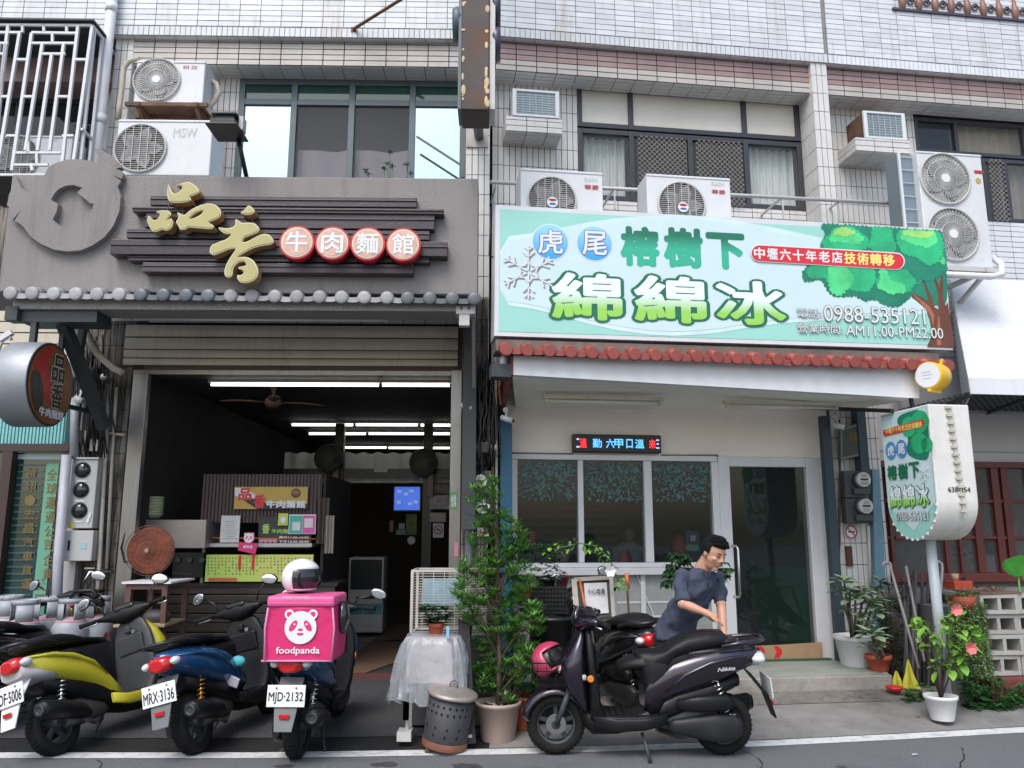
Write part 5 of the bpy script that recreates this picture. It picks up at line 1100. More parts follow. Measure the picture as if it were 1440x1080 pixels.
cs, cz = P(416, 693.5, FL, yb1-.006); m = MB(); disc(m, cs, yb1-.006, cz, .052, 20); part(T, 'bowl_print', m, pbr('dark bowl print', (.06, .04, .03), .4)); m = MB(); disc(m, cs, yb1-.008, cz+.008, .040, 20, .026); part(T, 'bowl_print', m, pbr('soup print', (.25, .12, .05), .4, var=.5, vs=30))
yb2 = yk-.05
T = board('black board with green brush characters and opening hours', (363, 727, 438, 771), yb2, pbr('black board print', (.03, .03, .035), .5))
gr = pbr('lime green print', (.38, .62, .10), .4)
ptext(T, '香', 369, 737, 379, 750, FL, yb2-.004, gr, .03, name='character')
for k, ch in enumerate('牛肉麵館'): ptext(T, ch, 382+8*k, 744, 389+8*k, 750, FL, yb2-.004, gr, .02, name='character')
for k in range(4):
 cs, cz = P(367+6.5*k, 760, FL, yb2-.004); m = MB(); disc(m, cs, yb2-.004, cz, .026, 14); part(T, 'dot_print', m, pbr('pink print', (.6, .25, .35), .4))
ptext(T, '週日11:00-14:00', 392, 754, 434, 758, FL, yb2-.004, wht_clean, .02); ptext(T, '下午16:30-20:00', 392, 759.5, 434, 763.5, FL, yb2-.004, wht_clean, .02); ptext(T, '(每週五公休)', 392, 765, 434, 769, FL, yb2-.004, wht_clean, .02)
T = board('white typed notice hanging at the counter window', (310, 725, 337, 763), yb2-.02, pbr('white paper', (.60, .60, .60), .7, var=.04), 'notice', 'notice', .006)
for k in range(9):
 w = 6+5*random.random(); m = MB(); a, b, c, d = RC(323.5-w, 733+3*k, 323.5+w, 733.8+3*k, FL, yb2-.022); m.box(a, b, yb2-.022, yb2-.021, c, d); part(T, 'text_line', m, pbr('grey ink print', (.3, .3, .32), .5))
yb3 = yk-.09
T = board('teal and pink payment notice on the counter', (406, 723.5, 444, 751), yb3, wht_clean, 'notice', 'notice', .006)
for r, mt in (((407, 725, 425, 750), pbr('teal notice print', (.05, .42, .36), .4)), ((425.5, 725, 443, 750), pbr('magenta notice print', (.62, .10, .35), .4))): a, b, c, d = RC(*r, FL, yb3-.002); m = MB(); m.box(a, b, yb3-.003, yb3-.001, c, d); part(T, 'print', m, mt)
for r in ((411, 734, 422, 746), (428, 729, 440, 742)): a, b, c, d = RC(*r, FL, yb3-.004); m = MB(); m.box(a, b, yb3-.0055, yb3-.0035, c, d); part(T, 'print', m, pbr('pale blank print', (.62, .62, .62), .4))
T = board('small yellow green tag notice hung on the black board', (391, 722, 405, 739), yb3+.01, pbr('yellow green print', (.50, .58, .08), .4), 'notice', 'notice', .006)
cs, cz = P(398, 731, FL, yb3); m = MB(); disc(m, cs, yb3+.006, cz, .03, 14, .036); part(T, 'print', m, wht_clean)
T = board('long green and yellow menu board under the counter window', (289, 780, 440, 818), yb3, grad('green to yellow menu print', (.42, .60, .12), (.62, .62, .16), .1, .9, .45, 0), 'menu_board', 'menu')
mm = MB(); mr = MB()
for c_ in range(30):
 for r_ in range(7):
  if random.random() < .8 and r_*5+783 < 812:
   x = 292+c_*4.9; y = 784+r_*4.4; a, b, c, d = RC(x, y, x+1.8, y+2.2, FL, yb3-.002); (mm if random.random() < .85 else mr).box(a, b, yb3-.003, yb3-.001, c, d)
part(T, 'menu_writing', mm, pbr('olive ink print', (.14, .2, .08), .5), kind='stuff'); part(T, 'menu_writing', mr, pbr('orange ink print', (.6, .15, .05), .5), kind='stuff')
for r in ((335, 781, 339, 801), (354, 781, 358, 801)): a, b, c, d = RC(*r, FL, yb3-.004); m = MB(); m.box(a, b, yb3-.006, yb3-.004, c, d); part(T, 'red_strip', m, redp)
a, b, c, d = RC(293, 812.5, 333, 817, FL, yb3-.004); m = MB(); m.box(a, b, yb3-.006, yb3-.004, c, d); part(T, 'red_strip', m, pbr('orange red print', (.55, .12, .05), .5))
# panda head cut-out with pink card (delivery service)
ypd = yb3-.05; T = thing('delivery_logo_card', 'pink card with a small white panda head sticking up from the counter', 'sign', FL, (P(348, 778, FL, ypd)[0], ypd, P(348, 778, FL, ypd)[1]))
pink = pbr('hot pink fabric', (.66, .03, .17), .55, var=.04)
m = MB(); q = [P(x, y, FL, ypd) for x, y in [(336, 762), (362, 765), (359, 779.5), (334.5, 774)]]; m.prism(q, ypd, ypd+.012); part(T, 'card', m, pink)
for k, ch in enumerate('愛熊貓'): ptext(T, ch, 342+4.5*k, 767, 346+4.5*k, 771, FL, ypd-.003, wht_clean, .02)
def panda(T, cs, cz, r, y, k=1):
 """white panda head mark: ears, head, eye patches, nose, mouth"""
 for sx in (-1, 1):
  m = MB(); disc(m, cs+sx*r*.74, y-.0005, cz+r*.80, r*.30, 20); part(T, 'ear_mark', m, wht_clean); m = MB(); disc(m, cs+sx*r*.74, y-.0018, cz+r*.80, r*.17, 16); part(T, 'ear_mark', m, pink)
 m = MB(); disc(m, cs, y-.003, cz, r, 40, r*1.0); part(T, 'head_mark', m, wht_clean)
 for sx in (-1, 1):
  m = MB(); m.quad(*[(cs+sx*r*.46+r*(.24*cos(t)*cos(.5)-.32*sin(t)*sin(.5)*-sx*-1), y-.0045, cz+r*.10+r*(.34*sin(t))) for t in [2*pi*i/20 for i in range(20)]]); part(T, 'eye_patch_mark', m, pink)
  m = MB(); disc(m, cs+sx*r*.38, y-.006, cz+r*.2, r*.06, 12); part(T, 'eye_mark', m, wht_clean)
 m = MB(); m.quad(*[(cs+r*.17*cos(t), y-.0045, cz-r*.13+r*.08*sin(t)) for t in [2*pi*i/14 for i in range(14)]]); part(T, 'nose_mark', m, pink)
 m = MB(); m.quad(*[(cs+r*.22*cos(t), y-.0045, cz-r*.36+r*(.13 if sin(t) < 0 else .04)*sin(t)) for t in [2*pi*i/16 for i in range(16)]]); part(T, 'mouth_mark', m, pink)
cs, cz = P(350, 756.5, FL, ypd); m = MB(); disc(m, cs, ypd+.004, cz, .062, 24); part(T, 'cut_out', m, pink); panda(T, cs, cz, .052, ypd)
drape(CT, P(457, 740, FL, yk-.1)[0], P(470, 740, FL, yk-.1)[0], P(463, 778, FL, yk-.1)[1], P(463, 725, FL, yk-.1)[1], yk-.1, pbr('off white hanging towel', (.5, .47, .42), .9), 3, .03, 'towel')
drape(CT, P(444, 720, FL, yk-.08)[0], P(462, 720, FL, yk-.08)[0], P(452, 765, FL, yk-.08)[1], P(452, 700, FL, yk-.08)[1], yk-.04, pbr('brown grey apron cloth', (.15, .12, .10), .9), 3, .03, 'apron_cloth')
# stacks of bowls, steel hood, gas range, hanging cloths
yh = .35
m = MB(); a, b, c, d = RC(196, 731, 289, 771, FL, yh); m.prism([(yh, c), (yh, d), (yh+.5, d), (yh+.5, c)], a-.05, b, 'x'); T = thing('stove_hood', 'grey stainless steel stove casing behind the red fan', 'stove', FL, ((a+b)/2, yh, c)); part(T, 'steel_panel', m, pbr('dull steel panel', (.36, .32, .30), .4, metal=.4, var=.08, dirt=.3), bevel=.006)
a, b, c, d = RC(178, 731, 200, 745, FL, yh-.02); m = MB(); m.box(a, b, yh+.05, yh+.4, c, d); part(T, 'side_panel', m, pbr('dull dark panel', (.10, .09, .09), .5))
m = MB(); a, b, c, d = RC(243, 777, 286, 812, FL, yh+.1); m.box(a, b, yh+.1, yh+.5, c, d); part(T, 'burner_box', m, black)
m = MB()
for k in range(3): x = a+.06+.13*k; m.lathe([(.028, 0), (.028, .03)], (x, yh+.065, d-.08), 14, 'y')
m.bar((a+.02, yh+.07, c+.05), (b-.1, yh+.07, c+.03), .015); part(T, 'knob', m, dkgrey)
cs, cz = P(215, 729, FL, yh+.15); T = thing('bowl_stack', 'taller stack of pale green bowls above the red fan', 'bowls', FL, (cs, yh+.15, cz))
for k in range(7): m = MB(); m.lathe([(.055, 0), (.09, .03), (.105, .058), (.10, .058), (.085, .03)], (cs, yh+.15, cz+.03*k+.0), 22); part(T, 'bowl', m, pbr('pale green melamine', (.42, .47, .28), .4, var=.1, dirt=.3, dcol=(.12, .1, .08), ds=9, rnd=.1))
cs, cz = P(190, 728, FL, yh+.15); T = thing('bowl_stack', 'short stack of brown bowls left of the green ones', 'bowls', FL, (cs, yh+.15, cz))
for k in range(4): m = MB(); m.lathe([(.05, 0), (.075, .03), (.08, .055), (.076, .055), (.07, .03)], (cs, yh+.15, cz+.028*k), 20); part(T, 'bowl', m, pbr('brown stoneware', (.22, .15, .10), .5, var=.2))
# red round fan on the table
yf = -.45; cs, cz = P(209, 774, FL, yf); T = thing('round_fan', 'round fan with a red brown dusty disc on the workbench', 'fan', FL, (cs, yf, P(209, 812, FL, yf)[1]))
r = .245; m = MB(); m.lathe([(r*.93, 0), (r*.93, .02)], (cs, yf+.03, cz), 40, 'y'); part(T, 'fan_disc', m, pbr('red brown fan disc', (.24, .05, .02), .6, var=.6, vs=7, dirt=.5, dcol=(.06, .03, .02), ds=8))
m = MB()
for q in (.1, .3, .5, .7, .86, 1.0): m.lathe([(r*q, -.003), (r*q+.005, 0), (r*q, .003), (r*q-.003, 0)], (cs, yf-.03+.05*q*q, cz), 36, 'y', cap=False)
for k in range(24): a = 2*pi*k/24; m.bar((cs, yf-.03, cz), (cs+r*cos(a), yf+.02, cz+r*sin(a)), .003)
part(T, 'fan_guard', m, pbr('brown wire', (.18, .10, .07), .5)); m = MB(); m.lathe([(.03, 0), (.02, -.02)], (cs, yf-.035, cz), 14, 'y'); part(T, 'hub', m, pbr('copper hub', (.4, .25, .15), .4, metal=.6))
m = MB(); m.bar((cs, yf+.05, cz-r), (cs, yf+.05, cz-r-.07), .04); m.bar((cs-.13, yf+.05, cz-r-.08), (cs+.13, yf+.05, cz-r-.08), .03); part(T, 'stand', m, dkgrey)
# workbench
T = thing('workbench', 'open brown angle steel workbench with plywood shelf beside the shop post', 'table', FL, (P(205, 900, FL, -.6)[0], -.5, .1))
yw0, yw1 = -.75, -.25; a = P(174, 860, FL, yw0)[0]; b = P(233, 860, FL, yw0)[0]; zt = P(205, 818, FL, yw0)[1]; zs = P(205, 879, FL, yw0)[1]
for x in (a, b-.05):
 for y in (yw0, yw1): m = MB(); m.box(x, x+.05, y, y+.05, .08, zt-.02); part(T, 'leg', m, pbr('red brown angle steel', (.11, .055, .045), .6, var=.3, dirt=.4, dcol=(.03, .02, .02), ds=20))
m = MB(); m.box(a-.03, b+.04, yw0-.03, yw1+.08, zt-.018, zt); part(T, 'top', m, wht)
for z in (zt-.07, zs-.08): m = MB(); m.box(a+.01, b-.01, yw0-.002, yw0+.04, z, z+.045); part(T, 'apron', m, pbr('red brown angle steel', (.11, .055, .045), .6))
m = MB(); m.prism([(a-.06, yw0-.06), (a+.2, yw0-.1), (b+.02, yw0-.06), (b, yw1), (a, yw1)], zs-.012, zs+.01, 'z'); part(T, 'shelf', m, ply)
m = MB(); m.ell((a+.25, yw0+.15, zs+.06), .14, .1, .07); single('dark_bag', m, pbr('dark crumpled bag', (.05, .05, .055), .6, bump=.8, bs=20), 'dark crumpled bag lying on the plywood shelf', 'bag', FL)
# ================================================================ LEFT COLUMN: meter cabinet, conduits
zcolt = 4.4
blockwall(HL, FL, P(98, 700, FL, -.02)[0], P(172, 700, FL, -.02)[0], .1, 3.9, -.02, tile_g, back=.3)
T = thing('meter_cabinet', 'pale grey meter cabinet with three round dark dials in a column', 'meter box', FL, (P(115, 740, FL, -.2)[0], -.2, P(108, 742, FL, -.2)[1]))
a, b, c, d = RC(97, 646, 134, 743, FL, -.22)
m = MB(); m.box(a, b, -.22, -.03, c, d); part(T, 'case', m, lgrey, bevel=.008)
m = MB(); m.box(a-.01, b+.01, -.24, -.03, d+.002, d+.02); part(T, 'rain_lid', m, lgrey)
for py in (661, 689, 718):
 cs, cz = P(116-(py-661)*.08, py, FL, -.225); m = MB(); m.lathe([(.082, -.004), (.082, .004)], (cs, -.224, cz), 26, 'y'); dd = part(T, 'dial_rim', m, dkgrey)
 m = MB(); m.lathe([(.005, -.035), (.05, -.03), (.072, -.012), (.076, 0)], (cs, -.228, cz), 24, 'y'); part(dd, 'dial_glass', m, glass_dk)
 m = MB(); m.box(cs-.05, cs+.05, -.226, -.222, cz-.12, cz-.105); part(T, 'label_strip', m, wht_clean)
m = MB(); q = [P(x, y, FL, -.226) for x, y in [(97, 734), (104, 733), (104, 743), (99, 741)]]; m.quad(*[(x, -.226, z) for x, z in q]); part(T, 'yellow_tag', m, pbr('yellow tag', (.6, .5, .05), .5))
m = MB(); q = [P(x, y, FL, -.226) for x, y in [(121, 734), (126, 720), (129, 722), (124, 736)]]; m.quad(*[(x, -.228, z) for x, z in q]); part(T, 'white_tag', m, wht_clean)
a, b, c, d = RC(90, 746, 130, 789, FL, -.22); T = thing('fuse_box', 'pale grey square fuse box below the three dial meter cabinet', 'fuse box', FL, ((a+b)/2, -.2, c))
m = MB(); m.box(a, b, -.22, -.03, c, d); part(T, 'case', m, lgrey, bevel=.008); m = MB(); m.box(a+.04, a+.06, -.228, -.221, d-.2, d-.1); part(T, 'latch', m, black)
m = MB(); m.box(b-.12, b-.06, -.224, -.221, c+.12, c+.18); part(T, 'sticker', m, pbr('pale blue sticker', (.3, .5, .6), .5))
def pipe(pts, y, r, mat, label, fr=FL, name='conduit', cat='pipe', n=8):
 q = [(*P(p[0], p[1], fr, p[2] if len(p) > 2 else y), p[2] if len(p) > 2 else y) for p in pts]
 m = MB(); m.tube([(a, yy, z) for a, z, yy in q], r, n); return single(name, m, mat, label, cat, fr)
pvc = pbr('grey plastic pipe', (.30, .32, .35), .45, dirt=.4, dcol=(.15, .13, .1), ds=5); pvc_w = pbr('dirty white pipe', (.48, .44, .38), .5, var=.15, dirt=.6, dcol=(.2, .14, .1), ds=6)
pipe([(106, 560), (104, 645)], -.22, .045, pvc, 'thick grey downpipe above the three dial cabinet')
pipe([(94, 640), (82, 790), (78, 905)], -.3, .05, pbr('pale lilac pipe', (.42, .42, .48), .45, dirt=.3), 'pale thick pipe left of the meter cabinet')
pipe([(152, 540), (148, 640), (140, 790), (135, 880)], -.12, .022, pvc_w, 'thin dirty white conduit right of the meter cabinet')
pipe([(164, 545), (158, 640), (150, 800)], -.08, .018, pvc_w, 'thinner beige conduit beside the steel post')
pipe([(146, 608), (176, 612)], -.1, .015, pvc_w, 'short horizontal conduit above the cabinet')
m = MB()
for k in range(34):
 x = 104+random.random()*50; y0_ = 470+random.random()*60; p = [(x, y0_)]
 for j in range(5): p.append((p[-1][0]+random.uniform(-6, 6), p[-1][1]+random.uniform(15, 40)))
 q = [P(a, min(b, 644), FL, -.08-.004*k) for a, b in p]; m.tube([(a, -.08-.004*k, b) for a, b in q], .009, 5)
single('cable_bundle', m, black, 'tangle of black cables hanging on the left tiled column', 'cables', FL)
m = MB()
for r, mt in (((126, 618, 137, 634), 0), ((108, 605, 120, 632), 1)): a, b, c, d = RC(*r, FL, -.15); m.box(a, b, -.15, -.05, c, d)
single('junction_box', m, pbr('white junction box', (.45, .45, .43), .5), 'small white junction box among the cables of the left column', 'junction box', FL)
def camera_(px, py, y, fr, label, d=1):
 s, z = P(px, py, fr, y); T = thing('security_camera', label, 'camera', fr, (s, y, z), 'small white security cameras')
 m = MB(); m.tube([(s-.05*d, y+.02, z+.01), (s+.06*d, y-.03, z-.03)], .03, 14); part(T, 'housing', m, wht_metal); m = MB(); m.lathe([(.02, -.004), (.02, 0)], (s+.062*d, y-.035, z-.031), 12, 'y'); part(T, 'lens', m, black)
 m = MB(); m.lathe([(.03, 0), (.02, .03)], (s, y+.04, z+.09), 14, 'y'); m.bar((s, y+.03, z+.09), (s, y, z+.02), .018); part(T, 'mount', m, wht_metal)
 return T
camera_(112, 561, -.5, FL, 'security camera beside the round hanging sign'); camera_(656, 571, -.55, FL, 'security camera on the dark steel post'); camera_(712, 588, -.5, FR, 'security camera at the top of the blue post')
m = MB(); s, z = P(146, 530, FL, -.3); m.ell((s, -.3, z), .04, .04, .04); m.bar((s, -.3, z), (s, -.05, z), .03); single('dome_camera', m, chrome, 'small shiny dome camera under the curved beige pipe', 'camera', FL)
# water tap and hose at foot of the column
m = MB(); s, z = P(122, 808, FL, -.25); m.tube([(s+.2, -.1, z+.02), (s, -.2, z+.02), (s-.02, -.25, z-.08)], .016); m.bar((s-.05, -.2, z+.06), (s+.05, -.2, z+.06), .015); single('water_tap', m, chrome, 'small chrome water tap by the gas cylinders', 'tap', FL)
m = MB(); s, z = P(165, 770, FL, -.1); m.tube([(s+.1, -.1, z+.3), (s+.05, -.13, z), (s+.1, -.13, z-.15), (s+.22, -.13, z-.1)], .008, 5); single('hanging_cable', m, black, 'thin black cable drooping on the left steel post', 'cable', FL)
# ================================================================ FAR LEFT SHOP
a = P(98, 700, FL, 0)[0]; L = a-3
FS = thing('green_window_shop', 'dark shop window with gold upright characters and a teal band above', 'shop front', FL, ((a+L)/2, 0, .1))
z0_, z1_ = P(50, 625, FL, 0)[1], P(50, 572, FL, 0)[1]
m = MB(); n = 80
for k in range(n): x = L+(a-.1-L)*k/n; m.box(x, x+(a-L)/n*.6, -.05, -.03, z0_, z1_+.25)
m.box(L, a-.1, -.03, .1, z0_, z1_+.3); part(FS, 'corrugated_band', m, pbr('teal corrugated sheet', (.20, .48, .50), .4, var=.1))
zz = z1_+.31; i = 0
while zz < 4.0: m = MB(); m.box(L, a-.02, -.06, -.02, zz, zz+.11); part(FS, 'beige_panel', m, slat_b); zz += .125; i += 1
m = MB(); m.box(L, a, -.02, .15, z1_+.3, 4.3); part(FS, 'wall', m, dark_in)
m = MB(); zf = P(50, 636, FL, 0)[1]; m.box(L, a-.0, -.12, -.02, zf, z0_-.004); xf = P(10, 700, FL, -.06)[0]; m.box(xf-.06, xf+.04, -.12, -.02, .1, zf-.002); m.box(a-.06, a, -.10, -.0, .1, zf-.002); part(FS, 'door_frame', m, pbr('dark brown frame', (.045, .025, .022), .45))
gteal = pbr('dark teal glass', (.010, .040, .038), .06, spec=.9, var=.2); m = MB(); m.box(L, a-.06, -.01, 0, .1, zf); part(FS, 'glass', m, gteal)
m = MB(); zz = .5
while zz < P(50, 655, FL, 0)[1]: m.box(xf+.05, P(88, 700, FL, 0)[0], .03, .05, zz, zz+.035); zz += .065
m2 = MB(); m2.box(xf, a-.08, -.014, -.011, P(50, 646, FL, 0)[1], P(50, 639, FL, 0)[1]); part(FS, 'light_strip', m2, pbr('pale strip', (.45, .6, .6), .4))
slm = MB(); zz = .5; xe = P(61, 700, FL, -.012)[0]
while zz < P(50, 650, FL, 0)[1]: slm.box(xf+.05, xe-.02, -.018, -.013, zz, zz+.016); slm.box(xe+.16, a-.1, -.018, -.013, zz, zz+.016); zz += .07
part(FS, 'blind_slats', slm, pbr('dim grey green slat', (.05, .085, .075), .5), kind='stuff')
m = MB(); m.box(xe, xe+.13, -.017, -.012, .6, P(60, 652, FL, 0)[1]); part(FS, 'green_reflection', m, pbr('green reflection', (.12, .32, .22), .4))  # green reflection in the dark glass, painted as a strip
goldt = pbr('dull gold lettering', (.17, .12, .04), .45)
for k, ch in enumerate('禎翊・宏昌汽車貨運'): y_ = 665+k*19.5; ptext(FS, ch, 37-k*.9, y_-7, 51-k*.9, y_+7, FL, -.022, goldt, .012, name='character')
for k, ch in enumerate('全球運通公司企業'): y_ = 667+k*20; ptext(FS, ch, 66-k*.8, y_-8, 80-k*.8, y_+8, FL, -.022, goldt, .012, name='character')
for k, ch in enumerate('公司'): y_ = 822+k*22; ptext(FS, ch, 49, y_-8, 63, y_+8, FL, -.022, goldt, .012, name='character')
m = MB(); m.box(a, a+.18, -.1, .2, .1, z1_+.05); part(FS, 'side_pilaster', m, pbr('pale weathered post', (.42, .40, .40), .6, dirt=.6, dcol=(.2, .16, .13), ds=3, streak=True))
for py0, bod, mt in ((652, '電話', pbr('blue pen ink', (.1, .15, .4), .5)), (738, '售', redp)): ptext(FS, bod, 86, py0, 94, py0+(10 if py0 < 700 else 16), FL, -.104, mt, .01, name='character')
m = MB(); m.tube([(*(lambda q: (q[0], -.9, q[1]))(P(x, y, FL, -.9)),) for x, y in [(-10, 512), (4, 478), (14, 472), (16, 478)]], .016); a_, b_ = P(-10, 484, FL, -.9), P(17, 467, FL, -.9); m.bar((a_[0], -.9, a_[1]), (b_[0], -.9, b_[1]), .05); single('tube_light_bracket', m, wht, 'white tube lamp end poking out behind the round sign', 'light', FL)
# ================================================================ MIDDLE COLUMN CLUTTER
mcz = 3.1
blockwall(HL, FL, P(650, 700, FL, -.02)[0], -.01, .1, 4.1, -.30, tile_g, back=.4)
blue_pt = pbr('blue painted steel', (.018, .10, .18), .5, var=.15, dirt=.4, dcol=(.04, .04, .04), ds=4)
m = MB(); a = P(703, 700, FR, -.3)[0]; b = P(720, 700, FR, -.3)[0]; m.box(a, b, -.32, -.12, .2, P(711, 590, FR, -.3)[1]); single('blue_post', m, blue_pt, 'dark blue steel post left of the ice shop windows', 'post', FR, bevel=.006)
m = MB(); a = P(655, 700, FL, -.36)[0]; m.box(a, a+.06, -.40, -.30, .1, P(658, 665, FL, -.36)[1]); single('thin_post', m, pbr('violet grey steel', (.13, .13, .17), .5), 'narrow violet grey post right of the steel door post', 'post', FL)
def meter(px, py, r, fr, y, label, box=None, bmat=None):
 s, z = P(px, py, fr, y); T = thing('electricity_meter', label, 'electricity meter', fr, (s, y, z-.15), 'round glass electricity meters')
 if box: a, b, c, d = RC(*box, fr, y); m = MB(); m.box(a, b, y, y+.1, c, d); part(T, 'back_box', m, bmat or pbr('dark meter board', (.05, .055, .06), .5), bevel=.01)
 rr = r/F*9; m = MB(); m.lathe([(rr*1.15, -.01), (rr*1.15, .03)], (s, y-.02, z), 28, 'y'); part(T, 'rim', m, dkgrey)
 m = MB(); m.lathe([(rr*.98, -.07), (rr, -.01)], (s, y-.02, z), 28, 'y'); part(T, 'face', m, pbr('pale meter face', (.52, .52, .50), .3, var=.12, vs=20)); m = MB(); m.box(s-rr*.55, s+rr*.55, y-.094, y-.091, z-rr*.12, z+rr*.14); part(T, 'counter', m, black)
 m = MB()
 for k in range(3): m.box(s-rr*.4, s+rr*.4, y-.093, y-.0915, z+rr*(.35+.15*k), z+rr*(.39+.15*k)); m.box(s-rr*.5, s+rr*.5, y-.093, y-.0915, z-rr*(.4+.15*k), z-rr*(.36+.15*k))
 part(T, 'dial_print', m, dkgrey)
 m = MB(); m.box(s-rr*1.2, s+rr*1.2, y-.04, y+.02, z-rr*2.0, z-rr*1.1); part(T, 'terminal_cover', m, pbr('dark meter board', (.05, .055, .06), .5), bevel=.006)
meter(676, 677, 8, FL, -.42, 'upper electricity meter above the tall green shrub', (660, 662, 692, 698)); meter(679, 712, 9, FL, -.42, 'lower electricity meter half hidden by the tall green shrub', (664, 698, 692, 735))
T = thing('meter_housing', 'black boxy cable housing with a white label above the two meters', 'junction box', FL, (P(675, 640, FL, -.45)[0], -.45, P(675, 640, FL, -.45)[1]))
a, b, c, d = RC(659, 621, 688, 638, FL, -.5); m = MB(); m.box(a, b, -.5, -.32, c, d); part(T, 'case', m, black, bevel=.015); a, b, c, d = RC(667, 625, 676, 632, FL, -.505); m = MB(); m.box(a, b, -.507, -.502, c, d); part(T, 'label', m, lgrey)
m = MB(); s, z = P(692, 629, FL, -.42); m.cyl((s-.05, -.42, z), (s+.05, -.42, z), .03); part(T, 'pipe_end', m, wht_metal)
a, b, c, d = RC(655, 640, 685, 653, FL, -.34); m = MB(); m.box(a, b, -.34, -.31, c, d); m.box(a+.1, a+.16, -.36, -.345, c, d+.04); part(T, 'back_plate', m, pbr('rusty cream plate', (.40, .34, .28), .6, dirt=.7, dcol=(.15, .08, .05), ds=6))
pipe([(683, 560), (684, 630)], -.40, .03, pbr('dusty grey pipe', (.13, .13, .13), .6), 'grey pipe rising above the black cable housing')
pipe([(691, 520), (693, 640), (692, 760)], -.36, .016, rust, 'thin rusty conduit in the middle column'); pipe([(697, 500), (698, 640), (698, 800)], -.34, .014, pvc_w, 'thin beige conduit next to the blue post'); pipe([(672, 500), (671, 620)], -.36, .012, rust, 'thin rusty conduit above the cable housing')
m = MB()
for k in range(44):
 x = 662+random.random()*32; y0_ = 500+random.random()*50; p = [(x, y0_)]
 for j in range(6): p.append((p[-1][0]+random.uniform(-5, 5), p[-1][1]+random.uniform(10, 28)))
 q = [P(a, min(b, 690), FL, -.36-.006*k) for a, b in p]; m.tube([(a, -.36-.004*k, b) for a, b in q], .011, 5)
single('cable_bundle', m, black, 'thick tangle of black cables between the two shops under the eaves', 'cables', FL)
m = MB()
for x in (686, 692, 700): q0, q1 = P(x, 530, FL, -.34), P(x+4, 570, FL, -.34); m.bar((q0[0], -.35, q0[1]), (q1[0], -.35, q1[1]), .02)
single('cable_bundle', m, pbr('orange brown cable', (.35, .10, .03), .5), 'orange brown cables above the cable housing', 'cables', FL)
T = thing('paper_notice', 'red printed paper notice on the middle column beside the shrub', 'notice', FL, (P(679, 748, FL, -.34)[0], -.34, P(679, 755, FL, -.34)[1])); a, b, c, d = RC(671, 742, 688, 754, FL, -.34); m = MB(); m.box(a, b, -.345, -.34, c, d); part(T, 'paper', m, wht_clean); part(T, 'writing', text_mb('小心', a+.01, b-.01, c+.02, d-.02, -.348, .05), redp)
m = MB(); s, z = P(712, 530, FL, -.9); s, z = P(709, 519, FL, -1.3); m.lathe([(.035, 0), (.04, .1), (.02, .14)], (s, -1.3, z), 14); single('bulb_fitting', m, wht_clean, 'small white bulb fitting under the left end of the red eave', 'light', FL)
# ================================================================ ICE SHOP FRONT
IS = thing('ice_shop_front', 'cream walled ice shop front with white framed windows and a white framed glass door', 'shop front', FR, (1.8, 0, .28))
wl, wr = P(718, 700, FR, 0)[0], P(1170, 700, FR, 0)[0]
zwt_ = (P(722, 640, FR, 0)[1]+P(1160, 642, FR, 0)[1])/2; zct = max(zb0, zb1)+.6
m = MB(); m.box(wl-.05, wr+.02, .0, .12, zwt_, zct); part(IS, 'wall', m, cream)
white_f = pbr('white window frame', (.66, .66, .68), .35, var=.05, dirt=.2, dcol=(.4, .38, .35), ds=5)
xw = [P(x, 720, FR, 0)[0] for x in (722, 816.5, 911.5, 1008)]
zs0 = P(860, 798, FR, 0)[1]; zs1 = zwt_
m = MB(); bw = .055
m.box(xw[0]-.03, xw[3]+.02, -.03, .09, zs1-.06, zs1-.001); m.box(xw[0]-.03, xw[3]+.02, -.03, .09, zs0, zs0+.05)
for i, x in enumerate(xw): w = (.04, .03, .045, .05)[i]; m.box(x-w, x+w, -.028, .088, zs0+.052, zs1-.062)
fW = part(IS, 'window_frame', m, white_f, bevel=.006)
gin = pbr('shop window glass', (.02, .03, .03), .02, alpha=.34, spec=.9, var=0)
for i in range(3): m = MB(); m.box(xw[i]+.035, xw[i+1]-.035, .02, .028, zs0+.05, zs1-.06); part(fW, 'pane', m, gin)
# reflection of trees opposite, painted as leaf shapes on the pane tops
reflection = pbr('teal leaf reflection', (.06, .15, .15), .4, var=.7, vs=9, dirt=.6, dcol=(.08, .05, .035), ds=9, dthr=.5)
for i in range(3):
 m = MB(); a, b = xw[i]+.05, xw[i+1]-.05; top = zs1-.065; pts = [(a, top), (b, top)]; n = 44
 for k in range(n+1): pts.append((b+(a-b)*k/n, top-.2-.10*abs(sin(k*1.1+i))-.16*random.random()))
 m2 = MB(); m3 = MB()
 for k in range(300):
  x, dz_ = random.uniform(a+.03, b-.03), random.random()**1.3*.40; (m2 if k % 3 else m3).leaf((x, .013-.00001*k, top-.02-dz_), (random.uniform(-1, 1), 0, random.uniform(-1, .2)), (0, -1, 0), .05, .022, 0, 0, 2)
 part(fW, 'leaf_reflection', m2, reflection, kind='stuff'); part(fW, 'leaf_reflection', m3, pbr('brown teal leaf reflection', (.04, .075, .065), .5, var=.5), kind='stuff')
m = MB(); m.box(xw[0]-.05, xw[3]+.04, -.09, -.032, zs0-.075, zs0+.0); part(IS, 'window_sill', m, white_f, bevel=.006)
lowp = pbr('glossy grey lower panel', (.34, .35, .34), .12, var=.25, vs=1.2, spec=.7, dirt=.4, dcol=(.2, .17, .12), ds=1.4)  # pale grey carries the street reflected in the lower glass
m = MB(); m.box(wl, xw[3]+.02, .01, .06, .28, zs0-.077); part(IS, 'lower_panel', m, lowp)
m = MB(); x = P(905, 870, FR, 0)[0]
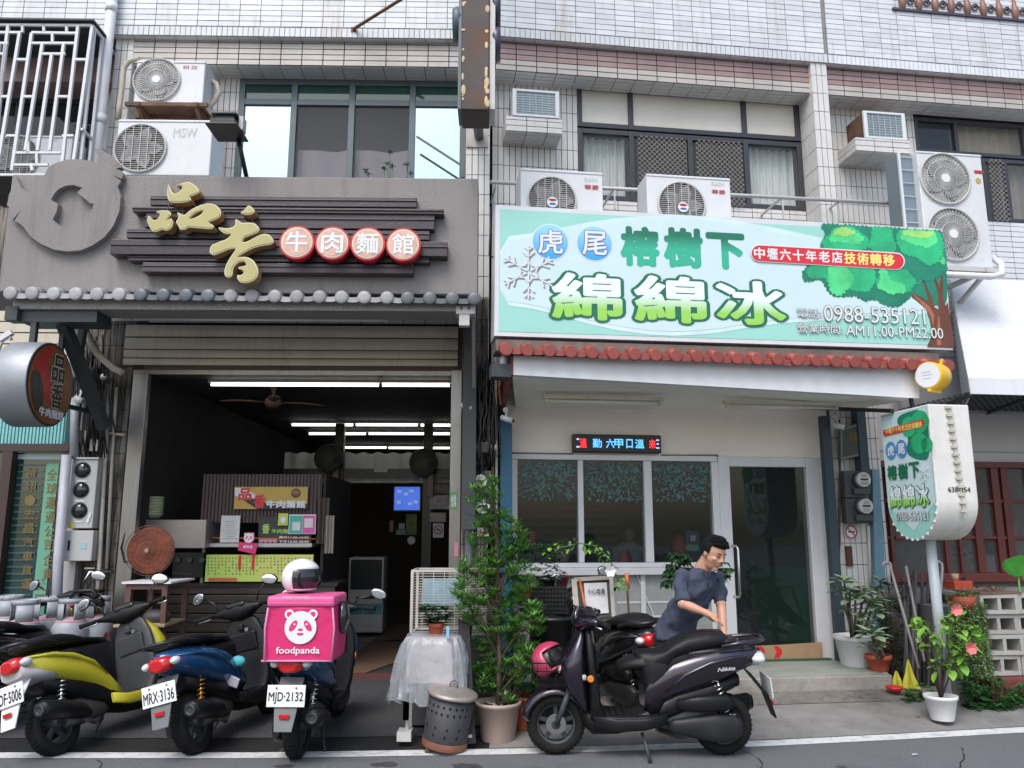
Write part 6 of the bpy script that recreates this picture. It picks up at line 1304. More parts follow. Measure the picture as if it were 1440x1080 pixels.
for px in (905, 1004): m = MB(); x = P(px, 870, FR, 0)[0]; m.box(x-.025, x+.025, -.02, .009, .28, zs0-.08); part(IS, 'panel_frame', m, white_f)
for z, hh, mt in ((P(930, 848, FR, 0)[1], .02, white_f), (P(930, 888, FR, 0)[1], .035, pbr('tan reflected band', (.42, .32, .22), .3)), (P(930, 868, FR, 0)[1], .02, white_f)): m = MB(); m.box(P(868, 850, FR, 0)[0], xw[3]-.03, .002, .0085, z, z+hh); part(IS, 'reflection_band', m, mt)  # horizontal street reflections painted on as flat bands
m = MB(); p0, p1 = P(893, 803, FR, 0), P(925, 880, FR, 0); m.bar((p0[0], -.005, p0[1]), (p1[0], -.005, p1[1]), .012); part(IS, 'reflection_streak', m, white_f)  # diagonal street reflection, modelled as a thin bar
# door
d0, d1 = P(1014, 780, FR, 0)[0], P(1163, 780, FR, 0)[0]; g0, g1 = P(1030, 780, FR, 0)[0], P(1139, 780, FR, 0)[0]
zdt = P(1085, 657, FR, 0)[1]; m = MB()
m.box(d0, g0, -.04, .1, .28, zwt_-.002); m.box(g1, d1, -.04, .1, .28, zwt_-.002); m.box(g0+.001, g1-.001, -.038, .098, zdt, zwt_-.003); fD = part(IS, 'door_frame', m, white_f, bevel=.008)
m = MB(); m.box(g0, g1, .02, .03, .29, zdt); D = part(IS, 'door', m, gin)
m = MB(); x = P(1033, 800, FR, -.1)[0]; za, zb2 = P(1035, 840, FR, -.1)[1], P(1035, 768, FR, -.1)[1]; m.tube([(x-.0, -.03, za), (x+.04, -.09, za), (x+.05, -.10, za+.03), (x+.05, -.10, zb2-.03), (x+.04, -.09, zb2), (x-.0, -.03, zb2)], .014, 10); part(fD, 'door_handle', m, chrome)
m = MB(); m.box(d1, wr+.01, -.01, .1, P(1170, 905, FR, 0)[1], P(1170, 812, FR, 0)[1]); part(IS, 'green_panel', m, pbr('bright green paint', (.02, .32, .10), .5)); m = MB(); m.box(d1, wr+.01, -.008, .1, P(1170, 811, FR, 0)[1], zwt_-.004); part(IS, 'wall', m, cream); m = MB(); m.box(d1, wr+.01, -.008, .1, .28, P(1170, 906, FR, 0)[1]); part(IS, 'wall_foot', m, pbr('pale teal paint', (.42, .5, .5), .5))
# interior of the ice shop
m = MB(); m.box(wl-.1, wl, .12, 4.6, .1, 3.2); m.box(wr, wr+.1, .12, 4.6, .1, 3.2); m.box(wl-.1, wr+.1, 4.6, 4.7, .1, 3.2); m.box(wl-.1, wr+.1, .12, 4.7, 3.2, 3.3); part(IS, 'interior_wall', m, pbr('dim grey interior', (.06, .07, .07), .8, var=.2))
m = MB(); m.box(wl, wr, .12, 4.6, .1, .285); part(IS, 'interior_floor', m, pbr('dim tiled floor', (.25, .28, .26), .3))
m = MB(); m.box(P(1095, 850, FR, 2.2)[0], wr-.01, 2.2, 2.25, .29, 1.25); m.box(wr-.03, wr-.005, .13, 2.2, .29, 1.2); part(IS, 'green_wainscot', m, pbr('deep green wall paint', (.03, .42, .16), .5))
m = MB(); zz = .8
while zz < 2.6: m.box(xw[0], xw[2]-.1, 1.0, 1.02, zz, zz+.05); zz += .09
part(IS, 'shutter_reflection', m, pbr('dim grey shutter reflection', (.05, .05, .05), .6), kind='stuff')  # slats stand in for a roller shutter reflected in the panes
m = MB(); m.box(P(1028, 900, FR, .1)[0], P(1080, 900, FR, .1)[0], .3, 1.2, .29, .75); part(IS, 'inner_table', m, dark_in)
# things seen through or reflected in the panes
def seen(label, r, y, mat, name, cat, f=None):
 a, b, c, d = RC(*r, FR, y); m = MB(); (f(m, a, b, c, d, y) if f else m.box(a, b, y, y+.02, c, d)); return single(name, m, mat, label, cat, FR)
seen('dark blue and green poster stuck inside the right window pane', (965, 747, 983, 775), .035, pbr('navy poster print', (.03, .05, .16), .4), 'poster', 'poster')
seen('pale green lower strip of the navy poster', (965.5, 766, 982.5, 774), .030, pbr('green poster print', (.08, .3, .16), .4, var=.5, vs=30), 'poster_strip', 'poster')
seen('white blank square in the middle of the navy poster', (971, 753, 978, 761), .031, pbr('pale square', (.45, .45, .5), .4), 'poster_square', 'poster')
seen('red exclamation shaped sticker in the left window pane', (746, 748, 752, 765), .035, pbr('red sticker', (.4, .03, .03), .4), 'sticker', 'sticker')
T = thing('person', 'person in a pale grey shirt seated inside the ice shop behind the middle pane', 'person', FR, (*P(884, 790, FR, .6)[:1], .6, P(884, 800, FR, .6)[1]))  # figure reflected in the glass, built as a body behind it
s, z = P(884, 752, FR, .6); m = MB(); m.ell((s, .6, z-.0), .075, .09, .10); part(T, 'head', m, pbr('dim reflected skin', (.2, .12, .09), .6)); m = MB(); m.loft([(z-.52, .45, .75, .18, s), (z-.3, .48, .72, .19, s), (z-.16, .5, .7, .2, s), (z-.08, .53, .67, .07, s)], 16, 2.4, 'z')
m.v = [(b, a, c) for a, b, c in m.v]; part(T, 'shirt', m, pbr('dim pale grey shirt', (.22, .23, .26), .9)); m = MB(); m.ell((s, .62, z+.05), .08, .09, .07); part(T, 'hair', m, black)
for k, (px, py) in enumerate([(790, 783), (836, 770), (955, 770), (878, 790)]):
 s, z = P(px, py, FR, .5); m = MB(); m.lathe([(.07, 0), (.09, .12), (.05, .2), (.03, .24)], (s, .5, z-.1), 14)
 single('jar', m, [ply, dkgrey, red_p, red_p][k], ['tan jar behind the left window pane', 'dark jar behind the middle pane', 'dim red lantern behind the right pane', 'small red jar beside the seated person'][k], 'jar', FR)  # the seated person is a figure reflected in the glass
# LED board
T = thing('led_display', 'black LED scrolling display with red and blue characters over the windows', 'display', FR, (P(868, 637, FR, -.1)[0], -.1, P(868, 637, FR, -.1)[1]))
a, b, c, d = RC(806, 611, 930, 636.5, FR, -.1); m = MB(); m.box(a, b, -.1, -.01, c, d); part(T, 'case', m, black, bevel=.012)
ledr = glow('red led', (1, .03, .04), 1.1); ledb = glow('blue led', (.12, .45, 1), .9); ledw = glow('pale led', (.5, .5, .8), .7)
hh = (d-c); z_a, z_b = c+hh*.26, c+hh*.74
def ch(t, f0, f1, mt): part(T, 'led_character', text_mb(t, a+(b-a)*f0, a+(b-a)*f1, z_a, z_b, -.104, .02), mt)
ch('二', .035, .07, ledw); ch('溫', .075, .15, ledr); ch('勤', .22, .32, ledb); ch('六', .37, .46, ledb); ch('甲', .465, .56, ledb); ch('口', .60, .67, ledb); ch('溫', .70, .80, ledb); ch('來', .86, .935, ledr); ch('三', .94, .975, ledw)
m = MB(); q = [(P(720, 637, FR, -.03)), (P(806, 637, FR, -.03)), (P(930, 640, FR, -.03)), (P(1010, 640, FR, -.03))]
m.tube([(q[0][0], -.03, q[0][1]), (q[1][0], -.04, q[1][1]-.01)], .008, 5); m.tube([(q[2][0], -.03, q[2][1]), (q[3][0], -.03, q[3][1])], .008, 5); single('wall_cable', m, pbr('grey cable', (.2, .19, .18), .6), 'grey cable stapled along the window head beside the display', 'cable', FR)
# cardboard across the door foot
T = thing('cardboard_strip', 'long brown cardboard strip with red arrow prints across the door foot', 'cardboard', FR, (P(1095, 925, FR, -.08)[0], -.08, .285))
a, b = P(1028, 920, FR, -.08)[0], P(1156, 915, FR, -.08)[0]; z_ = P(1090, 907, FR, -.08)[1]; m = MB(); m.prism([(a, .285), (b, .285), (b, z_+.02), ((a+b)/2, z_), (a, z_-.01)], -.09, -.075); part(T, 'board', m, card)
for px in (1070, 1094): s, z = P(px, 917, FR, -.095); m = MB(); m.quad(*[(s+x*.045, -.0925, z+y*.06) for x, y in [(-1, 1), (.2, 1), (1, .4), (1, -.4), (.2, -1), (-1, -1), (-.3, 0)]]); part(T, 'red_print', m, redp)
m = MB(); m.box(g0-.05, g1+.1, -.14, -.07, .283, .30); single('door_mat', m, pbr('dark green mat', (.04, .09, .06), .9), 'thin dark green mat along the ice shop door foot', 'mat', FR)
# ================================================================ RIGHT COLUMN with meters
sc0, sc1 = P(1178, 700, FR, -.02)[0], P(1218, 700, FR, -.02)[0]
blockwall(HM, FR, wr+.01, P(1240, 700, FR, -.02)[0], .1, 3.3, -.05, tile_c, back=.3)
m = MB(); a, b = P(1159, 700, FR, -.25)[0], P(1171, 700, FR, -.25)[0]; m.box(P(1162, 700, FR, -.2)[0], P(1174, 700, FR, -.2)[0], -.22, -.14, .28, P(1160, 585, FR, -.2)[1]); single('dark_post', m, pbr('blue black steel', (.03, .05, .065), .5, dirt=.3), 'blue black thin post right of the glass door', 'post', FR)
m = MB(); m.box(P(1213, 700, FR, -.2)[0], P(1225, 700, FR, -.2)[0], -.22, -.1, P(1220, 690, FR, -.2)[1], P(1215, 565, FR, -.2)[1]); single('dark_post', m, pbr('blue black steel', (.03, .05, .065), .5), 'dark post top behind the shield shaped sign', 'post', FR)
m = MB(); m.prism([(P(1226, 660, FR, -.15)[0], P(1226, 660, FR, -.15)[1]), (P(1222, 800, FR, -.15)[0], .2), (P(1240, 800, FR, -.15)[0], .2), (P(1236, 660, FR, -.15)[0], P(1226, 660, FR, -.15)[1])], -.16, -.08); single('blue_post', m, pbr('faded blue steel', (.13, .25, .33), .5, dirt=.4), 'faded blue tapered post behind the shield shaped sign', 'post', FR)
T = thing('framed_plate', 'dark green framed plate hanging on the dirty tiled column', 'sign', FR, (P(1196, 640, FR, -.2)[0], -.2, P(1196, 645, FR, -.2)[1])); q = [P(x, y, FR, -.2) for x, y in [(1182, 604), (1213, 593), (1214, 640), (1183, 646)]]
m = MB(); m.prism(q, -.2, -.16); part(T, 'frame', m, pbr('dull green metal', (.12, .16, .13), .4, metal=.3)); m = MB(); m.prism(inset(q, .03), -.203, -.199); part(T, 'plate', m, pbr('dark olive plate', (.03, .035, .02), .4)); ptext(T, '消防', 1192, 608, 1206, 622, FR, -.206, pbr('faint brown print', (.16, .09, .02), .5), .02)
meter(1209, 675, 10, FR, -.2, 'upper electricity meter on the right tiled column', (1188, 662, 1218, 700)); meter(1212, 712, 10, FR, -.2, 'lower electricity meter on the right tiled column', (1190, 701, 1222, 736))
cs, cz = P(1198, 748, FR, -.09); T = thing('no_smoking_sign', 'round no smoking sticker below the right electricity meters', 'sign', FR, (cs, -.09, cz-.08)); m = MB(); m.lathe([(.08, 0), (.08, .006)], (cs, -.075, cz), 28, 'y'); part(T, 'plate', m, wht_clean); ban(T, cs, cz, .074, -.078)
m = MB(); a, b, c, d = RC(1177, 747, 1183, 767, FR, -.07); m.box(a, b, -.07, -.065, c, d); single('sticker', m, pbr('pink sticker', (.6, .2, .3), .5), 'small pink vertical sticker on the right tiled column', 'sticker', FR)
m = MB(); a, b, c, d = RC(1191, 768, 1199, 796, FR, -.09); m.box(a, b, -.09, -.06, c, d); single('rusty_plate', m, pbr('old rusty brown', (.09, .035, .02), .7), 'rust brown strip on the lower right column', 'plate', FR)
pipe([(1180, 590), (1181, 660), (1180, 790)], -.1, .012, rust, 'thin rusty conduit left of the right meters', FR); pipe([(1203, 570), (1201, 600)], -.1, .02, rust, 'short rusty pipe above the framed plate', FR); pipe([(1221, 740), (1224, 830)], -.2, .016, pvc_w, 'pale conduit under the faded blue post', FR); camera_(1178, 598, -.3, FR, 'security camera left of the framed plate')
# ================================================================ RIGHT SHOP (red window frames)
RS = thing('red_window_shop', 'shop front with red brown wooden window frames and a grey white wall', 'shop front', FR, (5.2, 0, .3))
e0, e1 = P(1240, 700, FR, 0)[0], s_far
redw = pbr('red brown painted wood', (.12, .024, .018), .45, var=.2)
zt_, zb3 = P(1400, 650, FR, 0)[1], P(1400, 805, FR, 0)[1]
m = MB(); m.box(e0-.02, e1, .0, .15, zt_+.001, 3.3); part(RS, 'wall', m, pbr('grey white wall paint', (.52, .51, .51), .8, var=.04)); m = MB(); m.box(e0, e1, -.012, 0, zt_+.11, zt_+.125); part(RS, 'wall_line', m, grey)
m = MB(); m.box(e0-.02, e1, .0, .15, .1, zb3-.1); part(RS, 'wall', m, pbr('dim lower wall', (.2, .18, .17), .8))
xs_r = [P(x, 730, FR, 0)[0] for x in (1250, 1325, 1345, 1372, 1402, 1416, 1450, 1480)]
m = MB(); m.box(e0, e1, -.05, .06, zt_-.07, zt_); m.box(e0, e1, -.10, .06, zb3-.1, zb3)
for i, x in enumerate(xs_r): w = .045 if i in (3, 4, 5) else .02; m.box(x-w, x+w, -.04, .05, zb3+.001, zt_-.071)
for z in (zb3+.31*(zt_-zb3), zb3+.64*(zt_-zb3)):
 for a, b in zip([e0]+xs_r, xs_r+[e1]): m.box(a+.046, b-.046, -.03, .04, z-.018, z+.018)
f = part(RS, 'window_frame', m, redw, bevel=.005)
m = MB(); m.box(e0, e1, .0, .008, zb3, zt_-.07); part(f, 'pane', m, gcl)
m = MB(); m.box(e0, e1+.1, 1.6, 1.7, .1, 3.3); m.box(e0-.05, e0, .15, 1.6, .1, 3.3); part(RS, 'interior_wall', m, pbr('dim warm interior', (.16, .13, .11), .8, var=.3, vs=2))
s, z = P(1392, 770, FR, .5); T = thing('person', 'person in a pale pink shirt with a dark hat behind the red window', 'person', FR, (s, .5, .5)); m = MB(); m.ell((s, .5, z+.02), .09, .1, .11); part(T, 'head', m, black); m = MB(); m.rings([[(s+w*cos(a), .5+.12*sin(a), zz) for a in [2*pi*k/16 for k in range(16)]] for zz, w in ((.4, .2), (z-.25, .2), (z-.13, .18), (z-.09, .06))]); part(T, 'shirt', m, pbr('pale pink shirt', (.42, .30, .32), .9))
m = MB(); s, z = P(1325, 715, FR, .4); m.lathe([(.16, -.01), (.12, -.01), (.12, .01), (.16, .01)], (s+.2, .4, z), 22, 'y', cap=False); single('hanging_ring', m, pbr('dim red ring', (.25, .05, .04), .5), 'dim red ring hanging behind the red framed window', 'ring', FR)
m = MB(); a, b, c, d = RC(1358, 660, 1372, 676, FR, .4); m.box(a, b, .4, .5, c, d); single('lamp_box', m, lgrey, 'pale box at the top behind the red framed window', 'box', FR)
# left concrete planter wall and red planter steps below right shop
# ================================================================ SCOOTERS (local axes: x forward, y left, z up, origin on the ground under the rear axle)
mir = pbr('mirror glass', (.85, .88, .92), .06, metal=.9, var=.01); redl = pbr('red lamp lens', (.50, .01, .012), .15, coat=.6, var=.05); amb = pbr('amber lens', (.65, .22, .03), .2, coat=.5); clr = pbr('clear lamp lens', (.62, .64, .66), .12, coat=.6, var=.15, vs=30)
plate_m = pbr('white number plate', (.72, .73, .74), .4, var=.03)
def wheel(T, x, r=.22, name='front_wheel', spoke=lgrey, w=.055):
 m = MB(); m.lathe([(r*.66, -w*.85), (r*.84, -w), (r*.96, -w*.7), (r, 0), (r*.96, w*.7), (r*.84, w), (r*.66, w*.85), (r*.62, 0), (r*.66, -w*.85)], (x, 0, r), 40, 'y', cap=False)
 for k in range(40): a = 2*pi*k/40; c_, s_ = cos(a), sin(a); m.bar((x+r*.985*c_, -w*.6, r+r*.985*s_), (x+r*1.003*cos(a+.07), 0, r+r*1.003*sin(a+.07)), .006); m.bar((x+r*.985*c_, w*.6, r+r*.985*s_), (x+r*1.003*cos(a+.07), 0, r+r*1.003*sin(a+.07)), .006)
 W_ = part(T, name, m, rubber)
 m = MB(); m.lathe([(r*.66, -.035), (r*.58, -.03), (r*.58, .03), (r*.66, .035)], (x, 0, r), 36, 'y', cap=False); m.lathe([(.035, -.06), (.035, .06)], (x, 0, r), 16, 'y')
 for k in range(5): a = 2*pi*k/5+.3; m.bar((x+.02*cos(a), 0, r+.02*sin(a)), (x+r*.62*cos(a), 0, r+r*.62*sin(a)), .03, .035, up=(0, 1, 0))
 part(W_, 'rim', m, spoke, bevel=.003)
 m = MB(); m.lathe([(.075, .040), (.075, .044)], (x, 0, r), 24, 'y'); part(W_, 'brake_disc', m, chrome); return W_
def coil(m, a, b, r, turns, w):
 a, b = Vector(a), Vector(b); d = (b-a).normalized(); u = d.orthogonal().normalized(); v = d.cross(u)
 m.tube([a+(b-a)*t/(turns*8)+(u*cos(t*pi/4)+v*sin(t*pi/4))*r for t in range(turns*8+1)], w, 6)
def scooter(label, paint, inner=blackm, plate='', tail=None, lower=None, seat_open=0, spring=None, fender=None, stand='side', bar_turn=0, seat_m=None, seat_h=0, muffler=blackm, group=None, wide=1.0, side_print=None, mirror_out=.30, mh=1.17, nac=None, mx=-.04, rim=lgrey, flap=None, flat=False):
 T = thing('scooter', label, 'scooter', FW, (0, 0, 0), group or 'scooters parked in front of the shops', local=True); lower = lower or blackm; w = wide
 wheel(T, 1.25, spoke=rim); wheel(T, 0, .22, 'rear_wheel', dkgrey, .06)
 zl = (.64, .61, .57, .52, .46, .38, .30, .24) if flat else (.71, .65, .60, .52, .46, .41, .36, .33)
 zh = (.70, .745, .76, .745, .70, .62, .50, .36) if flat else (.765, .785, .80, .785, .755, .71, .64, .54)
 m = MB(); m.loft([(x_, zl[i_], zh[i_], h_*(w if i_ else 1)) for i_, (x_, h_) in enumerate(((-.30, .03), (-.25, .085), (-.12, .135), (.05, .16), (.22, .172), (.38, .168), (.50, .155), (.60, .15)))], 28, 2.7)
 B = part(T, 'rear_body', m, paint)
 m = MB()   # raised accent line on both flanks
 for sy in (1, -1): m.tube([(-.22, sy*.098*w, .735), (-.05, sy*.152*w, .72), (.12, sy*.172*w, .68), (.3, sy*.176*w, .60), (.44, sy*.162*w, .48)], [.006, .014, .018, .014, .005], 8)
 part(B, 'flank_crease', m, paint)
 m = MB(); m.loft([(-.12, .50, .585, .09), (.1, .40, .53, .125), (.35, .29, .48, .135), (.6, .20, .34, .14), (.8, .16, .28, .14), (.98, .15, .30, .12), (1.06, .22, .38, .07)], 20, 3); part(T, 'underbody', m, lower)
 m = MB(); m.loft([(.50, .27, .33, .16), (.6, .268, .31, .175), (.75, .268, .305, .178), (.92, .27, .31, .175), (1.0, .27, .34, .15)], 20, 5); part(T, 'floorboard', m, inner)
 for sy in (1, -1):
  m = MB(); m.loft([(.44, .25, .33, .012, sy*.165), (.6, .21, .295, .018, sy*.172), (.8, .20, .29, .018, sy*.172), (.98, .22, .32, .014, sy*.16)], 12, 3); part(T, 'floor_skirt', m, paint if flat else lower)
 m = MB()
 for k in range(7): m.box(.62+.05*k, .635+.05*k, -.13, .13, .304, .311)
 part(T, 'floor_ribs', m, rubber)
 m = MB(); m.loft([(.29, .46, .60, .14), (.45, .42, .585, .15), (.6, .30, .62, .15), (.70, .2, .66, .14), (.745, .1, .66, .12)], 22, 3.2, 'z'); part(T, 'seat_front_panel', m, inner if not flat else blackm)
 # leg shield and front body
 m = MB(); m.loft([(.27, .86, 1.00, .15), (.31, .88, 1.005, .175), (.38, .915, 1.005, .19), (.5, .925, 1.01, .20), (.65, .955, 1.02, .205), (.78, .965, 1.03, .185), (.88, .975, 1.03, .14), (.93, .985, 1.03, .09)], 28, 3.6, 'z'); L = part(T, 'leg_shield', m, inner)
 m = MB(); m.box(.935, .96, -.13, .13, .62, .78); m.box(.925, .95, -.03, .03, .80, .86); part(L, 'glove_box', m, inner, bevel=.02)
 m = MB(); m.lathe([(.018, -.006), (.018, 0)], (.935, -.06, .80), 14, 'x'); part(L, 'ignition_lock', m, chrome)
 m = MB(); m.loft([(.30, .99, 1.05, .09), (.38, .99, 1.10, .145), (.48, 1.0, 1.18, .185), (.58, 1.0, 1.235, .20), (.68, 1.01, 1.22, .20), (.78, 1.02, 1.16, .175), (.87, 1.02, 1.10, .125), (.94, 1.03, 1.06, .05)], 28, 2.4, 'z'); Fb = part(T, 'front_body', m, paint)
 for sy in (1, -1):
  m = MB(); m.loft([(1.03, .56, .60, .02, sy*.165), (1.10, .555, .625, .022, sy*.16), (1.18, .57, .645, .022, sy*.125), (1.235, .60, .655, .02, sy*.075)], 12, 2.2); part(Fb, 'headlight', m, clr)
  m = MB(); m.lathe([(.022, -.006), (.026, 0), (.022, .006)], (1.0, sy*.205, .58), 16, 'y'); part(Fb, 'side_reflector', m, amb)
 # front fender
 m = MB(); rr = []
 for k in range(19):
  a = R_(8+k*8.2); rr.append([(1.25+(.268-.05*abs((j-4)/4)**3-(.025 if k in (0, 18) else 0))*cos(a), .078*(j-4)/4, .22+(.268-.05*abs((j-4)/4)**3-(.025 if k in (0, 18) else 0))*sin(a)) for j in range(9)])
 m.grid(rr)
 part(T, 'front_fender', m, paint, solid=.006)
 m = MB()
 for sy in (1, -1): m.tube([(1.25, sy*.075, .22), (1.20, sy*.078, .34), (1.14, sy*.07, .50)], [.018, .022, .024], 10)
 part(T, 'front_fork', m, dkgrey)
 # handlebar
 Hb = thing('handlebar', None, None, FW, (1.0, 0, 0), local=True); Hb.parent = T; Hb.location = (1.0, 0, 0); Hb.rotation_euler = (0, 0, bar_turn)
 m = MB(); m.loft([(-.26, .975, .995, .012, -.05), (-.17, .945, 1.02, .055, -.02), (-.08, .90, 1.055, .09, .01), (0, .88, 1.075, .11, .02), (.08, .90, 1.055, .09, .01), (.17, .945, 1.02, .055, -.02), (.26, .975, .995, .012, -.05)], 22, 2.3, 'y'); part(Hb, 'nacelle', m, nac or blackm)
 m = MB(); m.box(-.085, -.04, -.09, .09, 1.0, 1.05); part(Hb, 'dashboard', m, black, bevel=.02)
 for sy in (1, -1):
  m = MB(); m.tube([(-.05, sy*.22, .99), (-.09, sy*.30, .985), (-.12, sy*.385, .98)], [.016, .019, .02], 12); part(Hb, 'grip', m, rubber)
  m = MB(); m.tube([(-.03, sy*.22, .985), (-.03, sy*.30, .965), (-.07, sy*.38, .96)], .007, 6); part(Hb, 'brake_lever', m, chrome)
  m = MB(); m.tube([(-.04, sy*.19, 1.02), (mx*.7, sy*.22, (mh+1.02)/2), (mx, sy*mirror_out, mh-.015)], .007, 8); part(Hb, 'mirror_stalk', m, black)
  m = MB(); m.ell((0, 0, 0), .014, .075, .046, 20, 10); m.xf(Matrix.Translation((mx, sy*(mirror_out+.05), mh)) @ Matrix.Rotation(-sy*.35, 4, 'X') @ Matrix.Rotation(-sy*.25, 4, 'Z')); part(Hb, 'mirror_shell', m, black)
  m = MB(); m.ell((0, 0, 0), .006, .068, .040, 20, 10); m.xf(Matrix.Translation((mx-.014, sy*(mirror_out+.05), mh)) @ Matrix.Rotation(-sy*.35, 4, 'X') @ Matrix.Rotation(-sy*.25, 4, 'Z')); part(Hb, 'mirror_glass', m, mir)
 # seat
 m = MB(); sh = seat_h; m.loft([(-.23, .80, .835, .06), (-.18, .785, .87+sh, .115), (-.05, .78, .885+sh, .14), (.1, .775, .88+sh, .145), (.2, .77, .86+sh*.6, .148), (.28, .765, .825, .146), (.42, .75, .81, .135), (.55, .72, .80, .11), (.63, .69, .775, .07), (.66, .68, .74, .03)], 26, 2.6)
 if seat_open:
  m.v = [(x, y, z-(.075 if z < .79 else 0)*min(1, max(0, (.6-x)*3))) for x, y, z in m.v]
  m.xf(Matrix.Translation((.74, 0, .62)) @ Matrix.Rotation(seat_open, 4, 'Y') @ Matrix.Translation((-.60, 0, -.72)))
 part(T, 'seat', m, seat_m or pbr('black seat vinyl', (.010, .010, .011), .5, var=.15, bump=.15, bs=25, spec=.3))
 if seat_open: m = MB(); m.loft([(-.16, .74, .80, .1), (.1, .72, .79, .13), (.5, .66, .74, .1)], 18, 3); m.lathe([(.1, 0), (.12, .03), (.1, .05)], (-.02, 0, .80), 24); part(T, 'seat_compartment', m, black)
 m = MB(); m.tube([(.02, .145, .80), (-.12, .15, .825), (-.26, .12, .84), (-.32, .05, .845), (-.32, -.05, .845), (-.26, -.12, .84), (-.12, -.15, .825), (.02, -.145, .80)], .016, 10); part(T, 'grab_rail', m, paint if seat_open else black)
 # tail
 m = MB(); m.loft([(-.33, .66, .73, .05), (-.30, .645, .755, .085), (-.25, .64, .76, .10), (-.20, .66, .74, .09)], 20, 2.6); part(T, 'tail_light', m, tail or redl)
 for sy in (1, -1): m = MB(); m.ell((-.26, sy*.115, .705), .05, .035, .03, 14, 8); part(T, 'turn_signal', m, clr)
 # rear mudguard and number plate
 fm = fender or pbr('grey mudguard plastic', (.13, .135, .14), .5, dirt=.3); m = MB()
 m.quad((-.20, -.085, .60), (-.20, .085, .60), (-.33, .085, .44), (-.33, -.085, .44)); m.quad((-.33, -.085, .44), (-.33, .085, .44), (-.39, .062, .27), (-.39, -.062, .27))
 g_ = part(T, 'rear_mudguard', m, fm, solid=.012, bevel=.003)
 m = MB(); m.box(-.385, -.37, -.035, .035, .355, .385); part(g_, 'reflector', m, redl, bevel=.003)
 if plate:
  m = MB(); m.box(-.004, .004, -.135, .135, -.073, .073); X = Matrix.Translation((-.345, 0, .50)) @ Matrix.Rotation(.12, 4, 'Y'); m.xf(X); p_ = part(T, 'number_plate', m, plate_m, bevel=.003)
  m = text_mb(plate, -.122, .122, -.052, .026, 0, .012); m.v = [tuple(X @ Vector((-.0065+v[1]*.5, -v[0], v[2]))) for v in m.v]; part(p_, 'plate_number', m, ink)
  m = MB(); [m.lathe([(.007, -.002), (.007, 0)], (-.006, y, .052), 10, 'x') for y in (-.07, .07)]; m.xf(X); part(p_, 'plate_bolt', m, rust)
 # engine, transmission, exhaust, shocks
 m = MB(); m.loft([(-.12, .17, .27, .02, .125), (-.06, .13, .31, .045, .13), (.08, .12, .32, .05, .13), (.25, .15, .30, .048, .13), (.38, .18, .28, .04, .125), (.43, .2, .26, .02, .12)], 20, 2.6); part(T, 'transmission_cover', m, pbr('dark transmission case', (.018, .019, .021), .45, var=.2, spec=.3, dirt=.3, dcol=(.05, .045, .04), ds=7))
 m = MB(); m.loft([(-.06, .37, .42, .02, .13), (.0, .34, .46, .045, .13), (.2, .33, .45, .05, .13), (.36, .35, .42, .03, .125)], 18, 3.2); part(T, 'air_box', m, blackm)
 m = MB(); m.loft([(.05, .18, .34, .08), (.2, .16, .38, .1), (.42, .18, .34, .1), (.52, .22, .30, .06)], 16, 3); m.tube([(.45, -.04, .2), (.3, -.09, .15), (.15, -.13, .2)], .018, 8); part(T, 'engine', m, pbr('dull engine alloy', (.10, .10, .10), .5, metal=.5, var=.3, dirt=.5))
 m = MB(); m.loft([(-.27, .285, .385, .045, -.17), (-.24, .265, .40, .066, -.17), (-.05, .23, .37, .07, -.165), (.12, .20, .32, .062, -.155), (.2, .2, .27, .035, -.14)], 20, 2.1); E_ = part(T, 'exhaust_muffler', m, muffler)
 m = MB(); m.lathe([(.05, 0), (.022, -.006), (.02, .03)], (-.275, -.17, .335), 18, 'x'); part(E_, 'exhaust_tip', m, dkgrey)
 for sy in (1, -1): m = MB(); coil(m, (-.02, sy*.095, .30), (.05, sy*.10, .52), .028, 7, .006); m.cyl((-.02, sy*.095, .26), (.05, sy*.10, .55), .012); part(T, 'rear_shock', m, spring or chrome)
 m = MB()
 if stand == 'side': m.tube([(.62, .12, .18), (.60, .20, .10), (.58, .235, .005)], [.012, .012, .016], 8)
 else: m.tube([(.3, .1, .15), (.22, .15, .01), (.15, .17, .0)], .012, 8); m.tube([(.3, -.1, .15), (.22, -.15, .01), (.15, -.17, .0)], .012, 8)
 part(T, 'kickstand', m, dkgrey)
 if side_print:
  for sy in (1,): m = text_mb(side_print, 0, .13, 0, .026, 0, .03, shear=.3); m.v = [(-.13+.13-v[0]*1.0+.06, sy*(.1585+.02*(-v[0]))+.012-v[1], .625+v[2]-v[0]*-.10) for v in m.v]; part(B, 'side_lettering', m, lgrey)
 if flap: flap(T)
 return T
purple = pbr('deep purple metallic paint', (.014, .008, .019), .25, metal=.35, coat=1, var=.12, dirt=.12, dcol=(.1, .09, .09), ds=6); yellow = pbr('yellow scooter paint', (.52, .46, .03), .32, coat=.5, var=.06, dirt=.35, dcol=(.2, .17, .08), ds=5)
blue = pbr('blue metallic scooter paint', (.015, .085, .22), .25, metal=.3, coat=1, var=.1, dirt=.15, dcol=(.1, .1, .1), ds=6); blkp = pbr('glossy black scooter paint', (.014, .014, .017), .2, coat=1, var=.1, dirt=.15, dcol=(.07, .07, .07), ds=6)
grp = 'scooters parked in front of the shops'
SP = scooter('purple scooter in side view with its black seat lifted and pink helmet in front', purple, plate='MPN·630', seat_open=.13, seat_h=.03, side_print='Nikita', wide=1.0, mh=1.07, mx=.12, nac=purple, rim=dkgrey, fender=blackm, tail=clr)
px0 = G(1017, 1061, FW, 0); place(SP, FW, (px0[0], px0[1], .004), rz=pi-.01, rx=-.04)
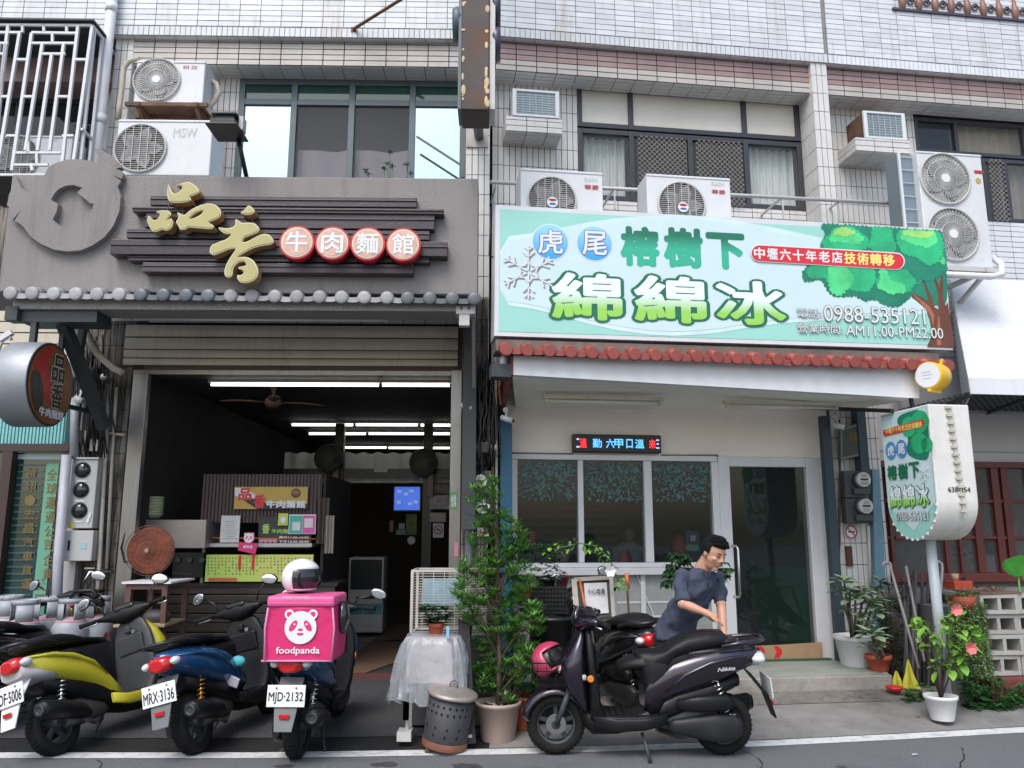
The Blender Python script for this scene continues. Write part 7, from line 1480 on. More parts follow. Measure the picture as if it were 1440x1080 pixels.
# wire basket in front of the leg shield
m = MB()
for z, e in ((.50, .0), (.56, .01), (.62, .02), (.68, .03)):
 q = [(1.16-e*0, -.13-e, z), (1.40+e, -.12-e, z), (1.40+e, .12+e, z), (1.16, .13+e, z), (1.16, -.13-e, z)]; m.tube(q, .005 if z < .68 else .008, 6)
for k in range(5):
 y = -.12+.06*k; m.bar((1.40, y, .50), (1.43, y*1.2, .68), .005); m.bar((1.16, y, .50), (1.40, y, .50), .005)
for k in range(4): x = 1.18+.07*k; m.bar((x, -.13, .5), (x, -.16, .68), .005); m.bar((x, .13, .5), (x, .16, .68), .005)
part(SP, 'wire_basket', m, black)
def helmet(label, shell, c, r, face, fr=FW, tilt=(0, 0, 0), name='helmet'):
 T = thing(name, label, 'helmet', fr, (c[0], c[1], c[2]-r), local=True); T.rotation_euler = tilt; z0 = r
 m = MB(); m.ell((0, 0, z0), r*1.0, r*1.12, r*.98, 30, 20)
 # face opening towards +x of the helmet
 keep = [];
 for i, f in enumerate(m.f):
  cx = sum(m.v[k][0] for k in f)/len(f); cz = sum(m.v[k][2] for k in f)/len(f)-z0; cy = sum(m.v[k][1] for k in f)/len(f)
  if not (cx > r*.28 and -r*.62 < cz < r*.45) and not cz < -r*.72: keep.append(i)
 m.f = [m.f[i] for i in keep]; m.s = [m.s[i] for i in keep]; m.m = [m.m[i] for i in keep]
 part(T, 'shell', m, shell, solid=.012)
 m = MB(); m.ell((0, 0, z0), r*.90, r*1.0, r*.88, 20, 12); part(T, 'lining', m, black)
 if face == 'visor':
  m = MB(); m.ell((0, 0, z0), r*1.06, r*1.16, r*1.02, 30, 20); keep = [i for i, f in enumerate(m.f) if sum(m.v[k][0] for k in f)/len(f) > r*.22 and -r*.6 < sum(m.v[k][2] for k in f)/len(f)-z0 < r*.5]
  m.f = [m.f[i] for i in keep]; m.s = [True]*len(keep); m.m = [0]*len(keep); part(T, 'visor', m, pbr('smoked visor', (.02, .02, .022), .08, spec=.8, alpha=.9))
 m = MB(); m.tube([(0+r*.62, r*.9*cos(a), z0-r*.05+r*.62*sin(a)) for a in [2*pi*k/24 for k in range(25)]], .012, 8); part(T, 'opening_trim', m, rubber)
 return T
c = P(786, 925, FW, 6.33); helmet('pink open face helmet lying in the wire basket of the purple scooter', pbr('raspberry helmet paint', (.45, .045, .10), .3, coat=.5), (c[0], 6.33, c[1]+.0), .135, None, tilt=(0, R_(-35), R_(-30)))
SY = scooter('yellow scooter with grey leg shield seen from its right rear', yellow, inner=pbr('grey scuffed plastic', (.035, .037, .04), .5, var=.2, dirt=.4), plate='ADF·5006', flat=True, fender=wht, muffler=blackm, bar_turn=.25)
m = MB(); m.loft([(-.29, .60, .70, .10), (-.2, .57, .66, .14), (-.05, .52, .60, .155)], 16, 3); part(SY, 'silver_cowl', m, pbr('silver plastic', (.42, .40, .42), .35))
g = G(66, 1061, FW, 0); place(SY, FW, (g[0]+.10, g[1]-.02, .0), rz=R_(75), rx=-.34)
SBl = scooter('blue scooter with a black seat and a tilted white number plate seen from behind', blue, plate='MRX·3136', spring=pbr('gold spring', (.5, .25, .05), .3, metal=.8), wide=1.1, seat_h=-.01)
g = G(278, 1060, FW, 0); place(SBl, FW, (g[0], g[1], .0), rz=R_(80), rx=-.27)
SD = scooter('blue and black delivery scooter seen straight from behind under a big pink box', blue, plate='MJD·2132', stand='centre', mirror_out=.35, mh=1.10)
g = G(417, 1066, FW, 0); place(SD, FW, (g[0], g[1], .0), rz=R_(89), rx=.0)
SK = scooter('black scooter parked behind the purple one with its plate half hidden', blkp, plate='MEN·372', wide=1.05, mirror_out=.22)
g = (P(905, 985, FW, 7.2)[0], 7.2); place(SK, FW, (g[0]+.02, g[1], .06), rz=R_(112), rx=-.12)
SE = scooter('dark scooter mostly cut off by the left edge of the picture', blkp, plate='J-106')
g = P(2, 960, FW, 6.75); place(SE, FW, (g[0]-.20, 6.95, .01), rz=R_(80), rx=-.14)
# rag and glove on the blue scooter
m = MB(); q = [(276, 902), (286, 901), (300, 925), (318, 945), (338, 955), (334, 968), (312, 960), (296, 948), (286, 925)]
pq = [P(x, y, FW, 6.75) for x, y in q]; m.prism(pq, 6.73, 6.76); single('plastic_rag', m, pbr('pale lilac plastic bag', (.50, .48, .55), .5, bump=.8, bs=18), 'pale crumpled plastic bag hanging on the right side of the blue scooter', 'bag', FW, bevel=.008)
c = P(335, 930, FW, 6.85); m = MB(); m.ell((c[0], 6.85, c[1]), .06, .04, .045); single('cloth_bundle', m, pbr('turquoise cloth', (.08, .42, .48), .7, bump=.6, bs=20), 'small turquoise cloth bundle on the blue scooter leg shield', 'cloth', FW)
# pink delivery box
yb_ = 5.93; a, b, c, d = RC(371, 838, 470, 931, FW, yb_); d0 = .40
DB = thing('delivery_box', 'big pink insulated delivery box with a white panda mark on the scooter', 'box', FW, ((a+b)/2, yb_+d0/2, c))
def taper(x0, x1, z0, z1, y0, y1, e, n=8):
 m = MB(); r_ = []
 for k in range(n+1):
  t = k/n; bul = .012*sin(pi*t); xa, xb = x0+e*t-bul, x1-e*.3*t+bul
  ring = []
  for (u, v) in [(0, 0), (.2, -.012), (.5, -.02), (.8, -.012), (1, 0)]: ring.append((xa+(xb-xa)*u, y0+v, z0+(z1-z0)*t))
  ring += [(xb, y1, z0+(z1-z0)*t), (xa, y1, z0+(z1-z0)*t)]; r_.append(ring)
 return m.rings(r_, True, False)
pinkf = pbr('hot pink insulated fabric', (.60, .018, .14), .55, var=.06, vs=3, bump=.5, bs=14)
m = taper(a, b, c, d-.07, yb_, yb_+d0, .03); part(DB, 'body', m, pinkf, bevel=.018)
m = MB(); z1_ = d; m.box(a+.018, b-.0, yb_-.03, yb_+d0+.01, d-.075, d); part(DB, 'lid', m, pbr('lighter pink lid', (.70, .10, .28), .5, var=.06, bump=.4, bs=14), bevel=.02)
m = MB(); m.tube([(a+.03, yb_-.024, c+.01), (a+.012, yb_-.018, (c+d)/2), (a+.03, yb_-.024, d-.08)], .007); m.tube([(b-.008, yb_-.024, c+.01), (b+.004, yb_-.02, (c+d)/2), (b-.012, yb_-.024, d-.08)], .007); m.tube([(a+.0, yb_-.02, c+.01), (b, yb_-.02, c+.01)], .007); part(DB, 'piping', m, pbr('pale pink piping', (.6, .25, .4), .5))
cs, cz = P(422.5, 882.5, FW, yb_-.03); panda(DB, cs, cz, 22.5/F*5.65, yb_-.026)
a2, b2, c2, d2 = RC(388, 910, 449, 922, FW, yb_-.03); part(DB, 'lettering', text_mb('foodpanda', a2, b2, c2, d2, yb_-.026, .018), wht_clean)
a2, b2, c2, d2 = RC(397, 838.5, 435, 843, FW, yb_-.033); part(DB, 'lettering', text_mb('外送員配送外送員配送', a2, b2, c2, d2, yb_-.032, .02), pbr('pale pink print', (.72, .5, .58), .5))
m = MB(); m.ell((b+.02, yb_+.2, (c+d)/2+.06), .05, .09, .12); single('black_helmet', m, blkp, 'dark helmet hooked at the right side of the pink box', 'helmet', FW)
cc = P(424, 812, FW, 6.2); helmet('white helmet with a smoked visor sitting on top of the pink box', pbr('white helmet paint', (.72, .73, .74), .25, coat=.6, var=.02), (cc[0], 6.2, d+.118), .135, 'visor', tilt=(0, 0, R_(-28)))
# ================================================================ MAN
YM = 6.72
def J(px, py, y): s, z = P(px, py, FW, y); return Vector((s, y, z))
PM = thing('person', 'man in a dark blue short sleeved shirt leaning over the lifted scooter seat', 'person', FW, (J(950, 990, 6.9)[0], 6.85, .04))
sR, eR, wR_ = J(956, 809, 6.60), J(960, 849, 6.50), J(993, 862, 6.43); sL, eL, wL_ = J(1011, 809, 6.85), J(1014, 850, 6.75), J(1018, 893, 6.62)
nk, hd = J(987, 797, 6.70), J(1003, 779, 6.60); pel = J(950, 888, 6.88); ch_ = J(979, 830, 6.76)
m = MB()
m.tube([sR, sR*.5+eR*.5, eR], [.032, .036, .038], 14); m.tube([eR, eR*.6+wR_*.4, wR_], [.038, .038, .025], 14); m.tube([sL-Vector((0, 0, .02)), sL*.5+eL*.5, eL], [.032, .041, .038], 14); m.tube([eL, eL*.6+wL_*.4, wL_], [.038, .037, .025], 14)
for p_, r_ in ((sR-Vector((0, 0, .02)), .036), (sL-Vector((0, 0, .03)), .034), (eR, .044), (eL, .044), (wR_, .03), (wL_, .03)): m.ell(p_, r_, r_, r_, 14, 10)
m.tube([pel, (pel+ch_)/2, ch_, nk], [.10, .09, .09, .058], 18); m.ell(pel, .10, .10, .10)
Fw = Vector((.44, -.79, -.43)).normalized(); Sd = Fw.cross(Vector((.1, 0, 1))).normalized(); Up = Sd.cross(Fw).normalized()
m.tube([nk-Vector((.01, 0, .04)), (nk+hd)/2, hd-Fw*.02], [.068, .060, .060], 16)
HM_ = Matrix((( Sd.x, Fw.x, Up.x, hd.x), (Sd.y, Fw.y, Up.y, hd.y), (Sd.z, Fw.z, Up.z, hd.z), (0, 0, 0, 1)))
def hp(*p): return HM_ @ Vector(p)
i0 = len(m.v); m.ell((0, -.005, .03), .079, .102, .108, 28, 20); m.ell((0, .022, -.055), .060, .066, .070, 20, 14); m.ell((0, .070, -.098), .026, .022, .020, 12, 8); m.ell((0, .03, -.02), .072, .070, .07, 18, 12)
m.tube([(0, .092, .030), (0, .106, .002), (0, .116, -.018)], [.010, .012, .017], 10); m.ell((.014, .10, -.022), .010, .011, .008, 8, 6); m.ell((-.014, .10, -.022), .010, .011, .008, 8, 6)
for sx in (1, -1): m.ell((sx*.080, -.008, -.002), .011, .020, .032, 12, 8); m.ell((sx*.042, .070, -.012), .024, .020, .02, 10, 8)
m.ell((0, .094, -.048), .024, .010, .006, 12, 6); m.ell((0, .091, -.060), .020, .010, .006, 12, 6)
m.xf(HM_, i0)
# hands: palm, four fingers and thumb each
def hand(w, dirv, palm_n, curl=1.0):
 d = Vector(dirv).normalized(); n = Vector(palm_n).normalized(); sd = d.cross(n).normalized()
 m.tube([w, w+d*.045, w+d*.085], [.026, .034, .034], 12)
 for k, (o, L_) in enumerate(((-.030, .066), (-.010, .076), (.010, .072), (.029, .056))):
  a_ = w+d*.082+sd*o; b_ = a_+(d+n*.25*curl).normalized()*L_*.48; c_ = b_+(d*.55+n*.9*curl).normalized()*L_*.34; e_ = c_+(d*.2+n*1.0).normalized()*L_*.25; m.tube([a_-d*.02, a_, b_, c_, e_], [.011, .0105, .0095, .0088, .007], 8)
 a_ = w+d*.035-sd*.026; b_ = a_-sd*.030+d*.026+n*.01; c_ = b_+d*.030+n*.016; m.tube([w+d*.02, a_, b_, c_], [.016, .014, .012, .009], 8)
hand(wR_, J(1013, 873, 6.40)-wR_, (.25, -.1, -1), .8); hand(wL_, J(1017, 915, 6.58)-wL_, (-.5, -.8, 0), .8)
hip = [pel+Vector((-.09, -.04, -.02)), pel+Vector((.09, .06, -.02))]
for i, hpnt in enumerate(hip):
 kn = Vector((hpnt.x-.01+.06*i, hpnt.y-.02, .48)); an = Vector((hpnt.x-.02+.08*i, hpnt.y+.03, .12)); m.tube([hpnt, kn, an], [.088, .058, .042], 14)
body = part(PM, 'body', m, pbr('warm skin', (.50, .27, .18), .5, var=.06, vs=8, sub=.1))
mo = body.modifiers.new('fuse', 'REMESH'); mo.mode = 'VOXEL'; mo.voxel_size = .0055; mo.use_smooth_shade = True
mo = body.modifiers.new('relax', 'SMOOTH'); mo.factor = .5; mo.iterations = 3
# hair
m = MB(); m.ell((0, -.012, .042), .087, .108, .108, 34, 24); keep = []
for i, f in enumerate(m.f):
 c_ = [sum(m.v[k][j] for k in f)/len(f) for j in range(3)]
 if (c_[2] > .085-.2*max(0, -c_[1]-.0)-(.0 if c_[1] > .02 else .05)) or (c_[1] < -.02 and c_[2] > -.055) or (abs(c_[0]) > .06 and -.02 <= c_[1] < .03 and c_[2] > .02): keep.append(i)
m.f = [m.f[i] for i in keep]; m.s = [True]*len(keep); m.m = [0]*len(keep)
for k in range(320):
 a_ = random.uniform(0, 2*pi); q = random.uniform(0, .9); base = Vector((.083*q*cos(a_), -.012+.10*q*sin(a_), .042+.104*sqrt(max(0, 1-q*q)))); dr = Vector((random.uniform(-.5, .5), .8, .35)); m.tube([base, base+dr.normalized()*.032], [.006, .001], 5)
m.xf(HM_); hr_ = part(PM, 'hair', m, pbr('black hair', (.008, .007, .008), .7, bump=.8, bs=160, spec=.2))
mo = hr_.modifiers.new('solid', 'SOLIDIFY'); mo.thickness = .010; mo.offset = 0
for sx in (1, -1):
 m = MB(); m.ell((sx*.033, .091, .018), .016, .006, .0045, 10, 6); m.xf(HM_); part(PM, 'eye', m, pbr('dark eye', (.03, .02, .02), .3))
 m = MB(); m.tube([(sx*.016, .100, .040), (sx*.035, .097, .046), (sx*.053, .083, .040)], [.003, .005, .002], 6); m.xf(HM_); part(PM, 'eyebrow', m, black)
m = MB(); m.tube([(-.020, .098, -.055), (0, .105, -.054), (.020, .098, -.055)], [.002, .0035, .002], 6); m.xf(HM_); part(PM, 'mouth', m, pbr('lip', (.28, .08, .07), .5))
# shirt
m = MB(); hem = pel+Vector((-.01, 0, -.05))
def ring(c, rx, ry, n=28, tilt=0, wob=0): return [(c.x+rx*cos(a)*cos(.7)-ry*sin(a)*sin(.7), c.y+rx*cos(a)*sin(.7)+ry*sin(a)*cos(.7), c.z+tilt*cos(a)+wob*sin(a*7)) for a in [2*pi*k/n for k in range(n)]]
m.rings([ring(hem, .198, .155, wob=.012), ring(pel+Vector((0, 0, .03)), .194, .150), ring((pel*.55+ch_*.45), .190, .150), ring(ch_, .198, .145, tilt=.01), ring(ch_*.45+nk*.55+Vector((0, 0, .0)), .185, .115), ring(nk+Vector((-.005, 0, -.012)), .078, .072, tilt=-.01)])
for s_, e_ in ((sR, eR), (sL, eL)): m.ell(s_-Vector((0, 0, .016)), .055, .055, .052, 16, 12); m.tube([s_*.75+ch_*.25, s_-Vector((0, 0, .01)), s_*.45+e_*.55, s_*.06+e_*.94], [.08, .056, .054, .056], 16)
sh = part(PM, 'shirt', m, pbr('slate blue cotton', (.045, .056, .088), .9, var=.12, vs=6, bump=.7, bs=9, sub=0))
mo = sh.modifiers.new('fuse', 'REMESH'); mo.mode = 'VOXEL'; mo.voxel_size = .008; mo.use_smooth_shade = True; mo = sh.modifiers.new('relax', 'SMOOTH'); mo.iterations = 5
tx = bpy.data.textures.new('folds', 'CLOUDS'); tx.noise_scale = .11; tx.noise_depth = 1; mo = sh.modifiers.new('folds', 'DISPLACE'); mo.texture = tx; mo.strength = .05; mo.mid_level = .5; mo.texture_coords = 'GLOBAL'
m = MB(); v0, v1, v2 = J(990, 802, 6.60), J(1000, 802, 6.56), J(995, 815, 6.555); m.tube([v0, v2], .006, 6); m.tube([v1, v2], .006, 6); m.tube([v2, J(996, 828, 6.57)], .005, 6); part(PM, 'neckline', m, pbr('dark collar', (.03, .035, .06), .9))
m = MB(); m.ell(pel+Vector((0, 0, -.03)), .175, .145, .13, 20, 12)
for i, hpnt in enumerate(hip): kn = Vector((hpnt.x-.01+.06*i, hpnt.y-.02, .48)); an = Vector((hpnt.x-.02+.08*i, hpnt.y+.03, .10)); m.tube([hpnt, kn, an], [.105, .078, .066], 16)
tr = part(PM, 'trousers', m, pbr('black trousers cloth', (.015, .015, .018), .9, bump=.4, bs=12)); mo = tr.modifiers.new('fuse', 'REMESH'); mo.mode = 'VOXEL'; mo.voxel_size = .01; mo.use_smooth_shade = True
for i, hpnt in enumerate(hip): x, y = hpnt.x-.02+.08*i, hpnt.y+.03; m = MB(); m.loft([(-.08, 0, .07, .04), (.0, 0, .09, .045), (.12, 0, .06, .048), (.18, 0, .035, .03)], 16, 2.6); m.xf(Matrix.Translation((x, y, .045)) @ Matrix.Rotation(-.8, 4, 'Z')); part(PM, 'shoe', m, black)
# ================================================================ PLANTS AND STREET CLUTTER
def leafm(name, c, rnd=.12, rough=.45): return pbr(name, c, rough, var=.35, vs=14, rnd=rnd, spec=.5)
g_pod = leafm('fresh green narrow leaves', (.11, .27, .045)); g_dk = leafm('dark green leaves', (.018, .060, .018)); g_md = leafm('mid green leaves', (.035, .12, .03)); g_lt = leafm('bright lime green leaves', (.16, .34, .045)); g_gr = leafm('grey green thick leaves', (.17, .24, .14)); g_tr = leafm('pale trailing succulent', (.20, .30, .10))
bark = pbr('brown bark', (.09, .06, .045), .9, var=.3, bump=.5); soil = pbr('dark soil', (.035, .025, .018), .95, var=.4, bump=.6)
terra = pbr('terracotta red pot', (.36, .075, .035), .6, var=.12, dirt=.3); potw = pbr('white plastic pot', (.66, .66, .66), .4, var=.04, dirt=.25, dcol=(.35, .33, .3), ds=6); potb = pbr('pinkish beige pot', (.40, .30, .26), .5, var=.06, dirt=.3, dcol=(.2, .15, .12), ds=5)
def pot(T, c, rt, rb, h, mat, rim=.02):
 m = MB(); m.lathe([(rb*.96, 0), (rb, .01), (rt*.97, h-rim*1.6), (rt*1.05, h-rim*1.5), (rt*1.06, h), (rt*.97, h), (rt*.93, h-.04)], c, 32, cap=False); m.lathe([(rb*.95, .002), (rb*.95, .004)], c, 24); part(T, 'pot', m, mat)
 m = MB(); m.lathe([(rt*.93, h-.045), (rt*.5, h-.035)], c, 22); part(T, 'soil', m, soil)
def tuft(m, c, n, L, w, up=.35, spread=1, droop=.12, seg=2):
 a0 = random.uniform(0, 6.3)
 for k in range(n):
  a = a0+2*pi*k/n*1.0+random.uniform(-.3, .3); e = random.uniform(up-.35, up+.55); d = Vector((cos(a)*spread, sin(a)*spread, e)); m.leaf(c, d, (0, 0, 1), L*random.uniform(.7, 1.1), w, .2, droop, seg)
def in_world(T, pos): return pos
# ---- tall podocarpus
Yp = 6.62; base = G(700, 1051, FW, 0); Yp = base[1]+.17; bx_ = base[0]
T = thing('potted_tree', 'tall bushy green narrow leaved shrub in a pinkish beige pot', 'potted plant', FW, (bx_, Yp, .015)); POD = T
pot(T, (bx_, Yp, .015), .175, .135, .29, potb)
m = MB(); top = P(684, 700, FW, Yp+.15); br = []
main = [(bx_, Yp, .28), (bx_+.01, Yp, .6), (bx_-.01, Yp+.02, 1.0), (bx_-.02, Yp+.05, 1.35), (top[0]+.02, Yp+.12, 1.66), (top[0], Yp+.15, top[1])]; m.tube(main, [.024, .02, .017, .013, .009, .005], 8)
blobs = [(700, 760, 40, 38), (676, 705, 18, 26), (690, 690, 16, 20), (668, 825, 30, 32), (706, 815, 44, 40), (690, 880, 38, 40), (722, 868, 30, 34), (738, 905, 22, 36), (712, 930, 40, 34), (690, 955, 28, 24), (735, 955, 20, 22), (655, 860, 12, 20), (722, 790, 22, 22), (700, 740, 22, 30), (720, 985, 14, 10), (660, 800, 16, 16), (752, 870, 16, 24), (648, 845, 14, 14), (745, 930, 16, 20), (730, 770, 14, 12)]
fm = MB(); fm2 = MB()
for (px, py, rx, ry) in blobs:
 nT = int(rx*ry/17)
 yb_0 = Yp+random.uniform(-.08, .12); bc = P(px, py, FW, yb_0); m.tube([(bx_, Yp, max(.35, bc[1]-.35)), ((bx_+bc[0])/2, (Yp+yb_0)/2, bc[1]-.12), (bc[0], yb_0, bc[1])], [.012, .008, .004], 6)
 for _ in range(nT):
  a = random.uniform(0, 2*pi); q = sqrt(random.random()); dy = random.uniform(-.16, .16)*sqrt(1-q*q*.7); s, z = P(px+rx*q*cos(a), py+ry*q*sin(a), FW, yb_0+dy)
  tuft((fm if dy < .02 or random.random() < .5 else fm2), (s, yb_0+dy, z), 11, .096, .0135, .5, 1, .10)
part(T, 'trunk', m, bark); part(T, 'foliage', fm, g_pod, kind='stuff'); part(T, 'foliage', fm2, pbr('shaded narrow leaves', (.06, .17, .035), .5, var=.3, vs=14), kind='stuff')  # darker leaves towards the back paint the shade inside the shrub
m = MB()
for k in range(7): a = random.uniform(0, 6.3); q = .11*random.random(); m.leaf((bx_+q*cos(a), Yp+q*sin(a), .275), (cos(a*2), sin(a*2), .3), (0, 0, 1), .07, .04, .3)
part(T, 'dry_leaves', m, pbr('dry pale leaf', (.4, .36, .3), .8))
# ---- generic rounded leaf plants
def leafy(label, potspec, blobs, y, mat, L, w, n_per=10, name='potted_plant', cat='potted plant', dens=.02, up=.2, stems=True, droop=.2, base=None, dy=.1, extra=None):
 pos = base or (potspec[0], y, potspec[1]); T = thing(name, label, cat, FW, pos)
 if potspec: pot(T, (potspec[0], y, potspec[1]), potspec[2], potspec[3], potspec[4], potspec[5])
 fm = MB(); st = MB(); x0, z0 = pos[0], pos[2]+(potspec[4] if potspec else 0)-.02
 for b in blobs:
  px, py, rx, ry = b[:4]; bc = P(px, py, FW, y)
  if stems: st.tube([(x0+random.uniform(-.02, .02), y, z0), ((x0+bc[0])/2+random.uniform(-.03, .03), y, (z0+bc[1])/2), (bc[0], y, bc[1])], [.011, .008, .004], 6)
  for _ in range(max(1, int(rx*ry*dens))):
   a = random.uniform(0, 2*pi); q = sqrt(random.random()); d_ = random.uniform(-dy, dy); s, z = P(px+rx*q*cos(a), py+ry*q*sin(a), FW, y+d_); tuft(fm, (s, y+d_, z), n_per, L, w, up, 1, droop)
 if st.v: part(T, 'stem', st, bark)
 part(T, 'foliage', fm, mat, kind='stuff'); return T
p = P(736, 1024, FW, 6.95); leafy('red pot plant tucked behind the tall green shrub', (p[0], .05, .14, .10, .26, terra), [(738, 960, 14, 14)], 6.95, g_dk, .07, .02)
p = P(736, 842, FW, 7.35); T = leafy('small terracotta pot of narrow green leaves beside the tall shrub', (p[0], P(736, 842, FW, 7.35)[1], .075, .06, .11, terra), [(738, 815, 22, 16), (722, 800, 14, 20), (750, 800, 10, 12)], 7.35, g_pod, .085, .011, 12, dens=.06, stems=False)
T = leafy('dark bushy plant under the left window pane of the ice shop', (P(768, 825, FW, 7.7)[0], P(768, 830, FW, 7.7)[1], .09, .07, .12, black), [(765, 790, 22, 22), (780, 810, 14, 16), (750, 775, 14, 10)], 7.7, g_dk, .05, .018, 9, dens=.09, stems=False)
leafy('green drooping plant hanging at the window corner behind the shrub', (P(770, 782, FW, 7.9)[0], P(770, 785, FW, 7.9)[1], .07, .05, .08, black), [(790, 768, 22, 9), (760, 770, 18, 9)], 7.9, g_md, .06, .016, 9, dens=.1, stems=False)
T = leafy('small maroon pot with a few dark red leaves hanging on the window sill', (P(790, 823, FW, 8.2)[0], P(790, 825, FW, 8.2)[1], .07, .055, .11, pbr('maroon pot', (.16, .02, .03), .5)), [(789, 806, 9, 4)], 8.2, pbr('dark red leaf', (.12, .03, .03), .5), .04, .016, 7, dens=.2, stems=False)
T = leafy('dark leaved hanging plant behind the man', (P(975, 800, FW, 8.1)[0], P(975, 812, FW, 8.1)[1], .08, .06, .09, black), [(948, 795, 16, 18), (942, 812, 12, 10), (1016, 800, 12, 14), (960, 785, 10, 10), (1008, 788, 10, 8)], 8.1, g_dk, .075, .045, 8, dens=.07, up=-.2, droop=.5)
# shelf post carrying the small pots
m = MB(); a = P(736, 842, FW, 7.35); m.box(a[0]-.12, a[0]+.12, 7.25, 7.45, a[1]-.02, a[1]-.003); [m.box(a[0]+q-.012, a[0]+q+.012, 7.3, 7.33, .08, a[1]-.021) for q in (-.1, .1)]
single('plant_stand', m, dkgrey, 'thin dark plant stand holding the small terracotta pot', 'plant stand', FW)
# arching vine with white flower
pts = [(765, 785), (790, 770), (815, 764), (838, 768), (852, 780), (862, 795), (868, 812), (872, 830)]
T = thing('climbing_vine', 'arching lime green vine with one white flower in front of the window', 'vine', FW, (P(868, 835, FW, 7.5)[0], 7.5, P(868, 835, FW, 7.5)[1]))
m = MB(); q3 = [(P(x, y, FW, 7.5)[0], 7.5+.04*(i % 2), P(x, y, FW, 7.5)[1]) for i, (x, y) in enumerate(pts)]; m.tube(q3, .006, 6); part(T, 'stem', m, g_md)
m = MB(); lf = mesh_of((lambda mm: (mm.leaf((0, 0, 0), (1, 0, 0), (0, 0, 1), .065, .045, .2, .15), mm)[1])(MB()), 'leaf', (0, 0, 0), [g_lt])
def leafobj(T, me, p, d, sc=1, name='leaf'):
 o = bpy.data.objects.new(name, me); COL.objects.link(o); o.parent = T; g = ORG[T.name]; o.location = (p[0]-g[0], p[1]-g[1], p[2]-g[2]); o.rotation_euler = Vector(d).to_track_quat('X', 'Z').to_euler(); o.scale = (sc,)*3; return o
for k in range(70):
 t = random.random()*(len(q3)-1.01); i = int(t); f = t-i; p = Vector(q3[i])*(1-f)+Vector(q3[i+1])*f+Vector((random.uniform(-.04, .04), random.uniform(-.05, .05), random.uniform(-.05, .05))); leafobj(T, lf, p, (random.uniform(-1, 1), random.uniform(-1, .3), random.uniform(-.9, .3)), random.uniform(.6, 1.1))
c_ = P(858, 803, FW, 7.38); m = MB()
for k in range(6): a = k*pi/3; m.leaf((c_[0], 7.38, c_[1]), (cos(a), -.5, sin(a)), (0, -1, 0), .06, .05, .1, 0)
part(T, 'flower', m, wht_clean)
# ---- boards, poles, baskets near the window
YB = 7.75
T = thing('framed_board', 'wooden framed board with a printed white sheet leaning under the window', 'board', FW, (P(830, 900, FW, YB)[0], YB, .15))
def pq(px, py, y): s, z = P(px, py, FW, y); return (s, y, z)
m = MB(); m.bar(pq(807, 815, YB), pq(816, 920, YB-.25), .05, .03, up=(0, 1, 0)); m.bar(pq(807, 815, YB), pq(860, 812, YB), .035, .03, up=(0, 1, 0)); m.bar(pq(859, 812, YB), pq(866, 915, YB-.2), .035, .03, up=(0, 1, 0)); part(T, 'frame', m, pbr('weathered pale wood', (.42, .38, .34), .8, var=.2))
m = MB(); m.quad(pq(808, 816, YB+.02), pq(859, 813, YB+.02), pq(865, 918, YB-.18), pq(816, 922, YB-.22)); part(T, 'panel', m, pbr('dark board back', (.05, .05, .05), .7))
m = MB(); m.quad(pq(821, 820, YB-.0), pq(853, 819, YB-.0), pq(856, 862, YB-.09), pq(824, 864, YB-.09)); part(T, 'sheet', m, pbr('worn white sheet', (.55, .55, .56), .6, dirt=.3)); s_, z_ = P(838, 832, FW, YB-.03)
part(T, 'writing', text_mb('小心地滑', s_-.08, s_+.08, z_-.02, z_+.03, YB-.06, .02), ink)
def stick(label, a, b, y0, y1, w, mat, name='pole', cat='pole', w1=None): m = MB(); m.tube([pq(*a, y0), pq(*b, y1)], [w, w1 or w], 8); return single(name, m, mat, label, cat, FW)
org_ = pbr('orange plastic', (.50, .13, .04), .5); stick('orange handled stick crossing the framed board', (815, 815), (828, 880), YB-.05, YB-.2, .012, org_, 'stick', 'stick')
stick('broom stick with an orange grip standing right of the framed board', (881, 808), (886, 892), YB-.1, YB-.3, .011, rust, 'broom_stick', 'stick'); stick('orange grip at the top of the broom stick', (881, 806), (883, 828), YB-.115, YB-.125, .019, org_, 'stick_grip', 'stick')
T = thing('plastic_crate', 'dark plastic crate standing on a bin left of the framed board', 'crate', FW, (P(770, 870, FW, 7.6)[0], 7.6, P(770, 872, FW, 7.6)[1])); a, b, c, d = RC(744, 826, 797, 868, FW, 7.5)
m = MB();
for k in range(12): x = a+(b-a)*k/11; m.box(x-.008, x+.008, 7.5, 7.51, c, d)
for k in range(8): z = c+(d-c)*k/7; m.box(a, b, 7.493, 7.5, z-.008, z+.008)
part(T, 'lattice_side', m, black); m = MB(); m.box(a, b, 7.78, 7.79, c, d); m.box(a, a+.01, 7.51, 7.78, c, d); m.box(b-.01, b, 7.51, 7.78, c, d); part(T, 'crate_walls', m, black)
T = thing('black_bin', 'round black bin under the dark crate', 'bin', FW, (P(775, 900, FW, 7.3)[0], 7.3, .1)); s, z = P(775, 866, FW, 7.3); m = MB(); m.lathe([(.16, 0), (.2, z-.14), (.215, z-.13), (.215, z-.10), (.19, z-.10)], (s, 7.3, .1), 28, cap=False); part(T, 'body', m, black); m = MB(); m.lathe([(.19, z-.2), (.05, z-.19)], (s, 7.3, .1), 20); part(T, 'content', m, blackm)
m = MB(); c_ = P(780, 905, FW, 7.1); m.box(c_[0]-.2, c_[0]+.25, 7.0, 7.25, .08, .42); single('dark_box', m, blackm, 'low dark box behind the basket of the purple scooter', 'box', FW, bevel=.01)
m = MB(); s, z = P(915, 915, FW, 7.6); m.ell((s, 7.6, z), .13, .08, .12, 12, 8); single('plastic_bag', m, pbr('teal plastic bag', (.05, .30, .36), .35, bump=1, bs=14, alpha=.85), 'teal plastic bag on the platform behind the man', 'bag', FW)
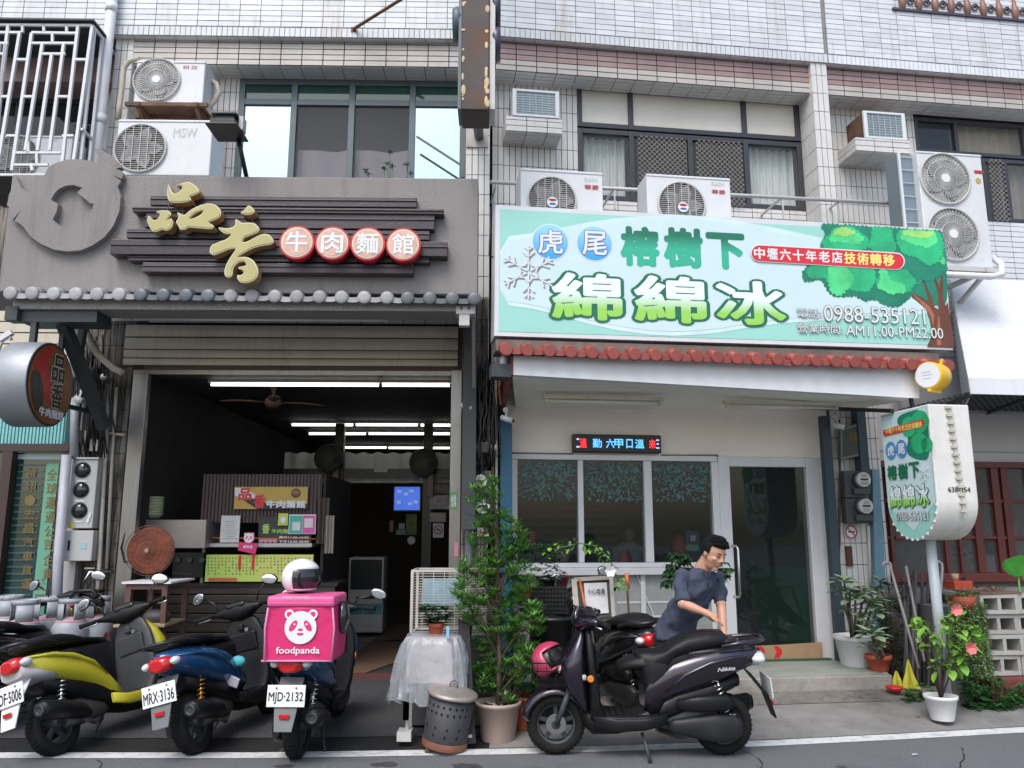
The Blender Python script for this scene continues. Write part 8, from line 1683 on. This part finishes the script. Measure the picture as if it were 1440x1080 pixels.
# ---- wire cage rack, small pot, draped plastic, perforated bucket, folding sign
YC = 7.0
T = thing('wire_cage', 'white wire bird cage like rack standing behind the plastic sheet', 'cage', FW, (P(640, 890, FW, YC)[0], YC+.2, P(640, 890, FW, YC)[1])); a, b, c, d = RC(579, 803, 700, 892, FW, YC)
m = MB()
for z in (c, d):
 for y in (YC, YC+.4): m.bar((a, y, z), (b, y, z), .018)
 for x in (a, b): m.bar((x, YC, z), (x, YC+.4, z), .018)
for x in (a, b):
 for y in (YC, YC+.4): m.bar((x, y, c), (x, y, d), .022)
part(T, 'frame', m, pbr('cream enamel wire', (.50, .47, .43), .5, dirt=.4, ds=6)); wm = MB(); n = 24
for k in range(n): z = c+(d-c)*k/n; wm.bar((a, YC-.004, z), (b, YC-.004, z), .0045); wm.bar((a, YC+.4, z), (b, YC+.4, z), .004)
for k in range(9): x = a+(b-a)*k/8; wm.bar((x, YC-.006, c), (x, YC-.006, d), .005)
for k in range(24): x = a+(b-a)*k/23; wm.bar((x, YC, d), (x, YC+.4, d), .004)
part(T, 'wires', wm, pbr('cream enamel wire', (.50, .47, .43), .5), kind='stuff')
a2, b2, c2, d2 = RC(595, 814, 648, 850, FW, YC+.3); m = MB(); m.box(a2, b2, YC+.3, YC+.32, c2, d2); single('picture_panel', m, pbr('pale blue faded picture', (.22, .38, .48), .6, var=.4, vs=6), 'pale blue faded picture panel inside the wire cage', 'picture', FW)
m = MB(); a2, b2, c2, d2 = RC(652, 870, 700, 980, FW, YC+.1); m.box(a2, b2, YC+.05, YC+.35, .05, P(640, 893, FW, YC)[1]); m.box(a-.0, a2-.01, YC+.05, YC+.3, .05, P(640, 893, FW, YC)[1]); single('cage_table', m, pbr('dim grey cabinet', (.10, .10, .105), .6, var=.3, dirt=.4), 'dim grey low cabinet under the wire cage', 'cabinet', FW)
YD = 6.72; zt_d = P(610, 893, FW, YD)[1]
T = leafy('small green plant in a terracotta pot on top of the plastic covered stand', (P(613, 895, FW, YD)[0], zt_d-.005, .065, .05, .10, terra), [(603, 860, 10, 12), (618, 862, 12, 14), (611, 872, 14, 8), (628, 868, 8, 8)], YD, g_dk, .065, .03, 8, dens=.09, stems=False)
fl = leafobj
a, b, c, d = RC(562, 888, 652, 985, FW, YD-.18)
T = thing('cart', 'small cart frame wrapped in a translucent plastic sheet', 'cart', FW, ((a+b)/2, YD, .02))
m = MB(); m.box(a+.05, b-.06, YD-.14, YD+.16, c+.12, zt_d-.012); part(T, 'cart_box', m, pbr('pale cluttered box', (.42, .36, .36), .6, var=.5, vs=7));
for x in (a+.06, b-.07):
 for y in (YD-.1, YD+.1): m = MB(); m.bar((x, y, .05), (x, y, c+.13), .025); part(T, 'leg', m, lgrey)
 m = MB(); x0 = P(571, 990, FW, YD-.15)[0]; m.box(x0-.02, x0+.02, YD-.17, YD-.13, P(571, 1012, FW, YD-.15)[1], c+.05); part(T, 'red_bar', m, red_p)
m = MB(); m.box(x0-.06, x0+.05, YD-.2, YD-.05, .05, .12); part(T, 'foot_block', m, lgrey)
# sheet: closed skirt around the box with folds
n = 72; rows = []; cx, cy = (a+b)/2, YD
def rr_(t, ex, ey):
 u = 2*pi*t; p_ = 4; return (math.copysign(abs(cos(u))**(2/p_), cos(u))*ex, math.copysign(abs(sin(u))**(2/p_), sin(u))*ey)
rnd1 = [random.uniform(-1, 1) for _ in range(n)]
for i, (z, ex, ey, am) in enumerate(((zt_d+.012, .02, .02, 0), (zt_d+.010, .14, .12, .003), (zt_d+.002, .215, .17, .01), (zt_d-.06, .245, .195, .014), (zt_d-.18, .275, .215, .02), (zt_d-.32, .29, .225, .028), (zt_d-.44, .295, .235, .034), (c-.0, .30, .24, .04))):
 row = []
 for k in range(n+1):
  t = (k % n)/n; x, y = rr_(t, ex, ey); w_ = am*(sin(t*2*pi*9+i*.3)+.7*sin(t*2*pi*17+i*.8)+rnd1[k % n]*.6); L_ = sqrt(x*x+y*y)+1e-6
  row.append((cx+x*(1+w_/L_)-.0, cy+y*(1+w_/L_), z+(rnd1[k % n]*.035+.03*sin(t*31) if i == 7 else 0)+(am*.3*rnd1[(k*3) % n])))
 rows.append(row)
m = MB(); m.grid(rows); plas = pbr('translucent milky plastic sheet', (.50, .54, .58), .22, alpha=.42, var=.12, vs=5, bump=.9, bs=22, spec=.7)
single('plastic_sheet', m, plas, 'translucent milky plastic sheet draped over the small cart', 'plastic sheet', FW)
m = MB(); s, z = P(630, 888, FW, YD-.2); m.box(s-.012, s+.012, YD-.22, YD-.19, z-.05, z+.04); single('clothes_peg', m, pbr('pale blue peg', (.25, .45, .6), .4), 'pale blue clothes peg clipped on the plastic sheet', 'peg', FW)
T = thing('folding_sign', 'black folding sign board seen edge on behind the perforated bucket', 'sign', FW, (P(650, 1048, FW, 6.6)[0], 6.6, .01)); m = MB(); m.bar(pq(652, 872, 6.75), pq(661, 1046, 6.5), .09, .03, up=(0, 1, 0)); m.bar(pq(662, 880, 6.8), pq(644, 1020, 6.95), .03, .03, up=(0, 1, 0)); part(T, 'board', m, blackm)
m = MB(); m.bar(pq(636, 1035, 6.5), pq(664, 1035, 6.5), .02); part(T, 'foot_bar', m, lgrey)
bk = G(622, 1064, FW, 0); T = thing('perforated_bucket', 'dark grey perforated metal bucket with a dented round lid leaning on a castor', 'bucket', FW, (bk[0]-.0, bk[1]+.17, .045), local=True, rx=0); T.rotation_euler = (R_(4), R_(9), 0)
hB = .37; rB = .178; m = MB(); m.lathe([(rB*.92, 0), (rB*.95, .02), (rB, hB)], (0, 0, 0), 40); part(T, 'drum', m, pbr('dark grey painted tin', (.042, .042, .048), .6, var=.2, vs=5, bump=.3, bs=12, dirt=.3, dcol=(.04, .03, .03)))
m = MB(); m.lathe([(rB*.97, .0), (rB*.975, .05), (rB*.96, .052), (rB*.96, 0)], (0, 0, 0), 40, cap=False); m.v = [(x*1.012, y*1.012, z-.004) for x, y, z in m.v]; part(T, 'rusty_band', m, pbr('red brown rust band', (.16, .06, .035), .7, var=.4))
for k in range(13):
 for zz, da in ((.10, 0), (.155, .06), (.26, .0), (.31, .06)):
  a_ = -pi/2+(k-6)*.27+da; r_ = rB*(.95+.05*zz/hB)+.001; m = MB(); q = [(r_*cos(a_+.055*cos(t)), r_*sin(a_+.055*cos(t)), zz+.011*sin(t)) for t in [2*pi*j/10 for j in range(10)]]; m.quad(*q)
  if k % 2 == (0 if da else 0) or zz > .2: part(T, 'hole', m, black)
m = MB(); m.lathe([(rB*1.10, -.012), (rB*1.12, 0), (rB*1.10, .012), (rB*.95, .022), (rB*.5, .04), (.01, .046)], (0, 0, hB+.01), 40); L_ = part(T, 'lid', m, pbr('dented dull aluminium', (.34, .30, .27), .45, metal=.5, var=.2, vs=6, bump=.5, bs=12, dirt=.5, dcol=(.35, .22, .14), ds=5))
m = MB(); m.tube([(-.03, 0, hB+.055), (-.025, 0, hB+.09), (.0, 0, hB+.105), (.025, 0, hB+.09), (.03, 0, hB+.055)], .005, 6); part(L_, 'lid_handle', m, rust)
m = MB(); m.cyl((-.13, -.09, -.028), (-.10, -.09, -.028), .022); m.cyl((.10, -.09, -.028), (.13, -.09, -.028), .018); part(T, 'castor', m, rust)
# ---- gas cylinders
cyl_m = pbr('blue grey gas cylinder paint', (.30, .32, .35), .45, var=.08, dirt=.4, dcol=(.15, .13, .12), ds=5)
GC = thing('gas_cylinder', 'pale grey gas cylinder', 'gas cylinder', FW, (0, 0, 0), 'gas cylinders standing by the left column', local=True)
m = MB(); m.lathe([(.13, 0), (.15, .01), (.165, .08), (.165, .64), (.155, .72), (.12, .78), (.06, .81)], (0, 0, 0), 32); part(GC, 'tank', m, cyl_m)
m = MB()
arc = lambda u, v, z0, z1: m.grid([[(.115*cos(u+(v-u)*k/10), .115*sin(u+(v-u)*k/10), z) for k in range(11)] for z in (z0, z1)])
for k in range(3): arc(.4+k*2.09, 1.7+k*2.09, .775, .93)
arc(.0, pi, .93, .975); arc(pi, 2*pi, .93, .975)
part(GC, 'collar', m, cyl_m, solid=.006); m = MB(); m.lathe([(.02, .8), (.025, .86), (.012, .9)], (0, 0, 0), 12); m.cyl((0, -.03, .86), (0, .04, .86), .014); part(GC, 'valve', m, pbr('brass valve', (.4, .25, .08), .4, metal=.7)); m = MB(); m.lathe([(.03, .9), (.03, .915)], (0, 0, 0), 10); part(GC, 'valve_knob', m, red_p)
m = text_mb('61', -.04, .04, .60, .65, -.168, .04); part(GC, 'painted_number', m, red_p); m = MB(); m.lathe([(.13, .765), (.10, .792)], (0, 0, 0), 24, cap=False); m.v = [(x*1.01, y*1.01, z+.004) for x, y, z in m.v]; part(GC, 'pink_ring_print', m, pbr('faded red print', (.5, .2, .22), .6, dirt=.6, dcol=(.33, .34, .36), ds=14, dthr=.45))
spots = [(31, 7.6), (66, 7.95), (97, 7.75), (132, 7.95), (8, 8.1)]
labs = ['gas cylinder standing leftmost and nearest behind the yellow scooter', 'gas cylinder second from the left, set a little back', 'gas cylinder in the middle of the row behind the yellow seat', 'gas cylinder at the right end of the row by the shop post', 'gas cylinder half cut off at the left edge of the picture']
for i, (px, y) in enumerate(spots): o = GC if i == 0 else copy_tree(GC); place(o, FW, (P(px, 900, FW, y)[0], y, .045), rz=.4*i, label=labs[i])
m = MB(); s, z = P(128, 838, FW, 7.9); m.tube([(s-.18, 7.85, z-.02), (s-.1, 7.8, z+.05), (s+.05, 7.8, z+.06), (s+.15, 7.85, z-.04), (s+.1, 7.9, z-.1)], .016, 8); m.tube([(s-.15, 7.82, z-.05), (s, 7.78, z), (s+.18, 7.82, z-.08)], .014, 8); m.box(s-.12, s+.1, 7.84, 7.95, z+.03, z+.06); single('gas_hose', m, black, 'coiled black gas hoses lying over the cylinders', 'hose', FW)
# ================================================================ RIGHT SIDE PLANTS
def Wp(px, py, y): s, z = P(px, py, FR, y); w = FR.W(s, y, z); return w
# rosette plants in the white pot: thick leaves are objects
def rosette_plant(label, basepx, potspec, ros, yfr, name='potted_plant'):
 b0 = Wp(*basepx, yfr); b0.z = potspec[4]; T = thing(name, label, 'potted plant', FW, tuple(b0)); pot(T, tuple(b0), potspec[0], potspec[1], potspec[2], potspec[3], .03); top = b0+Vector((0, 0, potspec[2]-.03)); st = MB()
 for (px, py, n, L, dy) in ros:
  w = Wp(px, py, yfr+dy); st.tube([top+Vector((random.uniform(-.03, .03), 0, 0)), (top+w)/2+Vector((random.uniform(-.05, .05), 0, -.05)), w], [.018, .014, .010], 7)
  a0 = random.random()*6
  for k in range(n):
   a = a0+k*2.4; el = .15+.75*k/n; leafobj(T, ros_leaf, w+Vector((0, 0, .01*k/n)), (cos(a)*cos(el), sin(a)*cos(el), sin(el)-.25), L*random.uniform(.8, 1.15)*(1-.35*k/n))
 part(T, 'stem', st, pbr('grey green stem', (.14, .13, .10), .8)); return T
mm = MB(); mm.leaf((0, 0, 0), (1, 0, 0), (0, 0, 1), 1.2, .62, .22, .15, 4, 1.4); ros_leaf = mesh_of(mm, 'leaf', (0, 0, 0), [g_gr])
rosette_plant('rosette leaved plant in a big ribbed white pot right of the glass door', (1205, 936, ), (.20, .155, .30, potw, .285), [(1187, 818, 13, .15, -.5), (1203, 842, 15, .17, -.55), (1222, 850, 13, .15, -.45), (1196, 832, 11, .13, -.4), (1230, 843, 11, .13, -.35), (1212, 868, 10, .12, -.5), (1196, 860, 9, .11, -.5), (1180, 832, 10, .12, -.5), (1215, 832, 11, .13, -.5), (1232, 862, 10, .13, -.5), (1222, 878, 9, .11, -.55)], -.50)
rosette_plant('smaller rosette plant in a terracotta pot on the platform corner', (1237, 948), (.12, .09, .15, terra, .285), [(1226, 893, 15, .17, -.75), (1222, 910, 9, .12, -.75), (1236, 905, 9, .12, -.7)], -.80)
rosette_plant('third rosette plant standing behind beside the dark bush', (1243, 915), (.12, .09, .2, terra, .285), [(1238, 818, 12, .13, -.3), (1250, 826, 9, .11, -.3), (1232, 830, 9, .11, -.3)], -.30)
def bush(label, blobs, y, mat, L, w, base, name='shrub', cat='shrub', dens=.05, n_per=9, dy=.12, up=.2, droop=.2):
 bb = Wp(*base, y); T = thing(name, label, cat, FW, (bb.x, bb.y, max(0, bb.z))); fm = MB(); st = MB()
 for (px, py, rx, ry) in blobs:
  c_ = Wp(px, py, y); st.tube([(bb.x, bb.y, bb.z), (c_+bb)/2+Vector((.02, 0, 0)), c_], [.012, .008, .004], 6)
  for _ in range(int(rx*ry*dens)):
   a = random.uniform(0, 2*pi); q = sqrt(random.random()); p = Wp(px+rx*q*cos(a), py+ry*q*sin(a), y+random.uniform(-dy, dy)); tuft(fm, p, n_per, L, w, up, 1, droop)
 part(T, 'stem', st, bark); part(T, 'foliage', fm, mat, kind='stuff'); return T
bush('dark green fine leaved bush between the rosette plants and the poles', [(1258, 870, 22, 34), (1250, 905, 18, 26), (1265, 840, 16, 22), (1240, 880, 12, 16), (1262, 925, 14, 18)], -.75, g_dk, .06, .015, (1255, 955), dens=.09)
bush('low dark green ground plant at the foot of the pole bundle', [(1292, 974, 20, 12), (1282, 982, 12, 8), (1305, 980, 12, 8)], -1.25, g_md, .05, .022, (1292, 990), dens=.12, cat='plant', name='ground_plant')
bush('spreading green ground plants under the concrete blocks', [(1375, 985, 20, 20), (1400, 975, 20, 24), (1425, 990, 18, 16), (1390, 1000, 26, 12), (1360, 960, 12, 24), (1432, 975, 12, 14), (1410, 1003, 22, 8), (1455, 985, 18, 18), (1365, 1000, 14, 10)], -1.45, g_md, .055, .026, (1400, 1012), dens=.12, cat='plant', name='ground_plant', dy=.15)
# bundle of dark bamboo poles, each a pole
for k in range(26):
 px = 1268+60*random.random(); dx = random.uniform(-8, 14); yk_ = -.35-.45*random.random(); t_ = Wp(px, 800+random.random()*28, yk_); b_ = Wp(px+dx, 965, yk_-.25); b_.z = .14
 m = MB(); m.tube([t_, (t_+b_)/2+Vector((random.uniform(-.01, .01), 0, 0)), b_], .015, 7); single('bamboo_pole', m, pbr('dark weathered bamboo', (.075, .066, .072), .7, var=.4, rnd=.5), 'dark weathered bamboo pole in the leaning bundle beside the sign pole', 'pole', FW, 'dark bamboo poles leaning in a bundle')
for (pa, pb, lab) in (((1253, 800), (1292, 940), 'pale walking stick with a hooked handle leaning left of the bamboo'), ((1274, 796), (1300, 930), 'pale straight stick leaning over the bamboo bundle'), ((1325, 800), (1318, 905), 'pale hooked stick right of the sign pole')):
 a_, b_ = Wp(*pa, -.8), Wp(*pb, -1.0); m = MB(); q = [b_, (a_+b_)/2, a_];
 if 'hook' in lab: q += [a_+Vector((.0, 0, .05)), a_+Vector((-.03, 0, .075)), a_+Vector((-.07, 0, .06)), a_+Vector((-.08, 0, .02))]
 m.tube(q, .014, 8); single('walking_stick', m, pbr('pale grey wood', (.36, .33, .32), .7, var=.2), lab, 'stick', FW)
for k, (px, py, h, lab) in enumerate(((1262, 938, .16, 'narrow yellow folded umbrella tip standing left of the wide one'), (1280, 935, .26, 'wider yellow folded umbrella standing among the poles'))):
 w = Wp(px, 966, -1.05); w.z = .16; m = MB(); n = 10; m.rings([[(w.x+r_*cos(2*pi*j/n)*(1 if j % 2 else .55), w.y+r_*sin(2*pi*j/n)*(1 if j % 2 else .55), w.z+z_) for j in range(n)] for r_, z_ in ((.02+.07*(k+.6)/1.6, 0), (.04, h*.5), (.008, h))], True, False); single('folded_umbrella', m, pbr('yellow green cloth', (.42, .40, .03), .7), lab, 'umbrella', FW)
w = Wp(1258, 968, -1.15); w.z = .15; m = MB(); m.lathe([(.04, 0), (.075, .03), (.08, .05), (.07, .045), (.01, .03)], tuple(w), 24); single('red_bowl', m, pbr('bright red plastic', (.5, .02, .03), .35), 'small red bowl on the ground left of the yellow umbrella', 'bowl', FW)
# flowering plant in the white pot
gp = G(1337, 1016, FW, .06); b0 = Vector((gp[0], gp[1]+.13, .055)); T = thing('potted_plant', 'flowering plant with pink hibiscus blooms in a round white pot', 'potted plant', FW, tuple(b0)); pot(T, tuple(b0), .13, .095, .20, potw)
hb = MB(); yf_ = b0.y; st = MB(); lfh = mesh_of((lambda q: (q.leaf((0, 0, 0), (1, 0, 0), (0, 0, 1), .12, .075, .2, .25, 4), q)[1])(MB()), 'leaf', (0, 0, 0), [g_lt])
tips = [(1345, 855), (1362, 880), (1325, 890), (1340, 910), (1305, 878), (1288, 868), (1370, 900), (1355, 925), (1315, 925), (1332, 868), (1375, 885)]
for (px, py) in tips:
 tp = Vector(pq(px, py, yf_+random.uniform(-.1, .15))); mid = (b0+Vector((0, 0, .2))+tp)/2+Vector((random.uniform(-.05, .05), 0, .02)); st.tube([b0+Vector((0, 0, .16)), mid, tp], [.008, .006, .003], 6)
 for k in range(14):
  f = .62+.38*random.random(); p = mid.lerp(tp, min(1, (f-.5)*2))+Vector((random.uniform(-.05, .05), random.uniform(-.05, .05), random.uniform(-.04, .04))); leafobj(T, lfh, p, (random.uniform(-1, 1), random.uniform(-1, .4), random.uniform(-.7, .5)), random.uniform(.5, 1.05))
part(T, 'stem', st, bark)
for (px, py) in ((1342, 857), (1363, 911)):
 c_ = Vector(pq(px, py, yf_-.14)); m = MB()
 for k in range(7): a = k*2*pi/7; m.leaf(c_, (cos(a), -.7, sin(a)), (0, -1, 0), .065, .065, .3, .0, 3, 1.3)
 part(T, 'flower', m, pbr('coral pink petal', (.62, .17, .17), .6, var=.2, vs=20))
# trailing succulent curtain
w0_ = Wp(1352, 838, -1.25); T = thing('trailing_plant', 'pale green trailing succulent hanging down in long strands beside the concrete blocks', 'plant', FW, (w0_.x, w0_.y, w0_.z-1.0)); m = MB()
for (px, py) in ((1352, 840), (1345, 848), (1360, 850)):
 for _ in range(70): c_ = Wp(px+random.uniform(-16, 16), py+random.uniform(-14, 10), -1.25+random.uniform(-.1, .1)); tuft(m, c_, 4, .03, .016, .6)
for k in range(46):
 px = 1334+50*random.random(); y0 = 845+random.random()*30; y1 = 900+100*random.random()*(.4+.6*(px-1330)/55); dy_ = random.uniform(-.1, .1); py = y0
 while py < y1: c_ = Wp(px+(py-y0)*.12+random.uniform(-1, 1), py, -1.3+dy_); tuft(m, c_, 4, .036, .02, -.2); py += 2.8
part(T, 'strands', m, g_tr, kind='stuff'); m = MB(); m.lathe([(.09, -.12), (.13, 0)], tuple(w0_), 20); part(T, 'pot', m, terra)
m = MB(); m.box(w0_.x-.16, w0_.x+.2, w0_.y+.16, w0_.y+.6, .1, w0_.z-.12); single('plant_ledge', m, concrete, 'grey concrete ledge behind the trailing succulent', 'ledge', FW)
# concrete blocks: each a block
blk_m = pbr('pale cement block', (.36, .35, .33), .9, var=.12, vs=8, bump=.7, bs=60, dirt=.4, dcol=(.2, .17, .14), ds=4, rnd=.08)
yB0 = -1.22; sA, zA = P(1388, 951, FR, yB0); sB = P(1450, 951, FR, yB0)[0]; BW, BH, BDp = .40, .19, .22
def block_mesh():
 m = MB(); W_, H_b, D_ = BW-.006, BH-.006, BDp; t = .035; hx = (W_-3*t)/2
 m.box(0, W_, 0, D_, 0, t); m.box(0, W_, 0, D_, H_b-t, H_b)
 for x in (0, t+hx, 2*t+2*hx): m.box(x, x+t, .0008, D_-.0008, t, H_b-t)
 m.box(t+.001, t+hx-.001, D_*.96, D_*.97, t, H_b-t); return mesh_of(m, 'concrete_block', (0, 0, 0), [blk_m])
bm_ = block_mesh(); rn = ['bottom', 'second', 'third', 'top']
for r_ in range(4):
 for c_ in range(3):
  o = bpy.data.objects.new('concrete_block', bm_); COL.objects.link(o); o.location = FR.W(sA+(BW+.004)*c_+(-.02, .015, -.005, .005)[r_], yB0+(.0, -.01, .02, -.005)[r_], zA+BH*r_); o.rotation_euler = (0, 0, FR.a+random.uniform(-.03, .03)-.02)
  md = o.modifiers.new('bevel', 'BEVEL'); md.width = .006; md.segments = 1
  tag(o, 'pale hollow concrete block, %s row, %s of the stack' % (rn[r_], ['left end', 'middle', 'right end'][c_]), 'concrete block', 'hollow concrete blocks stacked at the right')
for r_ in range(4):   # the blocks behind turned sideways, seen at the left flank
 o = bpy.data.objects.new('concrete_block', bm_); COL.objects.link(o); o.location = FR.W(sA-.01, yB0+BDp+.02+BW, zA+BH*r_); o.rotation_euler = (0, 0, FR.a-pi/2); tag(o, 'pale concrete block turned sideways behind the stack, %s row' % rn[r_], 'concrete block', 'hollow concrete blocks stacked at the right')
redb = pbr('red brown planter board', (.15, .035, .03), .5, var=.2)
T = thing('planter_step', 'red brown boarded planter step carrying the concrete blocks', 'planter', FR, (sA+.5, yB0, .1)); m = MB(); m.box(sA-.06, sA+2.2, yB0-.12, yB0+.9, zA-.19, zA-.006); part(T, 'upper_board', m, redb, bevel=.008); m = MB(); m.box(sA+.04, sA+2.2, yB0-.17, yB0+.9, .05, zA-.20); part(T, 'lower_board', m, redb, bevel=.008)
a_ = P(1300, 945, FR, -1.05); m = MB(); m.box(P(1340, 950, FR, -1.0)[0], sA-.08, -1.0, -.6, .1, P(1340, 925, FR, -1.0)[1]); single('red_planter', m, redb, 'dark red planter box behind the trailing succulent', 'planter', FR, bevel=.01)
zt = zA+BH*4; m = MB(); m.box(sA+.0, sA+.45, yB0-.02, yB0+.35, zt, zt+.018); single('plywood_sheet', m, wood, 'thin brown plywood sheet lying on top of the blocks', 'plywood', FR)
m = MB()
for k in range(16): c_ = FR.W(sA+.1+.22*random.random(), yB0+.05+.1*random.random(), zt+.03+.03*random.random()); m.leaf(c_, (random.uniform(-1, 1), random.uniform(-1, 1), .2), (0, 0, 1), .08, .04, .5, .3)
single('dry_leaf_pile', m, pbr('brown dry leaf', (.16, .10, .07), .9), 'pile of curled brown dry leaves on the plywood sheet', 'dry leaves', FW, kind='stuff')
s, z = P(1352, 829, FR, -.7); T = thing('planter_pot', 'red rectangular pot with a beige cup on the ledge left of the blocks', 'potted plant', FR, (s, -.7, z)); m = MB(); m.box(s-.13, s+.08, -.78, -.62, z, z+.09); part(T, 'pot', m, pbr('orange red plastic', (.45, .06, .03), .5), bevel=.01); m = MB(); m.lathe([(.03, 0), (.04, .07)], (s-.06, -.7, z+.09), 14); part(T, 'cup', m, ply)
m = MB(); [tuft(m, (s+.03, -.7, z+.1), 6, .06, .02) for _ in range(3)]; part(T, 'sprout', m, g_md)
m = MB(); m.box(P(1245, 850, FR, -.3)[0], sA+1.5, -.22, -.02, .1, P(1352, 830, FR, -.5)[1]); single('low_wall', m, pbr('stained grey low wall', (.20, .18, .17), .85, var=.2, dirt=.5, world=True), 'stained grey low wall below the red windows', 'wall', FR)
m = MB(); c_ = Wp(1432, 812, -1.2); m.leaf(c_-Vector((.06, 0, -.02)), (.2, -.5, .9), (-.2, -1, .1), .26, .26, .15, .1, 5, .8); m.leaf(c_+Vector((.05, 0, -.02)), (.9, -.4, .4), (0, -1, .3), .25, .2, .15, .2, 5, .8); m.tube([c_-Vector((0, 0, .35)), c_], .008, 6); single('broad_leaf_plant', m, leafm('broad bright green leaf', (.06, .30, .04)), 'broad bright green leaf plant rising behind the concrete blocks', 'plant', FW)
# thin rail and flowers behind the red window
m = MB(); [tuft(m, Wp(1355+random.uniform(-18, 18), 785+random.uniform(-16, 10), .25), 7, .06, .03) for _ in range(22)]; single('window_plant', m, g_dk, 'dim leafy plant with magenta flowers behind the red window', 'plant', FW, kind='stuff')
m = MB()
for _ in range(9): c_ = Wp(1350+random.uniform(-18, 18), 782+random.uniform(-16, 12), .18); tuft(m, c_, 5, .03, .03)
single('magenta_blossoms', m, pbr('magenta petal', (.45, .04, .22), .6), 'magenta blossoms of the window plant at the right', 'flowers', FW, kind='stuff')
# sprigs in front of the upper left window
T = thing('window_sprig', 'thin green sprigs growing above the stucco sign in front of the window', 'plant', FL, (P(545, 250, FL, -.9)[0], -.9, z1-.9)); m = MB(); zz = P(545, 255, FL, -.9)[1]; T.location = FL.W(P(545, 250, FL, -.9)[0], -.9, zz-.1); ORG[T.name] = (P(545, 250, FL, -.9)[0], -.9, zz-.1)
for (px, py) in ((514, 240), (548, 215), (545, 230), (552, 235), (540, 238), (572, 232), (578, 245), (518, 245)):
 s, z = P(px, py, FL, -.9); m.tube([(s+.02, -.9, zz-.1), (s, -.9, z)], .004, 5); tuft(m, (s, -.9, z), 9, .05, .018, .3)
part(T, 'leaves', m, g_md);
m = MB(); a_, b_ = P(586, 192, FL, -.2), P(648, 232, FL, -.2); m.bar((a_[0], -.2, a_[1]), (b_[0], -.2, b_[1]), .02); a_, b_ = P(648, 215, FL, -.2), P(650, 250, FL, -.2); m.bar((a_[0], -.21, a_[1]), (b_[0], -.21, b_[1]), .03); single('brace_rod', m, frame_t, 'green grey brace rod in front of the right bright window pane', 'rod', FL)
# small litter
for px, py, lb in ((1287, 1009, 'brown dry leaf lying on the concrete apron'), (1282, 1063, 'pale scrap lying on the road at the right'), (500, 1063, 'tiny pale scrap on the road in front of the noodle shop')):
 g = G(px, py, FW, .05 if 'apron' in lb else .004); m = MB(); m.leaf((g[0], g[1], .062 if 'apron' in lb else .012), (1, .2, .02), (0, 0, 1), .06, .025, .3, 0); single('litter_scrap', m, pbr('brown dry leaf', (.16, .10, .07), .9) if 'apron' in lb else wht, lb, 'litter', FW)
